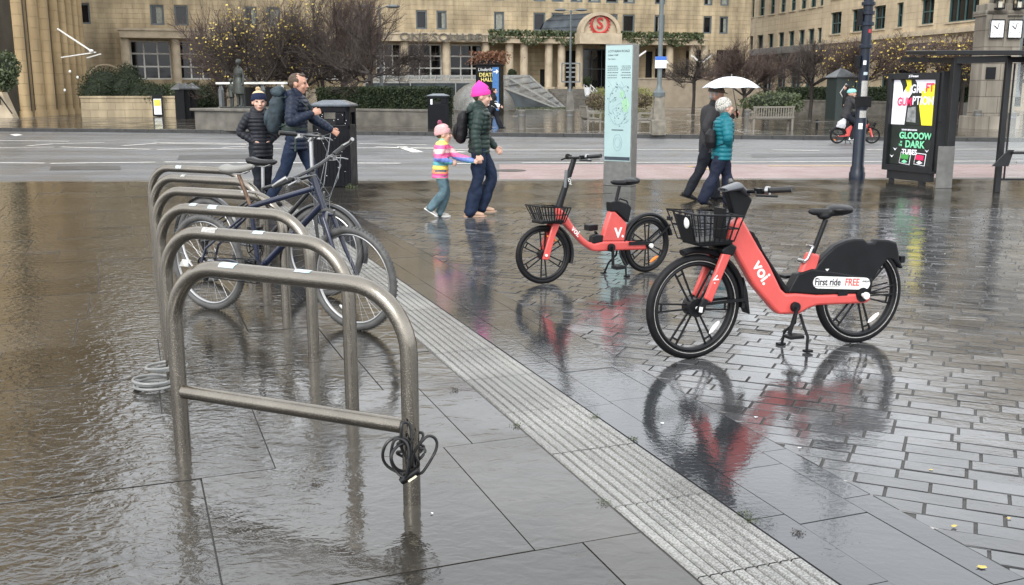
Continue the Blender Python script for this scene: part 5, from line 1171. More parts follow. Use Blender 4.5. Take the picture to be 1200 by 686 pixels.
def handle(root, S, bc, hw, back, rise, ring=True, gr=.017):
    f_ = lambda y: (bc[0]-back*(abs(y)/hw)**1.4, y, bc[1]+rise*(abs(y)/hw))
    mb = MB(S); mb.tube([f_(y*hw) for y in (-1,-.75,-.5,-.2,.2,.5,.75,1)], .0115, 12); h = mb.build('handlebar', M['plastic'], root, smooth=True)
    for sg in (-1,1):
        mb = MB(S); mb.tube([f_(sg*hw*.64), f_(sg*hw*.8), f_(sg*hw)], gr, 14); mb.build('grip', M['rubber'], h, smooth=True)
        mb = MB(S); a, b = Vector(f_(sg*hw*.56)), Vector(f_(sg*hw*.62)); mb.tube([a, b], gr*1.45, 16); mb.build('shifter_ring', M['alu'] if sg > 0 else M['plastic'], h, smooth=True)
        mb = MB(S); a = Vector(f_(sg*hw*.42)); mb.box(a, (.035,.05,.03)); b = Vector(f_(sg*hw*.9)); mb.tube([a+Vector((.02,0,-.005)), a+Vector((.045,sg*.04,-.02)), b+Vector((.055,0,-.035))], .0065, 8); mb.build('brake_lever', M['plastic'], h, smooth=True)
    return h
# large hire bike
vA, vB = G(1003,402), G(817,420); va = math.atan2(vB.y-vA.y, vB.x-vA.x)
L2 = lambda pts: [V(vA, vB, x, y) for x, y in pts]
v1 = thing('hire_bike', 'large coral red hire bike with a full rear guard and wire basket, nearest the camera', 'bicycle', vA, va, 'coral red hire bikes')
v1.rotation_euler = (R(1.5), 0, va)
fr_ = L2([(868,254),(858,262),(851,284),(858,292),(881,334),(904,362),(910,368),(934,367.5),(945,361),(955,357.6),(1012,355),(1018,351),(1017.5,345),(1010,343),(955,345),(930,343),(919,344),(913,338),(900,310),(887.6,289),(877,270)])
plate(v1, 'frame', fr_, .036, M['coral'], .02)
plate(v1, 'seat_tube', L2([(936,324),(954,326),(961,299),(948,295.5)]), .024, M['coral'], .014)
plate(v1, 'battery', L2([(877.5,270.5),(883,272),(893,293),(924,341),(919,344),(900,310)]), .028, M['plastic'], .008)
plate(v1, 'battery_latch', L2([(882,278),(886,278),(892,291),(888,293)]), .031, M['blackmetal'], .003)
plate(v1, 'lower_guard', L2([(921,342.5),(933,320.7),(950,315),(975,318),(1021,326),(1018,343.5),(955,345)]), .034, M['plastic'], .01)
plate(v1, 'rear_guard', L2([(956,311),(966,299),(978,288),(991,282),(1001,280),(1011.6,280),(1016,284.5),(1023,284.5),(1026,280.5),(1040,281),(1050,284),(1052,295),(1052.5,304),(1057,314),(1053,315),(1045,305),(1039,304),(1028,317),(1020,330),(975,330),(950,322)]), .03, M['plastic'], .012)
mb = MB(); c_ = L2([(1055,300),(1059,308)]); mb.box(((c_[0][0]+c_[1][0])/2, 0, (c_[0][1]+c_[1][1])/2), (.035,.05,.045)); mb.build('tail_light', M['blackmetal'], v1, bevel=.006)
# rounded label
lc_ = L2([(951,330.7),(1015,331.5)]); (ux0, uz0), (ux1, uz1) = lc_; hh = .037
def rrect(xa, za, xb, zb2, h): 
    d = Vector((xb-xa, zb2-za)); L_ = d.length; d.normalize(); n_ = Vector((-d.y, d.x)); out = []
    for i in range(9): a = PI/2+PI*i/8; p = Vector((xa,za)); out.append(tuple(p+d*h*math.cos(a)+n_*h*math.sin(a)))
    for i in range(9): a = -PI/2+PI*i/8; p = Vector((xb,zb2)); out.append(tuple(p+d*h*math.cos(a)+n_*h*math.sin(a)))
    return out
xa, xb = ux0, ux1; sg = -1
mb = MB(); mb.prism(rrect(xb+.03, uz1, xa-.03, uz0, hh), .034, .0385); lb = mb.build('label', M['white'], v1)
dx_ = Vector((ux1-ux0, 0, uz1-uz0)).normalized(); dn_ = Vector((dx_.z, 0, -dx_.x)); dn_ = dn_ if dn_.z > 0 else -dn_
M['labelink'] = mat('label_ink', (.02,.02,.03), .5); M['labelred'] = mat('label_red', (.75,.08,.07), .5)
text('First ride ', .062, M['labelink'], lb, frameM((ux0-.002, .040, uz0+.004), dx_, dn_), ext=.0006, sx=.82, bold=.015)
text('FREE', .062, M['labelred'], lb, frameM(Vector((ux0-.002, .040, uz0+.004))+dx_*.218, dx_, dn_), ext=.0006, sx=.82, bold=.015)
text('UNIDAYS', .016, M['labelink'], lb, frameM(Vector((ux0, .040, uz0+.012))+dx_*.345, dx_, dn_), ext=.0006)
mb = MB(); a_ = Vector((ux0+.02,.040,uz0-.022)); mb.bar(a_, a_+dx_*.2, .001, .002, (0,0,1)); mb.build('lettering', M['labelink'], lb)
(ax, az), (bx_, bz) = L2([(884,307),(902,340)]); dt = Vector((bx_-ax, 0, bz-az)).normalized(); dn = Vector((dt.z, 0, -dt.x)); dn = dn if dn.x < 0 else -dn
text('voi.', .105, M['white'], v1, frameM((ax, .0375, az), dt, dn), 'lettering', .0008, bold=.025)
(ax, az), = L2([(984,345)]); mb = MB(); mb.bx(ax-.035,ax+.035,.0365,.039,az-.004,az+.018); mb.build('serial_plate', M['plastic'], v1)
(ax, az), = L2([(967,316)]); mb = MB(); mb.prism([(ax-.014,az+.006),(ax+.014,az+.006),(ax,az-.008)], .0305, .033); mb.build('arrow_mark', M['white'], v1)
mb = MB(); (ax, az), (bx_, bz) = L2([(952,303),(970,258)]); mb.tube([(ax,0,az),(bx_,0,bz)], .0155, 14); mb.build('seat_post', M['plastic'], v1, smooth=True)
mb = MB(); (ax, az), (bx_, bz), (cx_, cz_), (dx2, dz2) = L2([(941,306),(944,303),(950,289),(945,287)]); mb.tube([(ax,.03,az),(bx_,.035,bz),(cx_,.035,cz_),(dx2,.03,dz2)], .0085, 10); mb.build('seat_clamp', M['alu'], v1, smooth=True)
mb = MB(); mb.tube([(ax,-.03,az),(ax,.03,az)], .012, 10); mb.tube([(cx_,-.02,cz_),(cx_,.04,cz_)], .01, 10); mb.build('seat_clamp', M['alu'], v1, smooth=True)
mb = MB(); sx_, sz_ = .245, .835; saddle(mb, sx_, sz_, .285, .18, .0); mb.ell((sx_-.07,0,sz_+.005),(.08,.085,.028)); mb.ell((sx_+.03,0,sz_-.03),(.05,.03,.025)); fused(mb, 'saddle', M['saddleb'], v1, .006, 3)
# front assembly
S1 = steer(.95, .70, R(3), 68)
(fx, fz), (gx, gz) = L2([(846,292),(823,352)])
fl_ = L2([(851,296),(840.6,295),(819,348),(827,353)])
for y in (-1,1):
    mb = MB(S1); mb.prism(fl_, y*.062-.014, y*.062+.014); mb.build('fork', M['coral'], v1, smooth=True, bevel=.008)
plate(v1, 'fork_crown', L2([(839,291),(850,283),(858,288),(853,299),(840,297)]), .078, M['plastic'], .012, Mx=S1)
(ax, az), = L2([(832,322)])
for _y in (1,): text('V.', .05, M['white'], v1, S1 @ frameM((ax+.012, .0775, az), (-.38,0,-.9), (-.9,0,.38)), 'lettering', .0008, bold=.03)
mag_wheel(v1, .0, .31, ph=.22, hubr=.045, ra=2.7+PI-1.75); w1 = mag_wheel(v1, 1.148, .31, S1, ph=.05, hubr=.055, ra=3.9)
(ax, az), (bx_, bz) = L2([(826,348),(815,360)]); mb = MB(S1)
for y in (-1,1): mb.prism([(1.10,.36),(1.125,.37),(1.17,.31),(1.155,.275),(1.125,.29)], y*.07-.012, y*.07+.012)
mb.build('dropout', M['plastic'], v1, bevel=.004)
mb = MB(S1); mb.tube([(1.148,.083,.325),(1.152,.083,.295)], .011, 12); mb.build('axle_cap', M['white'], v1, smooth=True)
mb = MB(S1); mb.torus((1.148,0,.31), .332, .02, 40, 8, R(75), R(185), sq=1.7); mb.build('mudguard', M['plastic'], v1, smooth=True)
mb = MB(S1); mb.prism([(.83,.47),(.80,.38),(.775,.24),(.79,.245),(.83,.33)], -.036, .036); mb.build('mudguard_flap', M['plastic'], v1, bevel=.008)
mb = MB(S1)
for y in (-.04,.04): mb.bar((1.12,y,.33),(.82,y,.335),.012,.018)
mb.build('mudguard_stay', M['plastic'], v1)
mb = MB(S1); mb.prism(L2([(860,254),(852,226),(847,222),(851,220),(875,226),(882,234),(873,254)]), -.03, .03); mb.build('stem', M['plastic'], v1, bevel=.01)
mb = MB(S1); (ax, az), (bx_, bz), (cx_, cz_) = L2([(849,223),(866,219),(876,228)]); mb.tube([(ax,0,az),(bx_,0,bz),(cx_,0,cz_)], [(.055,.012),(.065,.026),(.06,.016)], 16, ref=(0,1,0)); mb.build('display', mat('display_grey', (.07,.075,.085), .25), v1, smooth=True)
handle(v1, S1, (.86,.965), .30, .135, .035)
mb = MB(S1); mb.bx(.98,1.0,-.05,.05,.70,.88); mb.build('basket_bracket', M['plastic'], v1)
basket(v1, S1, .97, 1.245, .70, .865, .12, .165)
mb = MB(S1); mb.prism([(1.19,.70),(1.20,.70),(1.245,.85),(1.235,.85)], -.07, .07); mb.build('basket_front_plate', M['plastic'], v1)
mb = MB(S1); mb.ell((1.235,.04,.81),(.012,.025,.035)); mb.build('headlight', M['white'], v1, smooth=True)
mb = MB(S1); mb.bar((1.07,-.1,.69),(1.07,.1,.69),.22,.03); mb.build('basket_floor', M['plastic'], v1, bevel=.01)
# cranks and stand
mb = MB(); cx, cz = .485,.27; mb.cyl((cx,-.06,cz),(cx,.06,cz),.03,.03,18); mb.bar((cx,.068,cz),(cx+.055,.075,cz-.155),.016,.024,(0,1,0)); mb.bar((cx,-.068,cz),(cx-.055,-.075,cz+.155),.016,.024,(0,1,0)); ck = mb.build('crankset', M['plastic'], v1, bevel=.003)
mb = MB(); mb.box((cx+.055,.12,cz-.16),(.1,.08,.02)); mb.build('pedal', M['plastic'], ck, bevel=.005)
mb = MB(); mb.box((cx-.055,-.12,cz+.16),(.1,.08,.02)); mb.build('pedal', M['plastic'], ck, bevel=.005)
mb = MB()
for s_ in (-1,1): mb.tube([(.43,.02*s_,.22),(.42,.045*s_,.15),(.46 if s_ < 0 else .42,.09*s_,.09),(.47 if s_ < 0 else .43,.10*s_,.012)], .009, 8); mb.box(((.47 if s_ < 0 else .43),.11*s_,.010),(.05,.035,.014))
mb.build('kick_stand', M['blackmetal'], v1, smooth=True)
mb = MB(); mb.tube([(.0,.066,.31),(.0,.08,.31)], .022, 14); mb.build('axle_cover', M['white'], v1, smooth=True)
mb = MB()
for s_ in (-1,1): mb.bar((-.02,.055*s_,.32),(-.24,.035*s_,.36),.006,.008); mb.bar((-.02,.055*s_,.305),(-.25,.035*s_,.30),.006,.008)
mb.build('mudguard_stay', M['plastic'], v1)
# small hire bike
sA, sB = G(757,319), G(631,333.5); sa = math.atan2(sB.y-sA.y, sB.x-sA.x)
L3 = lambda pts: [V(sA, sB, 590+x/3.81, 160+y/3.81) for x, y in pts]
v2 = thing('hire_bike', 'small-wheeled coral red hire bike with a tall black stem, standing near the map totem', 'bicycle', sA, sa, 'coral red hire bikes')
plate(v2, 'frame', L3([(235,312),(268,335),(300,388),(345,445),(372,468),(400,476),(432,466),(530,464),(640,474),(662,485),(650,503),(600,506),(530,508),(410,513),(385,508),(345,480),(300,430),(262,392),(240,382)]), .032, M['coral'], .018)
plate(v2, 'seat_tube', L3([(432,468),(455,385),(472,332),(492,335),(545,388),(532,468)]), .03, M['coral'], .014)
plate(v2, 'battery', L3([(468,292),(500,285),(548,300),(562,315),(548,384),(492,332),(470,335)]), .036, M['plastic'], .008)
mb = MB(); (ax, az), (bx_, bz), (cx_, cz_), (dx2, dz2) = L3([(515,285),(520,278),(550,288),(556,302)]); mb.tube([(ax,0,az),(bx_,0,bz),(cx_,0,cz_),(dx2,0,dz2)], .007, 8); mb.build('battery_handle', M['plastic'], v2, smooth=True)
(ax, az), (bx_, bz) = L3([(298,405),(325,435)]); dt = Vector((bx_-ax, 0, bz-az)).normalized(); dn = Vector((dt.z,0,-dt.x)); dn = dn if dn.z > 0 else -dn
text('voi.', .07, M['white'], v2, frameM((ax,.0335,az), dt, dn), 'lettering', .0008, bold=.02)
(ax, az), = L3([(487,432)]); text('V.', .115, M['white'], v2, frameM((ax,.0315,az), (-1,0,0), (0,0,1)), 'lettering', .0008, bold=.04)
mb = MB(); (ax, az), (bx_, bz) = L3([(500,290),(518,222)]); mb.tube([(ax,0,az-.02),(bx_,0,bz)], .014, 12); mb.build('seat_post', M['plastic'], v2, smooth=True)
mb = MB(); (ax, az), = L3([(538,200)]); saddle(mb, ax, az, .27, .17); mb.ell((ax-.06,0,az),(.075,.08,.025)); fused(mb, 'saddle', M['saddleb'], v2, .006, 3)
S2 = steer(.86, .55, R(-10), 72)
for y in (-1,1):
    mb = MB(S2); mb.prism(L3([(212,385),(242,388),(222,440),(192,550),(166,548),(188,470)]), y*.052-.012, y*.052+.012); mb.build('fork', M['coral'], v2, smooth=True, bevel=.008)
mb = MB(S2); mb.prism(L3([(200,372),(250,372),(250,392),(205,392)]), -.062, .062); mb.build('fork_crown', M['plastic'], v2, bevel=.006)
wr = mag_wheel(v2, 0, .238, ph=.5, line=False, refl='orange', ra=4.2, hubr=.035); mag_wheel(v2, 1.045, .238, S2, ph=.52, line=False, refl='orange', ra=-1.15+PI+.0+.1, hubr=.04)
mb = MB(); mb.torus((0,0,.238), .262, .018, 40, 8, R(-35), R(165), sq=1.7); mb.build('mudguard', M['plastic'], v2, smooth=True)
mb = MB(S2); mb.torus((1.045,0,.238), .255, .015, 24, 8, R(118), R(200), sq=1.7); mb.build('mudguard', M['plastic'], v2, smooth=True)
mb = MB()
for s_ in (-1,1): mb.bar((.0,.05*s_,.238),(-.225,.035*s_,.40),.006,.014); mb.bar((0,.05*s_,.26),(.22,.04*s_,.27),.006,.03)
mb.build('mudguard_stay', M['plastic'], v2)
mb = MB(); mb.box((-.245,0,.45),(.03,.05,.035)); mb.build('tail_light', M['blackmetal'], v2, bevel=.004)
mb = MB(S2); (ax, az), (bx_, bz) = L3([(250,315),(318,100)]); mb.tube([(ax,0,az),(ax*.6+bx_*.4,0,az*.6+bz*.4),(bx_,0,bz)], [(.026,.03),(.022,.026),(.018,.022)], 14); mb.build('stem', M['plastic'], v2, smooth=True)
(ax, az), = L3([(296,205)]); 
text('voi', .05, M['white'], v2, S2 @ frameM((ax,.029,az-.02), (.25,0,.97), (-.97,0,.25)), 'lettering', .0008)
mb = MB(S2); (ax, az), = L3([(276,190)]); mb.tube([(ax,0.01,az-.07),(ax-.015,0.01,az+.07)], [(.016,.014),(.016,.014)], 10); mb.build('phone_holder', M['greymetal'], v2, smooth=True)
hb2 = handle(v2, S2, (.775,1.0), .32, .10, .02, gr=.016)
basket(v2, S2, .90, 1.12, .50, .635, .12, .17, nb=9)
mb = MB(S2); mb.bar((1.0,-.1,.505),(1.0,.1,.505),.2,.025); mb.build('basket_floor', M['plastic'], v2, bevel=.008)
mb = MB(); cx, cz = .405,.25; mb.cyl((cx,-.055,cz),(cx,.055,cz),.035,.035,18); mb.bar((cx,.062,cz+.015),(cx-.0,.07,cz-.15),.016,.026,(0,1,0)); mb.bar((cx,-.062,cz),(cx+.09,-.07,cz+.13),.016,.024,(0,1,0)); ck = mb.build('crankset', M['plastic'], v2, bevel=.003)
for x, y, z in ((cx-.02,.115,cz-.155),(cx+.1,-.115,cz+.16)): mb = MB(); mb.box((x,y,z),(.09,.08,.05 if y < 0 else .03)); mb.build('pedal', M['plastic'], ck, bevel=.005)
(ax, az), (bx_, bz) = L3([(390,450),(385,375)]); 
mb = MB(); mb.prism(L3([(388,478),(392,445),(410,438),(438,440),(435,470)]), -.03, .03); mb.build('motor_cover', M['plastic'], v2, bevel=.006)
mb = MB()
for s_ in (-1,1): mb.tube([(.30,.02*s_,.22),(.30,.03*s_,.17),(.34 if s_ < 0 else .28,.08*s_,.10),(.37 if s_ < 0 else .29,.1*s_,.012)], .0085, 8); mb.box((.37 if s_ < 0 else .29,.11*s_,.01),(.045,.03,.014))
mb.build('kick_stand', M['blackmetal'], v2, smooth=True)
mb = MB(); mb.tube([(0,.055,.238),(0,.07,.238)], .02, 12); mb.build('axle_cover', M['white'], v2, smooth=True)
# ================================================================ PEOPLE
M['skin'] = mat('skin', (.50,.27,.19), .5, var=.08, vscale=20)
M['skinpale'] = mat('skin_pale', (.62,.38,.29), .5, var=.08, vscale=20)
M['eye'] = mat('eye_dark', (.03,.025,.022), .3); M['lip'] = mat('lip', (.38,.13,.11), .5)
def resample(pts, rads, step):
    pts = [Vector(p) for p in pts]; R_ = [(r if isinstance(r, (tuple, list)) else (r, r)) for r in rads]; P_, Q_, S_ = [], [], []; s = 0
    n = len(pts)
    for i in range(n-1):
        p0, p1, p2, p3 = pts[max(0,i-1)], pts[i], pts[i+1], pts[min(n-1,i+2)]; L = (p2-p1).length; k = max(1, int(L/step))
        for j in range(k):
            t = j/k; q = .5*((2*p1)+(p2-p0)*t+(2*p0-5*p1+4*p2-p3)*t*t+(-p0+3*p1-3*p2+p3)*t**3)
            sm = t*t*(3-2*t); P_.append(q); Q_.append(tuple(a+(b-a)*sm for a, b in zip(R_[i], R_[i+1]))); S_.append(s+L*t)
        s += L
    P_.append(pts[-1]); Q_.append(R_[-1]); S_.append(s); return P_, Q_, S_
def limb(mb, pts, rads, ref=None, puff=0, per=.055, step=.011, seg=16, round_ends=True):
    P_, Q_, S_ = resample(pts, rads, step)
    if puff: Q_ = [tuple(r*(1-puff)+ (puff*r+.35*puff*.1)*abs(math.sin(PI*s/per))**.6 if True else r for r in q) for q, s in zip(Q_, S_)]
    if round_ends:
        t0 = (P_[0]-P_[1]).normalized(); t1 = (P_[-1]-P_[-2]).normalized(); a, b = Q_[0], Q_[-1]
        for k in (.55, .9, 1.0):
            P_.insert(0, P_[0]+t0*min(a)*(.35 if k == .55 else .3 if k == .9 else .12)); Q_.insert(0, tuple(x*math.sqrt(max(.02,1-k*k)) for x in a))
            P_.append(P_[-1]+t1*min(b)*(.35 if k == .55 else .3 if k == .9 else .12)); Q_.append(tuple(x*math.sqrt(max(.02,1-k*k)) for x in b))
    mb.tube(P_, Q_, seg, ref=ref)
def fold(amp, sc_=9, seed=0): return lambda co: amp*(noise.noise(Vector(co)*sc_+Vector((seed,0,0)))+.5*noise.noise(Vector(co)*sc_*2.3+Vector((0,seed,0))))
def hand(mb, w, d, palm_n, s=1.0, curl=.6, side=1):
    """w wrist, d pointing direction, palm_n palm normal, side: +1 thumb towards cross product"""
    w, d, n_ = Vector(w), Vector(d).normalized(), Vector(palm_n); n_ = (n_-d*n_.dot(d)).normalized(); t = d.cross(n_)*side
    limb(mb, [w, w+d*.03*s, w+d*.085*s], [(.026*s,.018*s),(.036*s,.017*s),(.040*s,.014*s)], ref=t, step=.01, seg=12)
    for k, (o, L) in enumerate(((.030,.070),(.010,.080),(-.010,.074),(-.029,.060))):
        b = w+d*.083*s+t*o*s; c1 = curl*.6; c2 = curl*1.5; c3 = curl*2.3
        p1 = b+(d*math.cos(c1)+n_*math.sin(c1))*L*.45*s; p2 = p1+(d*math.cos(c2)+n_*math.sin(c2))*L*.32*s; p3 = p2+(d*math.cos(c3)+n_*math.sin(c3))*L*.25*s
        mb.tube([b-d*.02*s, b, p1, p2, p3], [.0095*s,.0095*s,.0088*s,.008*s,.0065*s], 8)
    b = w+d*.025*s+t*.025*s; p1 = b+(d*.7+t*.7).normalized()*.035*s+n_*.008*s; p2 = p1+(d*.95+n_*.25+t*.1).normalized()*.03*s; mb.tube([b-t*.01*s, b, p1, p2, p2+(d+n_*.4).normalized()*.015*s], [.012*s,.0125*s,.0105*s,.009*s,.007*s], 8)
class Fig:
    """figure facing local +X, feet on z=0"""
    def __init__(self, h, hipR=(20,5), hipL=(-20,25), lean=4, armR=(20,20,8), armL=(-20,20,8), head=(0,0), sw=1.0, hs=1.0, stoop=0):
        H_ = self.h = h; self.hs = hs
        th, shn, ftz = .245*H_, .240*H_, .045*H_
        leg = {}
        for sd, (a, f) in (('R', hipR), ('L', hipL)):
            k = Vector((math.sin(R(a)), 0, -math.cos(R(a))))*th; an = k+Vector((math.sin(R(a-f)), 0, -math.cos(R(a-f))))*shn; leg[sd] = (k, an, a-f)
        low = min(leg['R'][1].z-(.0 if leg['R'][2] > -15 else .02*H_), leg['L'][1].z-(.0 if leg['L'][2] > -15 else .03*H_)); hz = ftz-low
        self.hip = Vector((0,0,hz)); hw = .052*H_
        self.leg = {}
        for sd, s_ in (('R',-1),('L',1)):
            k, an, sa = leg[sd]; o = self.hip+Vector((0, s_*hw, 0)); self.leg[sd] = (o, o+k+Vector((0,-s_*.004,0)), o+an+Vector((0,-s_*.015,0)), sa)
        up = Vector((math.sin(R(lean)), 0, math.cos(R(lean)))); self.up = up
        self.waist = self.hip+up*.09*H_; self.chest = self.hip+up*.215*H_; up2 = Vector((math.sin(R(lean+stoop)), 0, math.cos(R(lean+stoop)))); self.neck = self.chest+up2*.095*H_
        self.sh = {sd: self.chest+up2*.062*H_+Vector((0, s_*.105*H_*sw, 0)) for sd, s_ in (('R',-1),('L',1))}
        self.arm = {}
        for sd, s_, (a, f, o) in (('R',-1,armR),('L',1,armL)):
            s0 = self.sh[sd]; d1 = Vector((math.sin(R(a))*math.cos(R(o)), s_*math.sin(R(o)), -math.cos(R(a))*math.cos(R(o)))); e = s0+d1*.172*H_
            b = a+f; o2 = o-(f*.35); d2 = Vector((math.sin(R(b))*math.cos(R(o2)), s_*math.sin(R(o2)), -math.cos(R(b))*math.cos(R(o2)))); self.arm[sd] = [s0, e, e+d2*.148*H_, d2]
        yaw, pitch = head; self.hM = Matrix.Translation(self.neck+up2*.012*H_) @ Euler((0, R(pitch), R(yaw))).to_matrix().to_4x4() @ Matrix.Translation((.012*H_, 0, .068*H_))
        self.hr = .066*H_*hs
    def set_arm(self, sd, elbow, wrist):
        s0 = self.sh[sd]; e = Vector(elbow); w_ = Vector(wrist); self.arm[sd] = [s0, e, w_, (w_-e).normalized()]
    def body(self, t, skin, hands=True, curl=.6, voxel=.007):
        mb = MB(); h = self.h; c = self
        limb(mb, [c.hip-Vector((0,0,.03*h)), c.waist, c.chest, c.chest+(c.neck-c.chest)*.6, c.neck], [(.055*h,.085*h),(.05*h,.075*h),(.054*h,.082*h),(.042*h,.068*h),(.028*h,.032*h)], ref=(1,0,0), step=.03)
        limb(mb, [c.neck-c.up*.02*h, c.hM @ Vector((-.01*h,0,-.03*h))], [.030*h,.030*h], step=.02)
        for sd in 'RL':
            o, k, a, sa = c.leg[sd]; limb(mb, [o, k, a], [.047*h,.030*h,.018*h], step=.03); 
            s0, e, w_, d = c.arm[sd]; limb(mb, [s0+(c.chest-s0)*.28, e, w_], [.020*h,.019*h,.015*h], step=.03)
            if hands: hand(mb, w_, d, (0, (1 if sd == 'R' else -1), 0), h/1.75*(1.0 if h > 1.3 else 1.05), curl, side=(1 if sd == 'R' else -1))
        r = c.hr; m0 = mb.M; mb.M = c.hM
        mb.ell((-.1*r,0,.18*r), (1.02*r,.82*r,.92*r), 24, 16); mb.ell((.22*r,0,-.42*r), (.68*r,.62*r,.72*r), 20, 12); mb.ell((.48*r,0,-.92*r), (.30*r,.34*r,.24*r), 14, 8)
        mb.tube([(.80*r,0,.16*r),(.98*r,0,-.12*r),(1.10*r,0,-.30*r),(.86*r,0,-.38*r)], [(.10*r,.09*r),(.12*r,.12*r),(.17*r,.14*r),(.12*r,.08*r)], 10, ref=(0,1,0))
        for s_ in (-1,1):
            mb.ell((-.08*r,s_*.82*r,-.12*r), (.20*r,.09*r,.30*r), 10, 8); mb.ell((.72*r,s_*.34*r,.24*r), (.16*r,.26*r,.09*r), 10, 6); mb.ell((.58*r,s_*.42*r,-.32*r), (.26*r,.24*r,.26*r), 10, 8)
        mb.ell((.80*r,0,-.60*r), (.16*r,.24*r,.07*r), 10, 6); mb.ell((.78*r,0,-.71*r), (.15*r,.20*r,.07*r), 10, 6); mb.M = m0
        b = fused(mb, 'body', M[skin], t, voxel, 1)
        for s_ in (-1,1):
            mb = MB(c.hM); mb.ell((.80*r,s_*.33*r,.06*r), (.10*r,.17*r,.075*r), 10, 8); mb.build('eye', M['eye'], t, smooth=True)
        mb = MB(c.hM); mb.ell((.90*r,0,-.645*r), (.085*r,.23*r,.045*r), 10, 6); mb.build('mouth', M['lip'], t, smooth=True)
        return b
    def jacket(self, t, m, name='jacket', hem=-.07, k=1.0, puff=.10, per=.055, hood=True, arms='RL', extra=None, voxel=.008, collar=True, armk=1.0, disp=None, flare=1.0, mats=None):
        mb = MB(); h = self.h; c = self; hb = c.hip+c.up*hem*h
        pts = [hb, c.hip+c.up*.02*h, c.waist, c.chest-c.up*.03*h, c.chest+c.up*.03*h, c.chest+(c.neck-c.chest)*.72, c.neck+(c.neck-c.chest)*.08]
        rr = [(.076*h*k*flare,.104*h*k*flare),(.078*h*k,.103*h*k),(.074*h*k,.094*h*k),(.082*h*k,.108*h*k),(.08*h*k,.112*h*k),(.064*h*k,.092*h*k),(.036*h,.042*h)]
        limb(mb, pts, rr, ref=(1,0,0), puff=puff, per=per, round_ends=False, seg=28)
        for sd in arms:
            s0, e, w_, d = c.arm[sd]; s1 = s0+(c.chest-s0)*.15; e2 = s0.lerp(e, .5)
            limb(mb, [s1, e2, e, e.lerp(w_, .5), w_-d*.0], [.046*h*k*armk,.041*h*k*armk,.037*h*k*armk,.034*h*k*armk,.026*h*armk], puff=puff*1.1, per=per, seg=18)
        if collar: limb(mb, [c.neck-c.up*.005*h, c.neck+(c.neck-c.chest).normalized()*.030*h+Vector((.004*h,0,0))], [(.045*h,.048*h),(.043*h,.045*h)], ref=(1,0,0))
        if hood:
            for q in (-1,-.5,0,.5,1): mb.ell(c.neck+Vector((-.052*h*(1-abs(q)*.5),q*.045*h,.000*h)), (.036*h,.034*h,.036*h), 14, 10)
            mb.ell(c.neck+Vector((-.065*h,0,-.02*h)), (.035*h,.055*h,.04*h), 14, 10)
        if extra: extra(mb)
        return fused(mb, name, mats or M[m], t, voxel, 1, disp or fold(.0035, 14, h))
    def trousers(self, t, m, k=1.0, cuff=.0, flare=1.0, name='trousers', top=.05):
        mb = MB(); h = self.h; c = self
        limb(mb, [c.hip-c.up*.035*h, c.hip, c.hip+c.up*top*h], [(.058*h*k,.078*h*k),(.066*h*k,.092*h*k),(.058*h*k,.082*h*k)], ref=(1,0,0), step=.02, seg=24)
        for sd in 'RL':
            o, kn, a, sa = c.leg[sd]; d = (a-kn).normalized()
            limb(mb, [o+Vector((0,0,-.005*h)), o.lerp(kn,.5), kn, kn.lerp(a,.5), a+d*.015*h], [.060*h*k,.055*h*k,.044*h*k,.042*h*k*flare,.039*h*k*flare], step=.02, seg=18)
        return fused(mb, name, M[m], t, .009, 1, fold(.011, 9, h*3))
    def shoes(self, t, m, sole='white', lift=None, s=1.0):
        h = self.h
        for sd in 'RL':
            o, kn, a, sa = self.leg[sd]
            pitch = 0 if sa > -14 else min(45, -sa-8)      # heel raised on the trailing foot
            if sa > 12: pitch = -12
            z0 = .045*h; L = .15*h*s; Mx = Matrix.Translation((a.x, a.y, a.z)) @ Matrix.Rotation(R(pitch), 4, 'Y') @ Matrix.Translation((-.035*h, 0, -z0))
            mb = MB(Mx); limb(mb, [(.0,0,.026*h),(.05*h,0,.03*h),(.10*h,0,.022*h),(L-.02*h,0,.018*h)], [(.022*h,.021*h),(.025*h,.024*h),(.028*h,.017*h),(.022*h,.012*h)], ref=(0,1,0), step=.01)
            limb(mb, [(.02*h,0,.03*h),(.034*h,0,.062*h)], [.022*h,.024*h], step=.01)
            sh_ = fused(mb, 'shoe', M[m], t, .006, 1)
            mb = MB(Mx); out = [(.0-.022*h,-.0),( -.015*h,.019*h),(.04*h,.021*h),(.10*h,.028*h),(L-.01*h,.02*h),(L+.005*h,0),(L-.01*h,-.02*h),(.10*h,-.028*h),(.04*h,-.021*h),(-.015*h,-.019*h)]
            a_ = [mb.v((x,y,.001)) for x,y in out]; b_ = [mb.v((x,y,.012*h)) for x,y in out]; mb.f(a_[::-1]); mb.f(b_)
            for i in range(len(out)): j = (i+1)%len(out); mb.f([a_[i],a_[j],b_[j],b_[i]])
            mb.build('sole', M[sole], sh_, smooth=True)
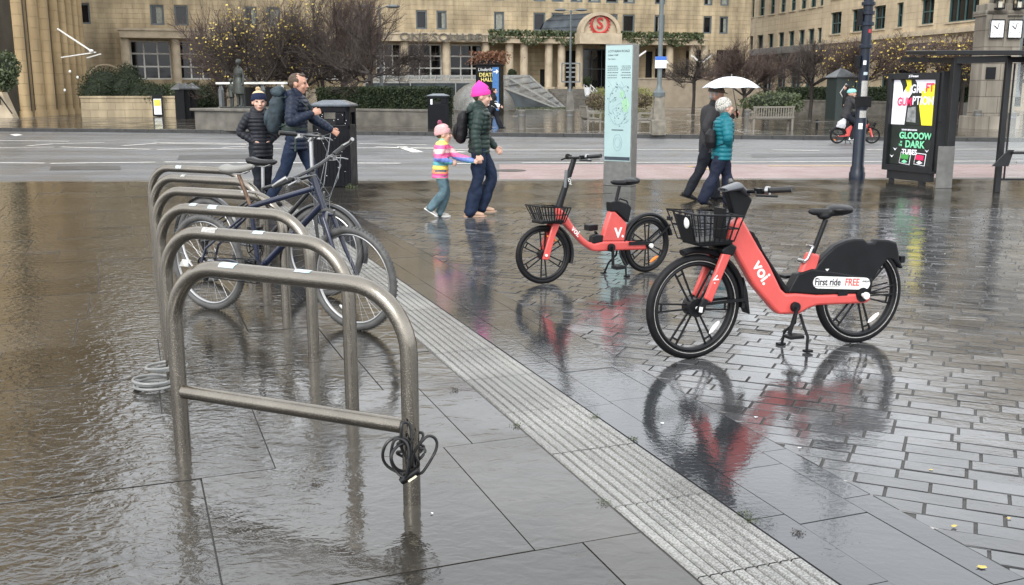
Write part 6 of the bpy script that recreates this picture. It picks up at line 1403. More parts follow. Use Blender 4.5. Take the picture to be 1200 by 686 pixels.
    def beanie(self, t, m, pom=None, cuff=None, hk=1.0, name='beanie', top=0, tallcuff=False):
        r = self.hr; mb = MB(self.hM @ Matrix.Rotation(R(-14), 4, 'Y'))
        prof = [(1.0,.16),(1.07,.2),(1.08,.5),(1.03,.54),(1.02,.75),(.93,1.02*hk),(.7,1.26*hk),(.4,1.40*hk+top*.3),(.001,1.46*hk+top)]
        mb.lathe([(a*r*1.0, b*r) for a, b in prof], 28, (-.1*r,0,-.04*r), sx=1.0, sy=.86); b = mb.build(name, M[m], t, smooth=True, angle=180)
        if cuff: mb = MB(self.hM @ Matrix.Rotation(R(-14), 4, 'Y')); mb.lathe([(1.09*r,.10*r),(1.12*r,.14*r),(1.12*r,.50*r),(1.10*r,.56*r)]+([(1.05*r,.80*r),(.96*r,1.0*r)] if tallcuff else []), 28, (-.1*r,0,-.04*r), sx=1, sy=.86); mb.build('cuff', M[cuff], b, smooth=True)
        if pom:
            mb = MB(self.hM @ Matrix.Rotation(R(-14), 4, 'Y')); cc = Vector((-.12*r,0,1.62*r*hk))
            for i in range(260):
                d = Vector((random.gauss(0,1),random.gauss(0,1),random.gauss(0,1))).normalized(); mb.tube([cc, cc+d*.30*r*random.uniform(.85,1.1)], [.05*r,.03*r], 4)
            mb.build('pompom', M[pom], b)
        return b
    def hair(self, t, m, long=0, k=1.0):
        r = self.hr; mb = MB(self.hM); mb.ell((-.20*r,0,.24*r), (.98*r*k,.86*r*k,.92*r*k), 24, 16); mb.ell((-.44*r,0,-.06*r), (.62*r,.76*r,.55*r), 18, 12)
        mb.ell((.30*r,0,.88*r), (.50*r,.55*r,.20*r), 16, 10)
        for s_ in (-1,1): mb.ell((-.02*r,s_*.76*r,.22*r), (.22*r,.12*r,.30*r), 12, 8)
        if long: limb(mb, [(-.45*r,0,0),(-.62*r,0,-.9*r),(-.60*r,0,-long*r)], [(.5*r,.7*r),(.38*r,.6*r),(.16*r,.35*r)], ref=(1,0,0))
        return fused(mb, 'hair', M[m], t, .007, 1, lambda co: .0035*noise.noise(Vector((co[0]*25, co[1]*60, co[2]*30))))
def person(label, loc, rz, group=None): return thing('person', label, 'person', loc, rz, group)
def strap(mb, pts, w_=.035, th=.01): mb.tube(pts, [(w_/2, th/2)]*len(pts), 8, ref=(0,1,0))
def rucksack(name, label, loc, rz, f, m, w_=.30, d_=.16, hh=.45, z_off=0, pk=1, lid=None, straps=True, tilt=6):
    t = thing(name, label, 'backpack', loc, rz); h = f.h; c = f.chest+Vector((-.088*h-d_*.55, 0, -.02*h+z_off)); Mx = Matrix.Translation(c) @ Matrix.Rotation(R(tilt), 4, 'Y')
    mb = MB(Mx); limb(mb, [(0,0,-hh/2+.06),(0,0,-hh*.2),(.0,0,hh*.2),(.01,0,hh/2-.06)], [(d_*.5,w_*.46),(d_*.58,w_*.5),(d_*.55,w_*.48),(d_*.42,w_*.4)], ref=(1,0,0), seg=24)
    fused(mb, 'sack', M[m], t, .01, 1, fold(.007, 12))
    mb = MB(Mx); mb.ell((-d_*.5,0,-hh*.14), (d_*.3,w_*.36,hh*.24)); mb.build('pocket', M[m], t, smooth=True)
    if lid: mb = MB(Mx); limb(mb, [(-d_*.1,-w_*.3,hh*.5),(0,0,hh*.54),(-d_*.1,w_*.3,hh*.5)], [(d_*.42,.07)]*3, ref=(1,0,0)); fused(mb, 'lid', M[lid], t, .01, 1, fold(.008, 16))
    if straps:
        for sd, s_ in (('R',-1),('L',1)):
            s0 = f.chest; mb = MB(); y = s_*.068*h
            mb.tube([c+Vector((d_*.3,s_*w_*.25,hh*.36)), Vector((f.neck.x-.03*h,y*.9,f.neck.z-.018*h)), Vector((f.neck.x+.045*h,y,f.neck.z-.045*h)), Vector((f.chest.x+.098*h,y,f.chest.z+.01*h)), Vector((f.chest.x+.085*h,y*1.25,f.chest.z-.07*h)), Vector((f.chest.x+.0*h,y*1.62,f.chest.z-.11*h)), c+Vector((d_*.35,s_*w_*.4,-hh*.32))], [(.02,.006)]*7, 8, ref=(0,1,0))
            mb.build('strap', M[pk if isinstance(pk, str) else 'plastic'], t, smooth=True)
    return t
def cloth(name, col, **k): M[name] = mat(name, col, k.pop('rough', .7), bump=.0012, bscale=160, spec=.22, **k)
cloth('navy_puffer', (.011,.017,.034), rough=.42, var=.25); cloth('black_puffer', (.016,.018,.024), rough=.45, var=.25); cloth('green_puffer', (.020,.036,.032), rough=.38, var=.2); cloth('teal_puffer', (.010,.135,.17), rough=.4, var=.15)
cloth('jeans', (.011,.020,.045), var=.3, vscale=10); cloth('dark_trousers', (.010,.012,.018)); cloth('navy_trousers', (.011,.015,.032)); cloth('light_jeans', (.085,.14,.165), var=.3, vscale=14)
cloth('black_wool', (.014,.014,.015), rough=.8); cloth('grey_coat', (.035,.034,.037), rough=.75); cloth('pink_knit', (.78,.06,.36), rough=.85); cloth('pale_pink_knit', (.62,.36,.36), rough=.9, var=.2, vscale=40); cloth('mauve_wool', (.42,.14,.22), rough=.9)
cloth('navy_knit', (.012,.018,.045), rough=.9); cloth('cream_knit', (.62,.48,.30), rough=.9, vscale=20); cloth('speckled_knit', (.12,.12,.11), rough=.9, col2=(.68,.66,.6), vscale=75, detail=1)
cloth('pack_grey', (.035,.05,.06), rough=.6, var=.4, vscale=9); cloth('pack_green', (.035,.05,.045), rough=.6); cloth('pack_black', (.010,.010,.012), rough=.5)
cloth('tan_leather', (.42,.28,.20), rough=.5); cloth('grey_trainer', (.38,.36,.33), rough=.5, vscale=30, var=.3); cloth('black_leather', (.012,.011,.010), rough=.3)
cloth('brown_hair', (.075,.055,.04), rough=.6, var=.3, vscale=40); cloth('grey_hair', (.38,.36,.34), rough=.7, var=.25, vscale=40); cloth('dark_hair', (.018,.012,.010), rough=.5)
def band_mat(name, bands, per, rough=.5):
    m = bpy.data.materials.new(name); m.use_nodes = True; t = m.node_tree; b = t.nodes['Principled BSDF']; b.inputs['Roughness'].default_value = rough
    tc = t.nodes.new('ShaderNodeTexCoord'); sp = t.nodes.new('ShaderNodeSeparateXYZ'); t.links.new(tc.outputs['Object'], sp.inputs[0])
    n = t.nodes.new('ShaderNodeTexNoise'); n.inputs['Scale'].default_value = 5; t.links.new(tc.outputs['Object'], n.inputs[0])
    a = node(t, 'ShaderNodeMath', operation='MULTIPLY_ADD'); a.inputs[1].default_value = .03; t.links.new(n.outputs[0], a.inputs[0]); t.links.new(sp.outputs[2], a.inputs[2])
    d = node(t, 'ShaderNodeMath', operation='DIVIDE'); t.links.new(a.outputs[0], d.inputs[0]); d.inputs[1].default_value = per
    f_ = node(t, 'ShaderNodeMath', operation='FRACT'); t.links.new(d.outputs[0], f_.inputs[0]); r = t.nodes.new('ShaderNodeValToRGB'); r.color_ramp.interpolation = 'CONSTANT'
    e = r.color_ramp.elements; e[0].position = 0; e[0].color = (*bands[0], 1); e[1].position = 1/len(bands); e[1].color = (*bands[1], 1)
    for i in range(2, len(bands)): q = e.new(i/len(bands)); q.color = (*bands[i], 1)
    t.links.new(f_.outputs[0], r.inputs[0]); t.links.new(r.outputs[0], b.inputs['Base Color']); M[name] = m
band_mat('rainbow_quilt', [(.78,.10,.28),(.80,.25,.12),(.82,.62,.12),(.10,.38,.42),(.14,.22,.55),(.78,.14,.32),(.80,.52,.50),(.80,.12,.30),(.82,.66,.18),(.25,.52,.35)], .50)
# ---- man with rucksack
p = G(351, 241); f = Fig(1.80, hipR=(-20,10), hipL=(20,8), lean=2, armR=(-22,10,8), armL=(24,14,10), head=(6,4), sw=1.02)
f.set_arm('R', f.sh['R']+Vector((.00,-.11,-.285)), f.sh['R']+Vector((.25,.03,-.19)))
f.set_arm('L', f.sh['L']+Vector((.15,.05,-.26)), f.sh['L']+Vector((.40,.02,-.41)))
mn = person('man in a navy puffer jacket and jeans striding right, hand on his rucksack strap', p, R(-4)); mn_loc = p
f.body(mn, 'skin', curl=.75); f.jacket(mn, 'navy_puffer', hem=-.09, k=1.06); f.trousers(mn, 'jeans', k=.98); f.shoes(mn, 'black_leather', 'plastic'); f.hair(mn, 'brown_hair', k=.95)
bp = rucksack('rucksack', 'big grey-blue hiking rucksack on the back of the striding man', p, R(-4), f, 'pack_grey', .31, .20, .54, -.04, 'pack_green', lid='pack_grey', tilt=10)
mb = MB(); hp_ = f.waist+Vector((0,0,.0)); mb.tube([hp_+Vector((-.17,-.1,-.03)), hp_+Vector((-.08,-.178,-.05)), hp_+Vector((.04,-.178,-.055)), hp_+Vector((.15,-.07,-.06))], [(.05,.012),(.055,.014),(.04,.01),(.02,.008)], 10, ref=(0,0,1)); mb.build('hip_belt', M['pack_green'], bp, smooth=True)
mb = MB(); mb.tube([hp_+Vector((.02,-.19,-.06)), hp_+Vector((.03,-.195,-.2)), hp_+Vector((.02,-.19,-.34))], [(.014,.003)]*3, 6, ref=(1,0,0)); mb.build('strap', M['pack_green'], bp)
# ---- boy
p = G(309, 239); f = Fig(1.50, hipR=(6,4), hipL=(-6,6), lean=1, armR=(-12,62,14), armL=(0,55,12), head=(-8,2), hs=1.08)
by = person('boy in a black puffer jacket and bobble hat facing the camera, hands in pockets', p, R(-62))
f.set_arm('R', f.sh['R']+Vector((-.05,-.095,-.235)), f.sh['R']+Vector((.045,.045,-.36))); f.set_arm('L', f.sh['L']+Vector((-.05,.095,-.235)), f.sh['L']+Vector((.045,-.045,-.36)))
f.body(by, 'skinpale', curl=1); f.jacket(by, 'black_puffer', hem=-.10, k=1.04, per=.05); f.trousers(by, 'dark_trousers'); f.shoes(by, 'black_leather', 'plastic'); f.beanie(by, 'cream_knit', pom='cream_knit', cuff='navy_knit', hk=1.0, tallcuff=True)
# ---- woman in pink hat
p = G(562, 253.5); f = Fig(1.62, hipR=(-22,4), hipL=(16,30), lean=1, armR=(-6,14,8), armL=(30,18,8), head=(0,6), sw=.94)
wm = person('woman in dark green puffer jacket and bright pink beanie leading a child by the hand', p, R(2))
f.leg['L'] = (f.leg['L'][0], f.leg['L'][0]+Vector((.15,-.0,-.37)), f.leg['L'][0]+Vector((.02,-.01,-.74)), -6)
f.leg['R'] = (f.leg['R'][0], f.leg['R'][0]+Vector((-.02,0,-.395)), f.leg['R'][0]+Vector((-.11,.01,-.78)), -12)
dz = .045*1.62-(f.leg['R'][2].z); 
for _k in ('R','L'): f.leg[_k] = tuple(q if i == 3 else q+Vector((0,0,dz if i else 0)) for i, q in enumerate(f.leg[_k]))
f.set_arm('R', f.sh['R']+Vector((-.05,-.05,-.27)), f.sh['R']+Vector((-.02,-.08,-.50)))
f.set_arm('L', f.sh['L']+Vector((.03,.06,-.27)), f.sh['L']+Vector((.19,.02,-.44)))
f.body(wm, 'skinpale', curl=.8); f.jacket(wm, 'green_puffer', hem=-.035, k=1.07, per=.056, armk=.95); f.trousers(wm, 'jeans', k=1.04, flare=1.2); f.shoes(wm, 'tan_leather', 'tan_leather'); f.beanie(wm, 'pink_knit', cuff='pink_knit', hk=1.02, top=.35)
f.hair(wm, 'brown_hair', k=.86)
woman_hand = Matrix.Translation(p) @ Matrix.Rotation(R(2),4,'Z') @ (f.arm['R'][2]+Vector((0,0,-.07)))
rucksack('rucksack', 'small black rucksack on the back of the woman in the pink beanie', p, R(2), f, 'pack_black', .26, .13, .44, -.05, 'pack_black')
# ---- girl
p = G(517, 254.5); f = Fig(1.10, hipR=(14,26), hipL=(-8,20), lean=5, armR=(-10,35,14), armL=(35,20,-10), head=(4,0), hs=1.25)
gr = person('little girl in a rainbow striped quilted jacket and pale pink bobble hat', p, R(4))
f.leg['R'] = (f.leg['R'][0], f.leg['R'][0]+Vector((.03,0,-.245)), f.leg['R'][0]+Vector((-.13,.0,-.43)), -40); f.leg['L'] = (f.leg['L'][0], f.leg['L'][0]+Vector((.06,0,-.25)), f.leg['L'][0]+Vector((-.02,-.01,-.50)), -8)
dz = .045*1.10-f.leg['L'][2].z
for _k in ('R','L'): f.leg[_k] = tuple(q if i == 3 else q+Vector((0,0,dz if i else 0)) for i, q in enumerate(f.leg[_k]))
im = (Matrix.Translation(p) @ Matrix.Rotation(R(4),4,'Z')).inverted(); hd_ = im @ woman_hand
wr_ = hd_+Vector((-.06,0,-.015)); f.set_arm('L', f.sh['L'].lerp(wr_, .5)+Vector((-.01,.02,-.05)), wr_)
f.set_arm('R', f.sh['R']+Vector((-.05,-.05,-.15)), f.sh['R']+Vector((.10,-.01,-.21)))
f.body(gr, 'skinpale', curl=.9, voxel=.0055); f.jacket(gr, None, hem=-.10, k=1.12, per=.05, hood=False, mats=M['rainbow_quilt'], voxel=.007, flare=1.05); f.trousers(gr, 'light_jeans', k=1.12, flare=1.1); f.shoes(gr, 'grey_trainer', 'white', s=1.05); f.beanie(gr, 'pale_pink_knit', pom='mauve_wool', cuff='pale_pink_knit', hk=1.0)
f.hair(gr, 'brown_hair', k=.84)
# ---- old couple
p = G(828, 235); f = Fig(1.60, hipR=(-16,10), hipL=(14,8), lean=2, armR=(-8,22,8), armL=(25,80,5), head=(-12,6), stoop=12)
om = person('older man in a dark jacket, walking right under the white umbrella', p, R(-4))
f.set_arm('R', f.sh['R']+Vector((-.10,-.06,-.24)), f.sh['R']+Vector((-.02,-.05,-.45)))
f.set_arm('L', f.sh['L']+Vector((.10,.03,-.22)), f.sh['L']+Vector((.30,-.05,-.10))); grip_w = Matrix.Translation(p) @ Matrix.Rotation(R(-4),4,'Z') @ (f.arm['L'][2]+f.arm['L'][3]*.07)
f.body(om, 'skin', curl=1.1); f.jacket(om, 'grey_coat', hem=-.10, k=1.08, puff=0, hood=False); f.trousers(om, 'dark_trousers', k=1.04); f.shoes(om, 'black_leather', 'plastic'); f.hair(om, 'grey_hair', k=.94)
mb = MB(f.hM); r = f.hr; mb.lathe([(1.08*r,.45*r),(1.1*r,.7*r),(.9*r,1.05*r),(.5*r,1.25*r),(.0,1.3*r)], 20, (-.12*r,0,.0), sy=.88); mb.prism([(.7*r,.48*r),(1.35*r,.38*r),(1.3*r,.48*r),(.7*r,.66*r)], -.6*r, .6*r); mb.build('flat_cap', mat('cap_tweed', (.11,.085,.07), .9, var=.4, vscale=60), om, smooth=True)
p = G(833, 241); f = Fig(1.43, hipR=(-17,6), hipL=(15,8), lean=2, armR=(-4,10,8), armL=(10,60,10), head=(18,-10), sw=.98, hs=1.08)
ow = person('older woman in a teal puffer coat and speckled white beanie, walking right', p+Vector((.12,0,0)), R(-2))
f.set_arm('R', f.sh['R']+Vector((.02,-.07,-.22)), f.sh['R']+Vector((.06,.06,-.35))); f.set_arm('L', f.sh['L']+Vector((.02,.06,-.22)), f.sh['L']+Vector((.06,-.06,-.35)))
f.body(ow, 'skinpale', curl=.9); f.jacket(ow, 'teal_puffer', hem=-.09, k=1.22, per=.052, flare=1.0, hood=False); f.trousers(ow, 'navy_trousers', k=1.15, flare=1.2); f.shoes(ow, 'black_leather', 'black_leather'); f.beanie(ow, 'speckled_knit', cuff='speckled_knit'); f.hair(ow, 'grey_hair', k=.84)
t = thing('shoulder_bag', 'small black sling bag hanging on the back of the teal coat', 'bag', p+Vector((.12,0,0)), R(-2))
mb = MB(); c = f.waist+Vector((-.18,-.11,.03)); mb.tube([c+Vector((0,0,-.13)), c+Vector((0,0,-.05)), c+Vector((0,0,.05)), c+Vector((.02,0,.12))], [(.055,.09),(.08,.12),(.075,.11),(.04,.06)], 18, ref=(1,0,0)); fused(mb, 'pouch', M['pack_black'], t, .009, 1)
mb = MB(); mb.tube([c+Vector((.02,.0,.12)), f.chest+Vector((-.13,-.03,.04)), f.neck+Vector((-.05,.05,-.03)), f.neck+Vector((.04,.07,-.06)), f.chest+Vector((.13,.02,-.02)), f.waist+Vector((.12,-.12,-.01)), f.waist+Vector((-.02,-.175,-.04)), c+Vector((.03,-.04,-.1))], [(.012,.004)]*8, 8, ref=(0,1,0)); mb.build('strap', M['pack_black'], t)
# umbrella
uc = P(857, 100, 14.0); ut = thing('umbrella', 'white folding umbrella held over the older couple', 'umbrella', (uc.x, uc.y, 0))
mb = MB(); Ru, hu_ = .40, 1.555; n = 8; rings = 7; vs = []
def upt(i, k, sub):
    a = 2*PI*(i+sub)/n; rr = Ru*k; sag = .035*(math.cos(PI*(sub-.5))) * k*k if 0 < sub < 1 else 0
    return (rr*(1-.05*math.sin(PI*sub))*math.cos(a), rr*(1-.05*math.sin(PI*sub))*math.sin(a), hu_+.155*(1-k**2.1)+(.012*math.sin(PI*sub)*k))
for i in range(n):
    for s_ in range(4):
        for k in range(rings):
            a, b = s_/4, (s_+1)/4; k0_, k1_ = k/rings, (k+1)/rings
            if k == 0: mb.poly([upt(i,0,0), upt(i,k1_,a), upt(i,k1_,b)])
            else: mb.poly([upt(i,k0_,a), upt(i,k1_,a), upt(i,k1_,b), upt(i,k0_,b)])
bmesh.ops.remove_doubles(mb.bm, verts=mb.bm.verts, dist=.0005)
cano = mb.build('canopy', mat('umbrella_white', (.72,.76,.80), .45, var=.08, vscale=10), ut, smooth=True, angle=180); sm = cano.modifiers.new('s','SOLIDIFY'); sm.thickness = .003
for i in range(n): mb = MB(); mb.tube([(0,0,hu_+.14),upt(i,.5,0)[:2]+(upt(i,.5,0)[2]-.006,),upt(i,.98,0)[:2]+(upt(i,.98,0)[2]-.006,)], .003, 6); mb.build('rib', M['greymetal'], ut)
gl3 = grip_w-Vector((uc.x, uc.y, 0)); mb = MB(); mb.tube([(0,0,hu_+.19),(0,0,hu_+.1),(gl3.x*.9,gl3.y*.9,gl3.z+.05)], .006, 8); mb.build('shaft', M['alu'], ut); mb = MB(); mb.tube([(gl3.x*.9,gl3.y*.9,gl3.z+.06),(gl3.x,gl3.y,gl3.z-.06)], .014, 10); mb.build('handle', M['plastic'], ut)
# ---- woman in black far across the road
p = G(577, 151); f = Fig(1.66, hipR=(-30,4), hipL=(26,4), lean=6, armR=(-10,60,8), armL=(10,50,8), head=(10,0))
fw = person('person in black walking right across the square, carrying a white bag', p, 0); f.body(fw, 'skinpale', voxel=.012); f.jacket(fw, 'black_wool', puff=0, k=1.05, hem=-.06, voxel=.012); f.trousers(fw, 'dark_trousers', k=1.15, flare=1.3); f.shoes(fw, 'black_leather', 'plastic'); f.hair(fw, 'dark_hair', long=2.2)
t = thing('handbag', 'white bag held by the walking person in black', 'bag', p); mb = MB(); c = f.waist+Vector((.12,-.16,-.05)); mb.tube([c+Vector((-.16,0,.02)),c,c+Vector((.16,0,-.02))], [(.03,.07),(.04,.09),(.03,.07)], 12, ref=(0,1,0)); fused(mb, 'pouch', M['clockw'], t, .01, 1); mb = MB(); mb.torus(c+Vector((0,0,.08)), .08, .008, 20, 6, 0, PI); mb.build('handle', M['clockw'], t)
# ---- cyclist on a hire bike
rear = G(981, 168.5, -.095); rz_c = R(0)
cb = dup(v2, rear, rz_c, 'small coral red hire bike being ridden along the road'); cb.rotation_euler = (0,0,rz_c)
f = Fig(1.68, hipR=(62,70), hipL=(35,60), lean=16, armR=(40,10,8), armL=(40,10,8), head=(0,-6))
hipz = .86; ofs = Vector((.20, 0, hipz))-f.hip
cy = person('cyclist in a dark hooded jacket and pale green helmet riding the small red bike', rear+Vector((ofs.x, 0, 0)), rz_c)
def shiftz(f, dz):
    v_ = Vector((0,0,dz)); f.hip += v_; f.waist += v_; f.chest += v_; f.neck += v_; f.sh = {k: q+v_ for k, q in f.sh.items()}; f.hM = Matrix.Translation(v_) @ f.hM
shiftz(f, ofs.z)
for sd, s_, px_, pz_ in (('R',-1,.40,.12),('L',1,.47,.42)):
    o = f.hip+Vector((0,s_*.085,0)); a = Vector((px_-.20, s_*.10, pz_+.07)); mid = (o+a)/2; L_ = (a-o).length; hgt = math.sqrt(max(.0001, (.41)**2-(L_/2)**2)); d = (a-o).normalized(); f.leg[sd] = (o, mid+Vector((-d.z,0,d.x))*hgt*-1*(-1 if (-d.z) > 0 else 1), a, -2)
    f.set_arm(sd, f.sh[sd]+Vector((.16,s_*.06,-.20)), Vector((.46,s_*.24,1.06)))
f.body(cy, 'skinpale', voxel=.011); f.jacket(cy, 'grey_coat', puff=0, hem=-.06, voxel=.012); f.trousers(cy, 'dark_trousers'); f.shoes(cy, 'white', 'white')
mb = MB(f.hM); r = f.hr; mb.lathe([(1.14*r,.30*r),(1.18*r,.5*r),(1.1*r,.85*r),(.8*r,1.15*r),(.4*r,1.3*r),(.0,1.34*r)], 20, (-.1*r,0,0), sx=1.1, sy=.92); mb.build('helmet', mat('mint_helmet', (.22,.55,.50), .3), cy, smooth=True)
t = thing('carrier_bag', 'pale grey bag hanging at the back of the ridden red bike', 'bag', rear+Vector((-.02,0,0))); mb = MB(); mb.tube([(.05,-.12,.48),(.08,-.13,.6),(.16,-.12,.75)], [(.09,.13),(.09,.14),(.03,.05)], 12, ref=(0,1,0)); fused(mb, 'pouch', mat('bag_grey', (.45,.45,.47), .5), t, .012, 1, fold(.015, 12))
# second rider's dark figure behind the cyclist: pedestrian in black
p = G(990, 144); f = Fig(1.74, hipR=(8,4), hipL=(-8,4), lean=1, head=(20,0)); fp = person('pedestrian in black standing by the hut, mostly hidden behind the cyclist', p, R(120)); f.body(fp, 'skinpale', voxel=.014); f.jacket(fp, 'black_wool', puff=0, k=1.1, hem=-.12, voxel=.014); f.trousers(fp, 'dark_trousers'); f.shoes(fp, 'black_leather', 'plastic'); f.hair(fp, 'dark_hair')
# sliver of someone's hand/leg at the left edge is left as a passer-by just out of frame
# ================================================================ TREES
def tree(label, loc, h, trunk_h, spread, seed, leaves=0, leafmat='yleaf', dens=1.0, twigcol='twig', group=None, dome=1.0, shoots=1.0, lsize=.10, lean=0):
    rnd = random.Random(seed); t = thing('bare_tree', label, 'tree', loc, 0, group)
    tb, wb_, lb_ = MB(), MB(), MB(); tips = []
    tb.tube([(0,0,0),(.03,0,trunk_h*.5),(0,.02,trunk_h)], [.115,.095,.10], 10)
    def grow(mb, p, d, L, r, lvl):
        n = 4; pts = [p]; q = p.copy(); dd = d.copy()
        for i in range(n):
            dd = (dd+Vector((rnd.gauss(0,.17),rnd.gauss(0,.17),rnd.gauss(.0,.13)+(.06 if lvl > 1 else .02)*shoots))).normalized(); q = q+dd*L/n; pts.append(q.copy())
        rr = [max(.0045, r)*(1-.5*i/n) for i in range(n+1)]
        (tb if lvl < 2 else wb_).tube(pts, rr, 6 if lvl < 1 else 4 if lvl < 2 else 3, cap=False)
        if lvl >= 3: tips.append(pts[-1]); tips.append(pts[2]); return
        k = int({0:8,1:9,2:8}[lvl]*dens)
        for j in range(k):
            i = rnd.randint(1 if lvl else 2, n); b = pts[i]; out = Vector((b.x,b.y,0)); out = out.normalized() if out.length > .05 else Vector((rnd.gauss(0,1),rnd.gauss(0,1),0)).normalized()
            nd = (dd*.6+out*.35+Vector((rnd.gauss(0,.6),rnd.gauss(0,.6),rnd.gauss(.15,.5)+.3*shoots*(lvl > 0)))).normalized()
            grow(mb, b, nd, L*rnd.uniform(.45,.75), r*.45, lvl+1)
    nl = 7
    for i in range(nl):
        a = 2*PI*i/nl+rnd.uniform(-.3,.3); el = rnd.uniform(.35,1.0)*dome
        grow(tb, Vector((0,0,trunk_h*rnd.uniform(.85,1))), Vector((math.cos(a)*math.cos(el), math.sin(a)*math.cos(el), math.sin(el))), spread*rnd.uniform(.75,1.0)*(.62+.0*h), .055, 0)
    # fit the crown to its height and spread
    mx = max([p.z for p in tips]+[trunk_h+.1]); sz = (h-trunk_h)/(mx-trunk_h); mr = sorted([math.hypot(p.x,p.y) for p in tips])[int(len(tips)*.95)]; sr = spread/mr
    def fit(mb):
        for v_ in mb.bm.verts:
            if v_.co.z > trunk_h: v_.co.z = trunk_h+(v_.co.z-trunk_h)*sz
            k = min(1, max(0, (v_.co.z-trunk_h*.9)/.3)); s_ = 1+(sr-1)*k; v_.co.x *= s_; v_.co.y *= s_
    fit(tb); fit(wb_)
    for v_ in wb_.bm.verts:
        pass
    tr = tb.build('trunk', M['bark'], t, smooth=True); wb_.build('crown', M[twigcol], t)
    if leaves:
        for _ in range(leaves):
            p = rnd.choice(tips); p = Vector((p.x*sr, p.y*sr, trunk_h+(p.z-trunk_h)*sz))
            if lean and (p.x*lean < rnd.gauss(0,.6) or p.z > h*.8): continue
            s_ = lsize*rnd.uniform(.6,1.3); a = Vector((rnd.gauss(0,1),rnd.gauss(0,1),rnd.gauss(0,1))).normalized(); b = a.orthogonal().normalized(); c = a.cross(b)
            for k in range(rnd.choice((1,1,2))): o = p+Vector((rnd.gauss(0,.05),rnd.gauss(0,.05),-.04)); lb_.poly([o-b*s_*.5, o+c*s_*.4, o+b*s_*.5, o-c*s_*.4])
        lb_.build('leaves', M[leafmat], t)
    return t
def tz(px, Y): c = P(px, 104, Y); return Vector((c.x, c.y, 0))
M['dtwig'] = mat('dark_twig', (.05,.038,.032), .85, var=.3)
g1 = 'bare trees in a row behind the hedge'
tree('bare domed tree with many yellow leaves, directly behind the statue', tz(305,48), 6.6, 1.7, 3.6, 1, 800, group=g1, dens=1.02, dome=.65, twigcol='dtwig')
tree('bare tree with yellow leaves just right of the leafiest one', tz(355,49), 7.2, 1.8, 3.3, 2, 260, group=g1, dens=1.0, dome=.65, twigcol='dtwig')
tree('reddish bare tree in the middle of the row behind the hedge', tz(402,50), 7.2, 1.9, 3.0, 3, 40, group=g1, dens=1.0)
tree('dark gnarled bare tree at the right end of the hedge', tz(434,46), 5.7, 2.2, 3.0, 4, 0, group=g1, dens=1.0, twigcol='dtwig', dome=.7)
tree('thin bare tree far behind the hedge between the two big crowns', tz(378,54), 7.8, 2.2, 3.2, 5, 0, group=g1, dens=1.0)
tree('spindly reddish bare tree left of the statue', tz(262,53), 6.2, 1.6, 2.6, 6, 30, group=g1, dens=1.0)
g2 = 'bare trees in front of the right-hand buildings'
tree('small bare tree with straight trunk beside the umbrella', tz(813,62), 4.3, 2.2, 2.2, 7, 0, group=g2, dens=1.0, dome=.5, twigcol='dtwig')
tree('bare brown tree behind the planter bench', tz(873,56), 4.6, 1.3, 2.5, 8, 0, group=g2, dens=1.15)
tree('bare dark tree left of the kiosk hut', tz(951,57), 4.6, 1.9, 2.4, 9, 0, group=g2, dens=1.1, twigcol='dtwig')
tree('bare tree with yellow leaves just behind the navy pole', tz(1012,52), 4.4, 2.0, 2.2, 10, 350, group=g2, dens=1.0)
tree('bare tree full of golden leaves behind the bus shelter roof', tz(1085,54), 4.9, 2.1, 3.0, 11, 900, group=g2, dens=1.15)
tree('bare tree with golden leaves left of the clock tower', tz(1128,56), 4.7, 2.1, 2.2, 12, 600, group=g2, dens=1.0)
tree('bare tree with a few golden leaves at the right edge', tz(1205,56), 4.6, 2.0, 2.0, 13, 200, group=g2, dens=1.0)
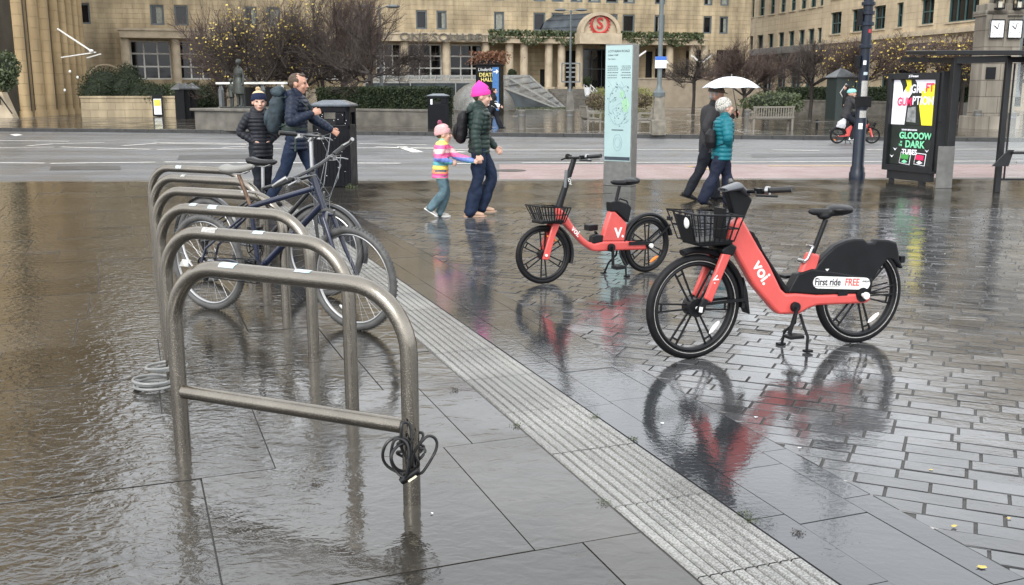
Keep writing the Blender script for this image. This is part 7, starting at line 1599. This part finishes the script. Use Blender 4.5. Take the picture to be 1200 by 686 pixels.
# ================================================================ SMALL THINGS ON THE GROUND
M['leafwet'] = mat('fallen_leaf', (.50,.38,.08), .4, var=.3, vscale=50)
def fleaf(px, py, s, label, m='leafwet', rz=0):
    p = G(px, py); mb = MB(); n = 10; out = []
    for i in range(n): a = 2*PI*i/n; r = .65*s*(1 if i % 2 else .72)*random.uniform(.85,1.1); out.append((r*math.cos(a)*1.25, r*math.sin(a)*.8, .004+.003*random.random()))
    mb.poly(out); o = mb.build('fallen_leaf', M[m]); o.location = p; o.rotation_euler = (0,0,rz); tag(o, label, 'leaf'); return o
fleaf(1150, 666, .024, 'yellow leaf lying on a dark damp patch at the bottom right'); fleaf(1118, 618, .02, 'narrow yellow leaf on the setts right of the granite border', rz=.6); fleaf(1182, 609, .013, 'small yellow leaf on the setts at the right edge')
fleaf(1091, 552, .014, 'small yellow leaf in a joint between the setts, below the big red bike'); fleaf(776, 497, .001+.012, 'pale leaf scrap by the reflection of the red bike', 'clockw'); fleaf(886, 490, .014, 'white scrap of litter under the reflection of the red frame', 'clockw')
fleaf(937, 526, .013, 'white scrap beside the granite border below the big red bike', 'clockw'); fleaf(506, 603, .009, 'tiny white scrap beside the foot of the nearest hoop', 'clockw')
def clump(name, px, py, s, label, m, n=60, cat='weed', flat=.8, sz=.006):
    p = G(px, py); mb = MB(); leaf_cloud(mb, lambda: (random.gauss(0,s), random.gauss(0,s), abs(random.gauss(0,s*.45))+.003), n, sz, flat); o = mb.build(name, M[m]); o.location = p; tag(o, label, cat); return o
M['moss'] = mat('moss', (.05,.065,.02), .9, var=.4, vscale=60)
clump('dirt_clump', 935, 626, .011, 'dark lump of wet dirt on the granite border, bottom right', 'bark', 90, 'debris'); clump('dirt_clump', 533, 458, .013, 'dark lump of wet dirt on the slabs left of the tactile strip', 'bark', 80, 'debris'); clump('dirt_clump', 370, 569, .013, 'dark smear of dirt on the slab inside the nearest hoop', 'bark', 80, 'debris', sz=.005)
clump('weed', 872, 604, .016, 'green weed in the joint along the strip, lower one', 'moss', 90); clump('weed', 880, 612, .014, 'green weed trailing further down the same joint', 'moss', 70); clump('weed', 697, 490, .014, 'green weed tuft beside the middle of the tactile strip', 'moss', 80); clump('weed', 742, 516, .014, 'green weed tuft at the right edge of the tactile strip', 'moss', 80)
clump('weed', 605, 500, .012, 'weed tuft at the left edge of the tactile strip, upper one', 'moss', 70); clump('weed', 708, 590, .012, 'weed tuft at the left edge of the tactile strip, lower one', 'moss', 70)
for k, lab in ((.1,'moss in the slab joint nearest the hoop'),(.35,'moss a little further along the slab joint'),(.7,'moss at the near end of the slab joint')): clump('moss', 345+38*k, 555+120*k, .012, lab, 'moss', 40, sz=.003)
clump('weed', 411, 205+15, .05, 'green tufts at the foot of the large litter bin', 'foil2', 80, sz=.03)
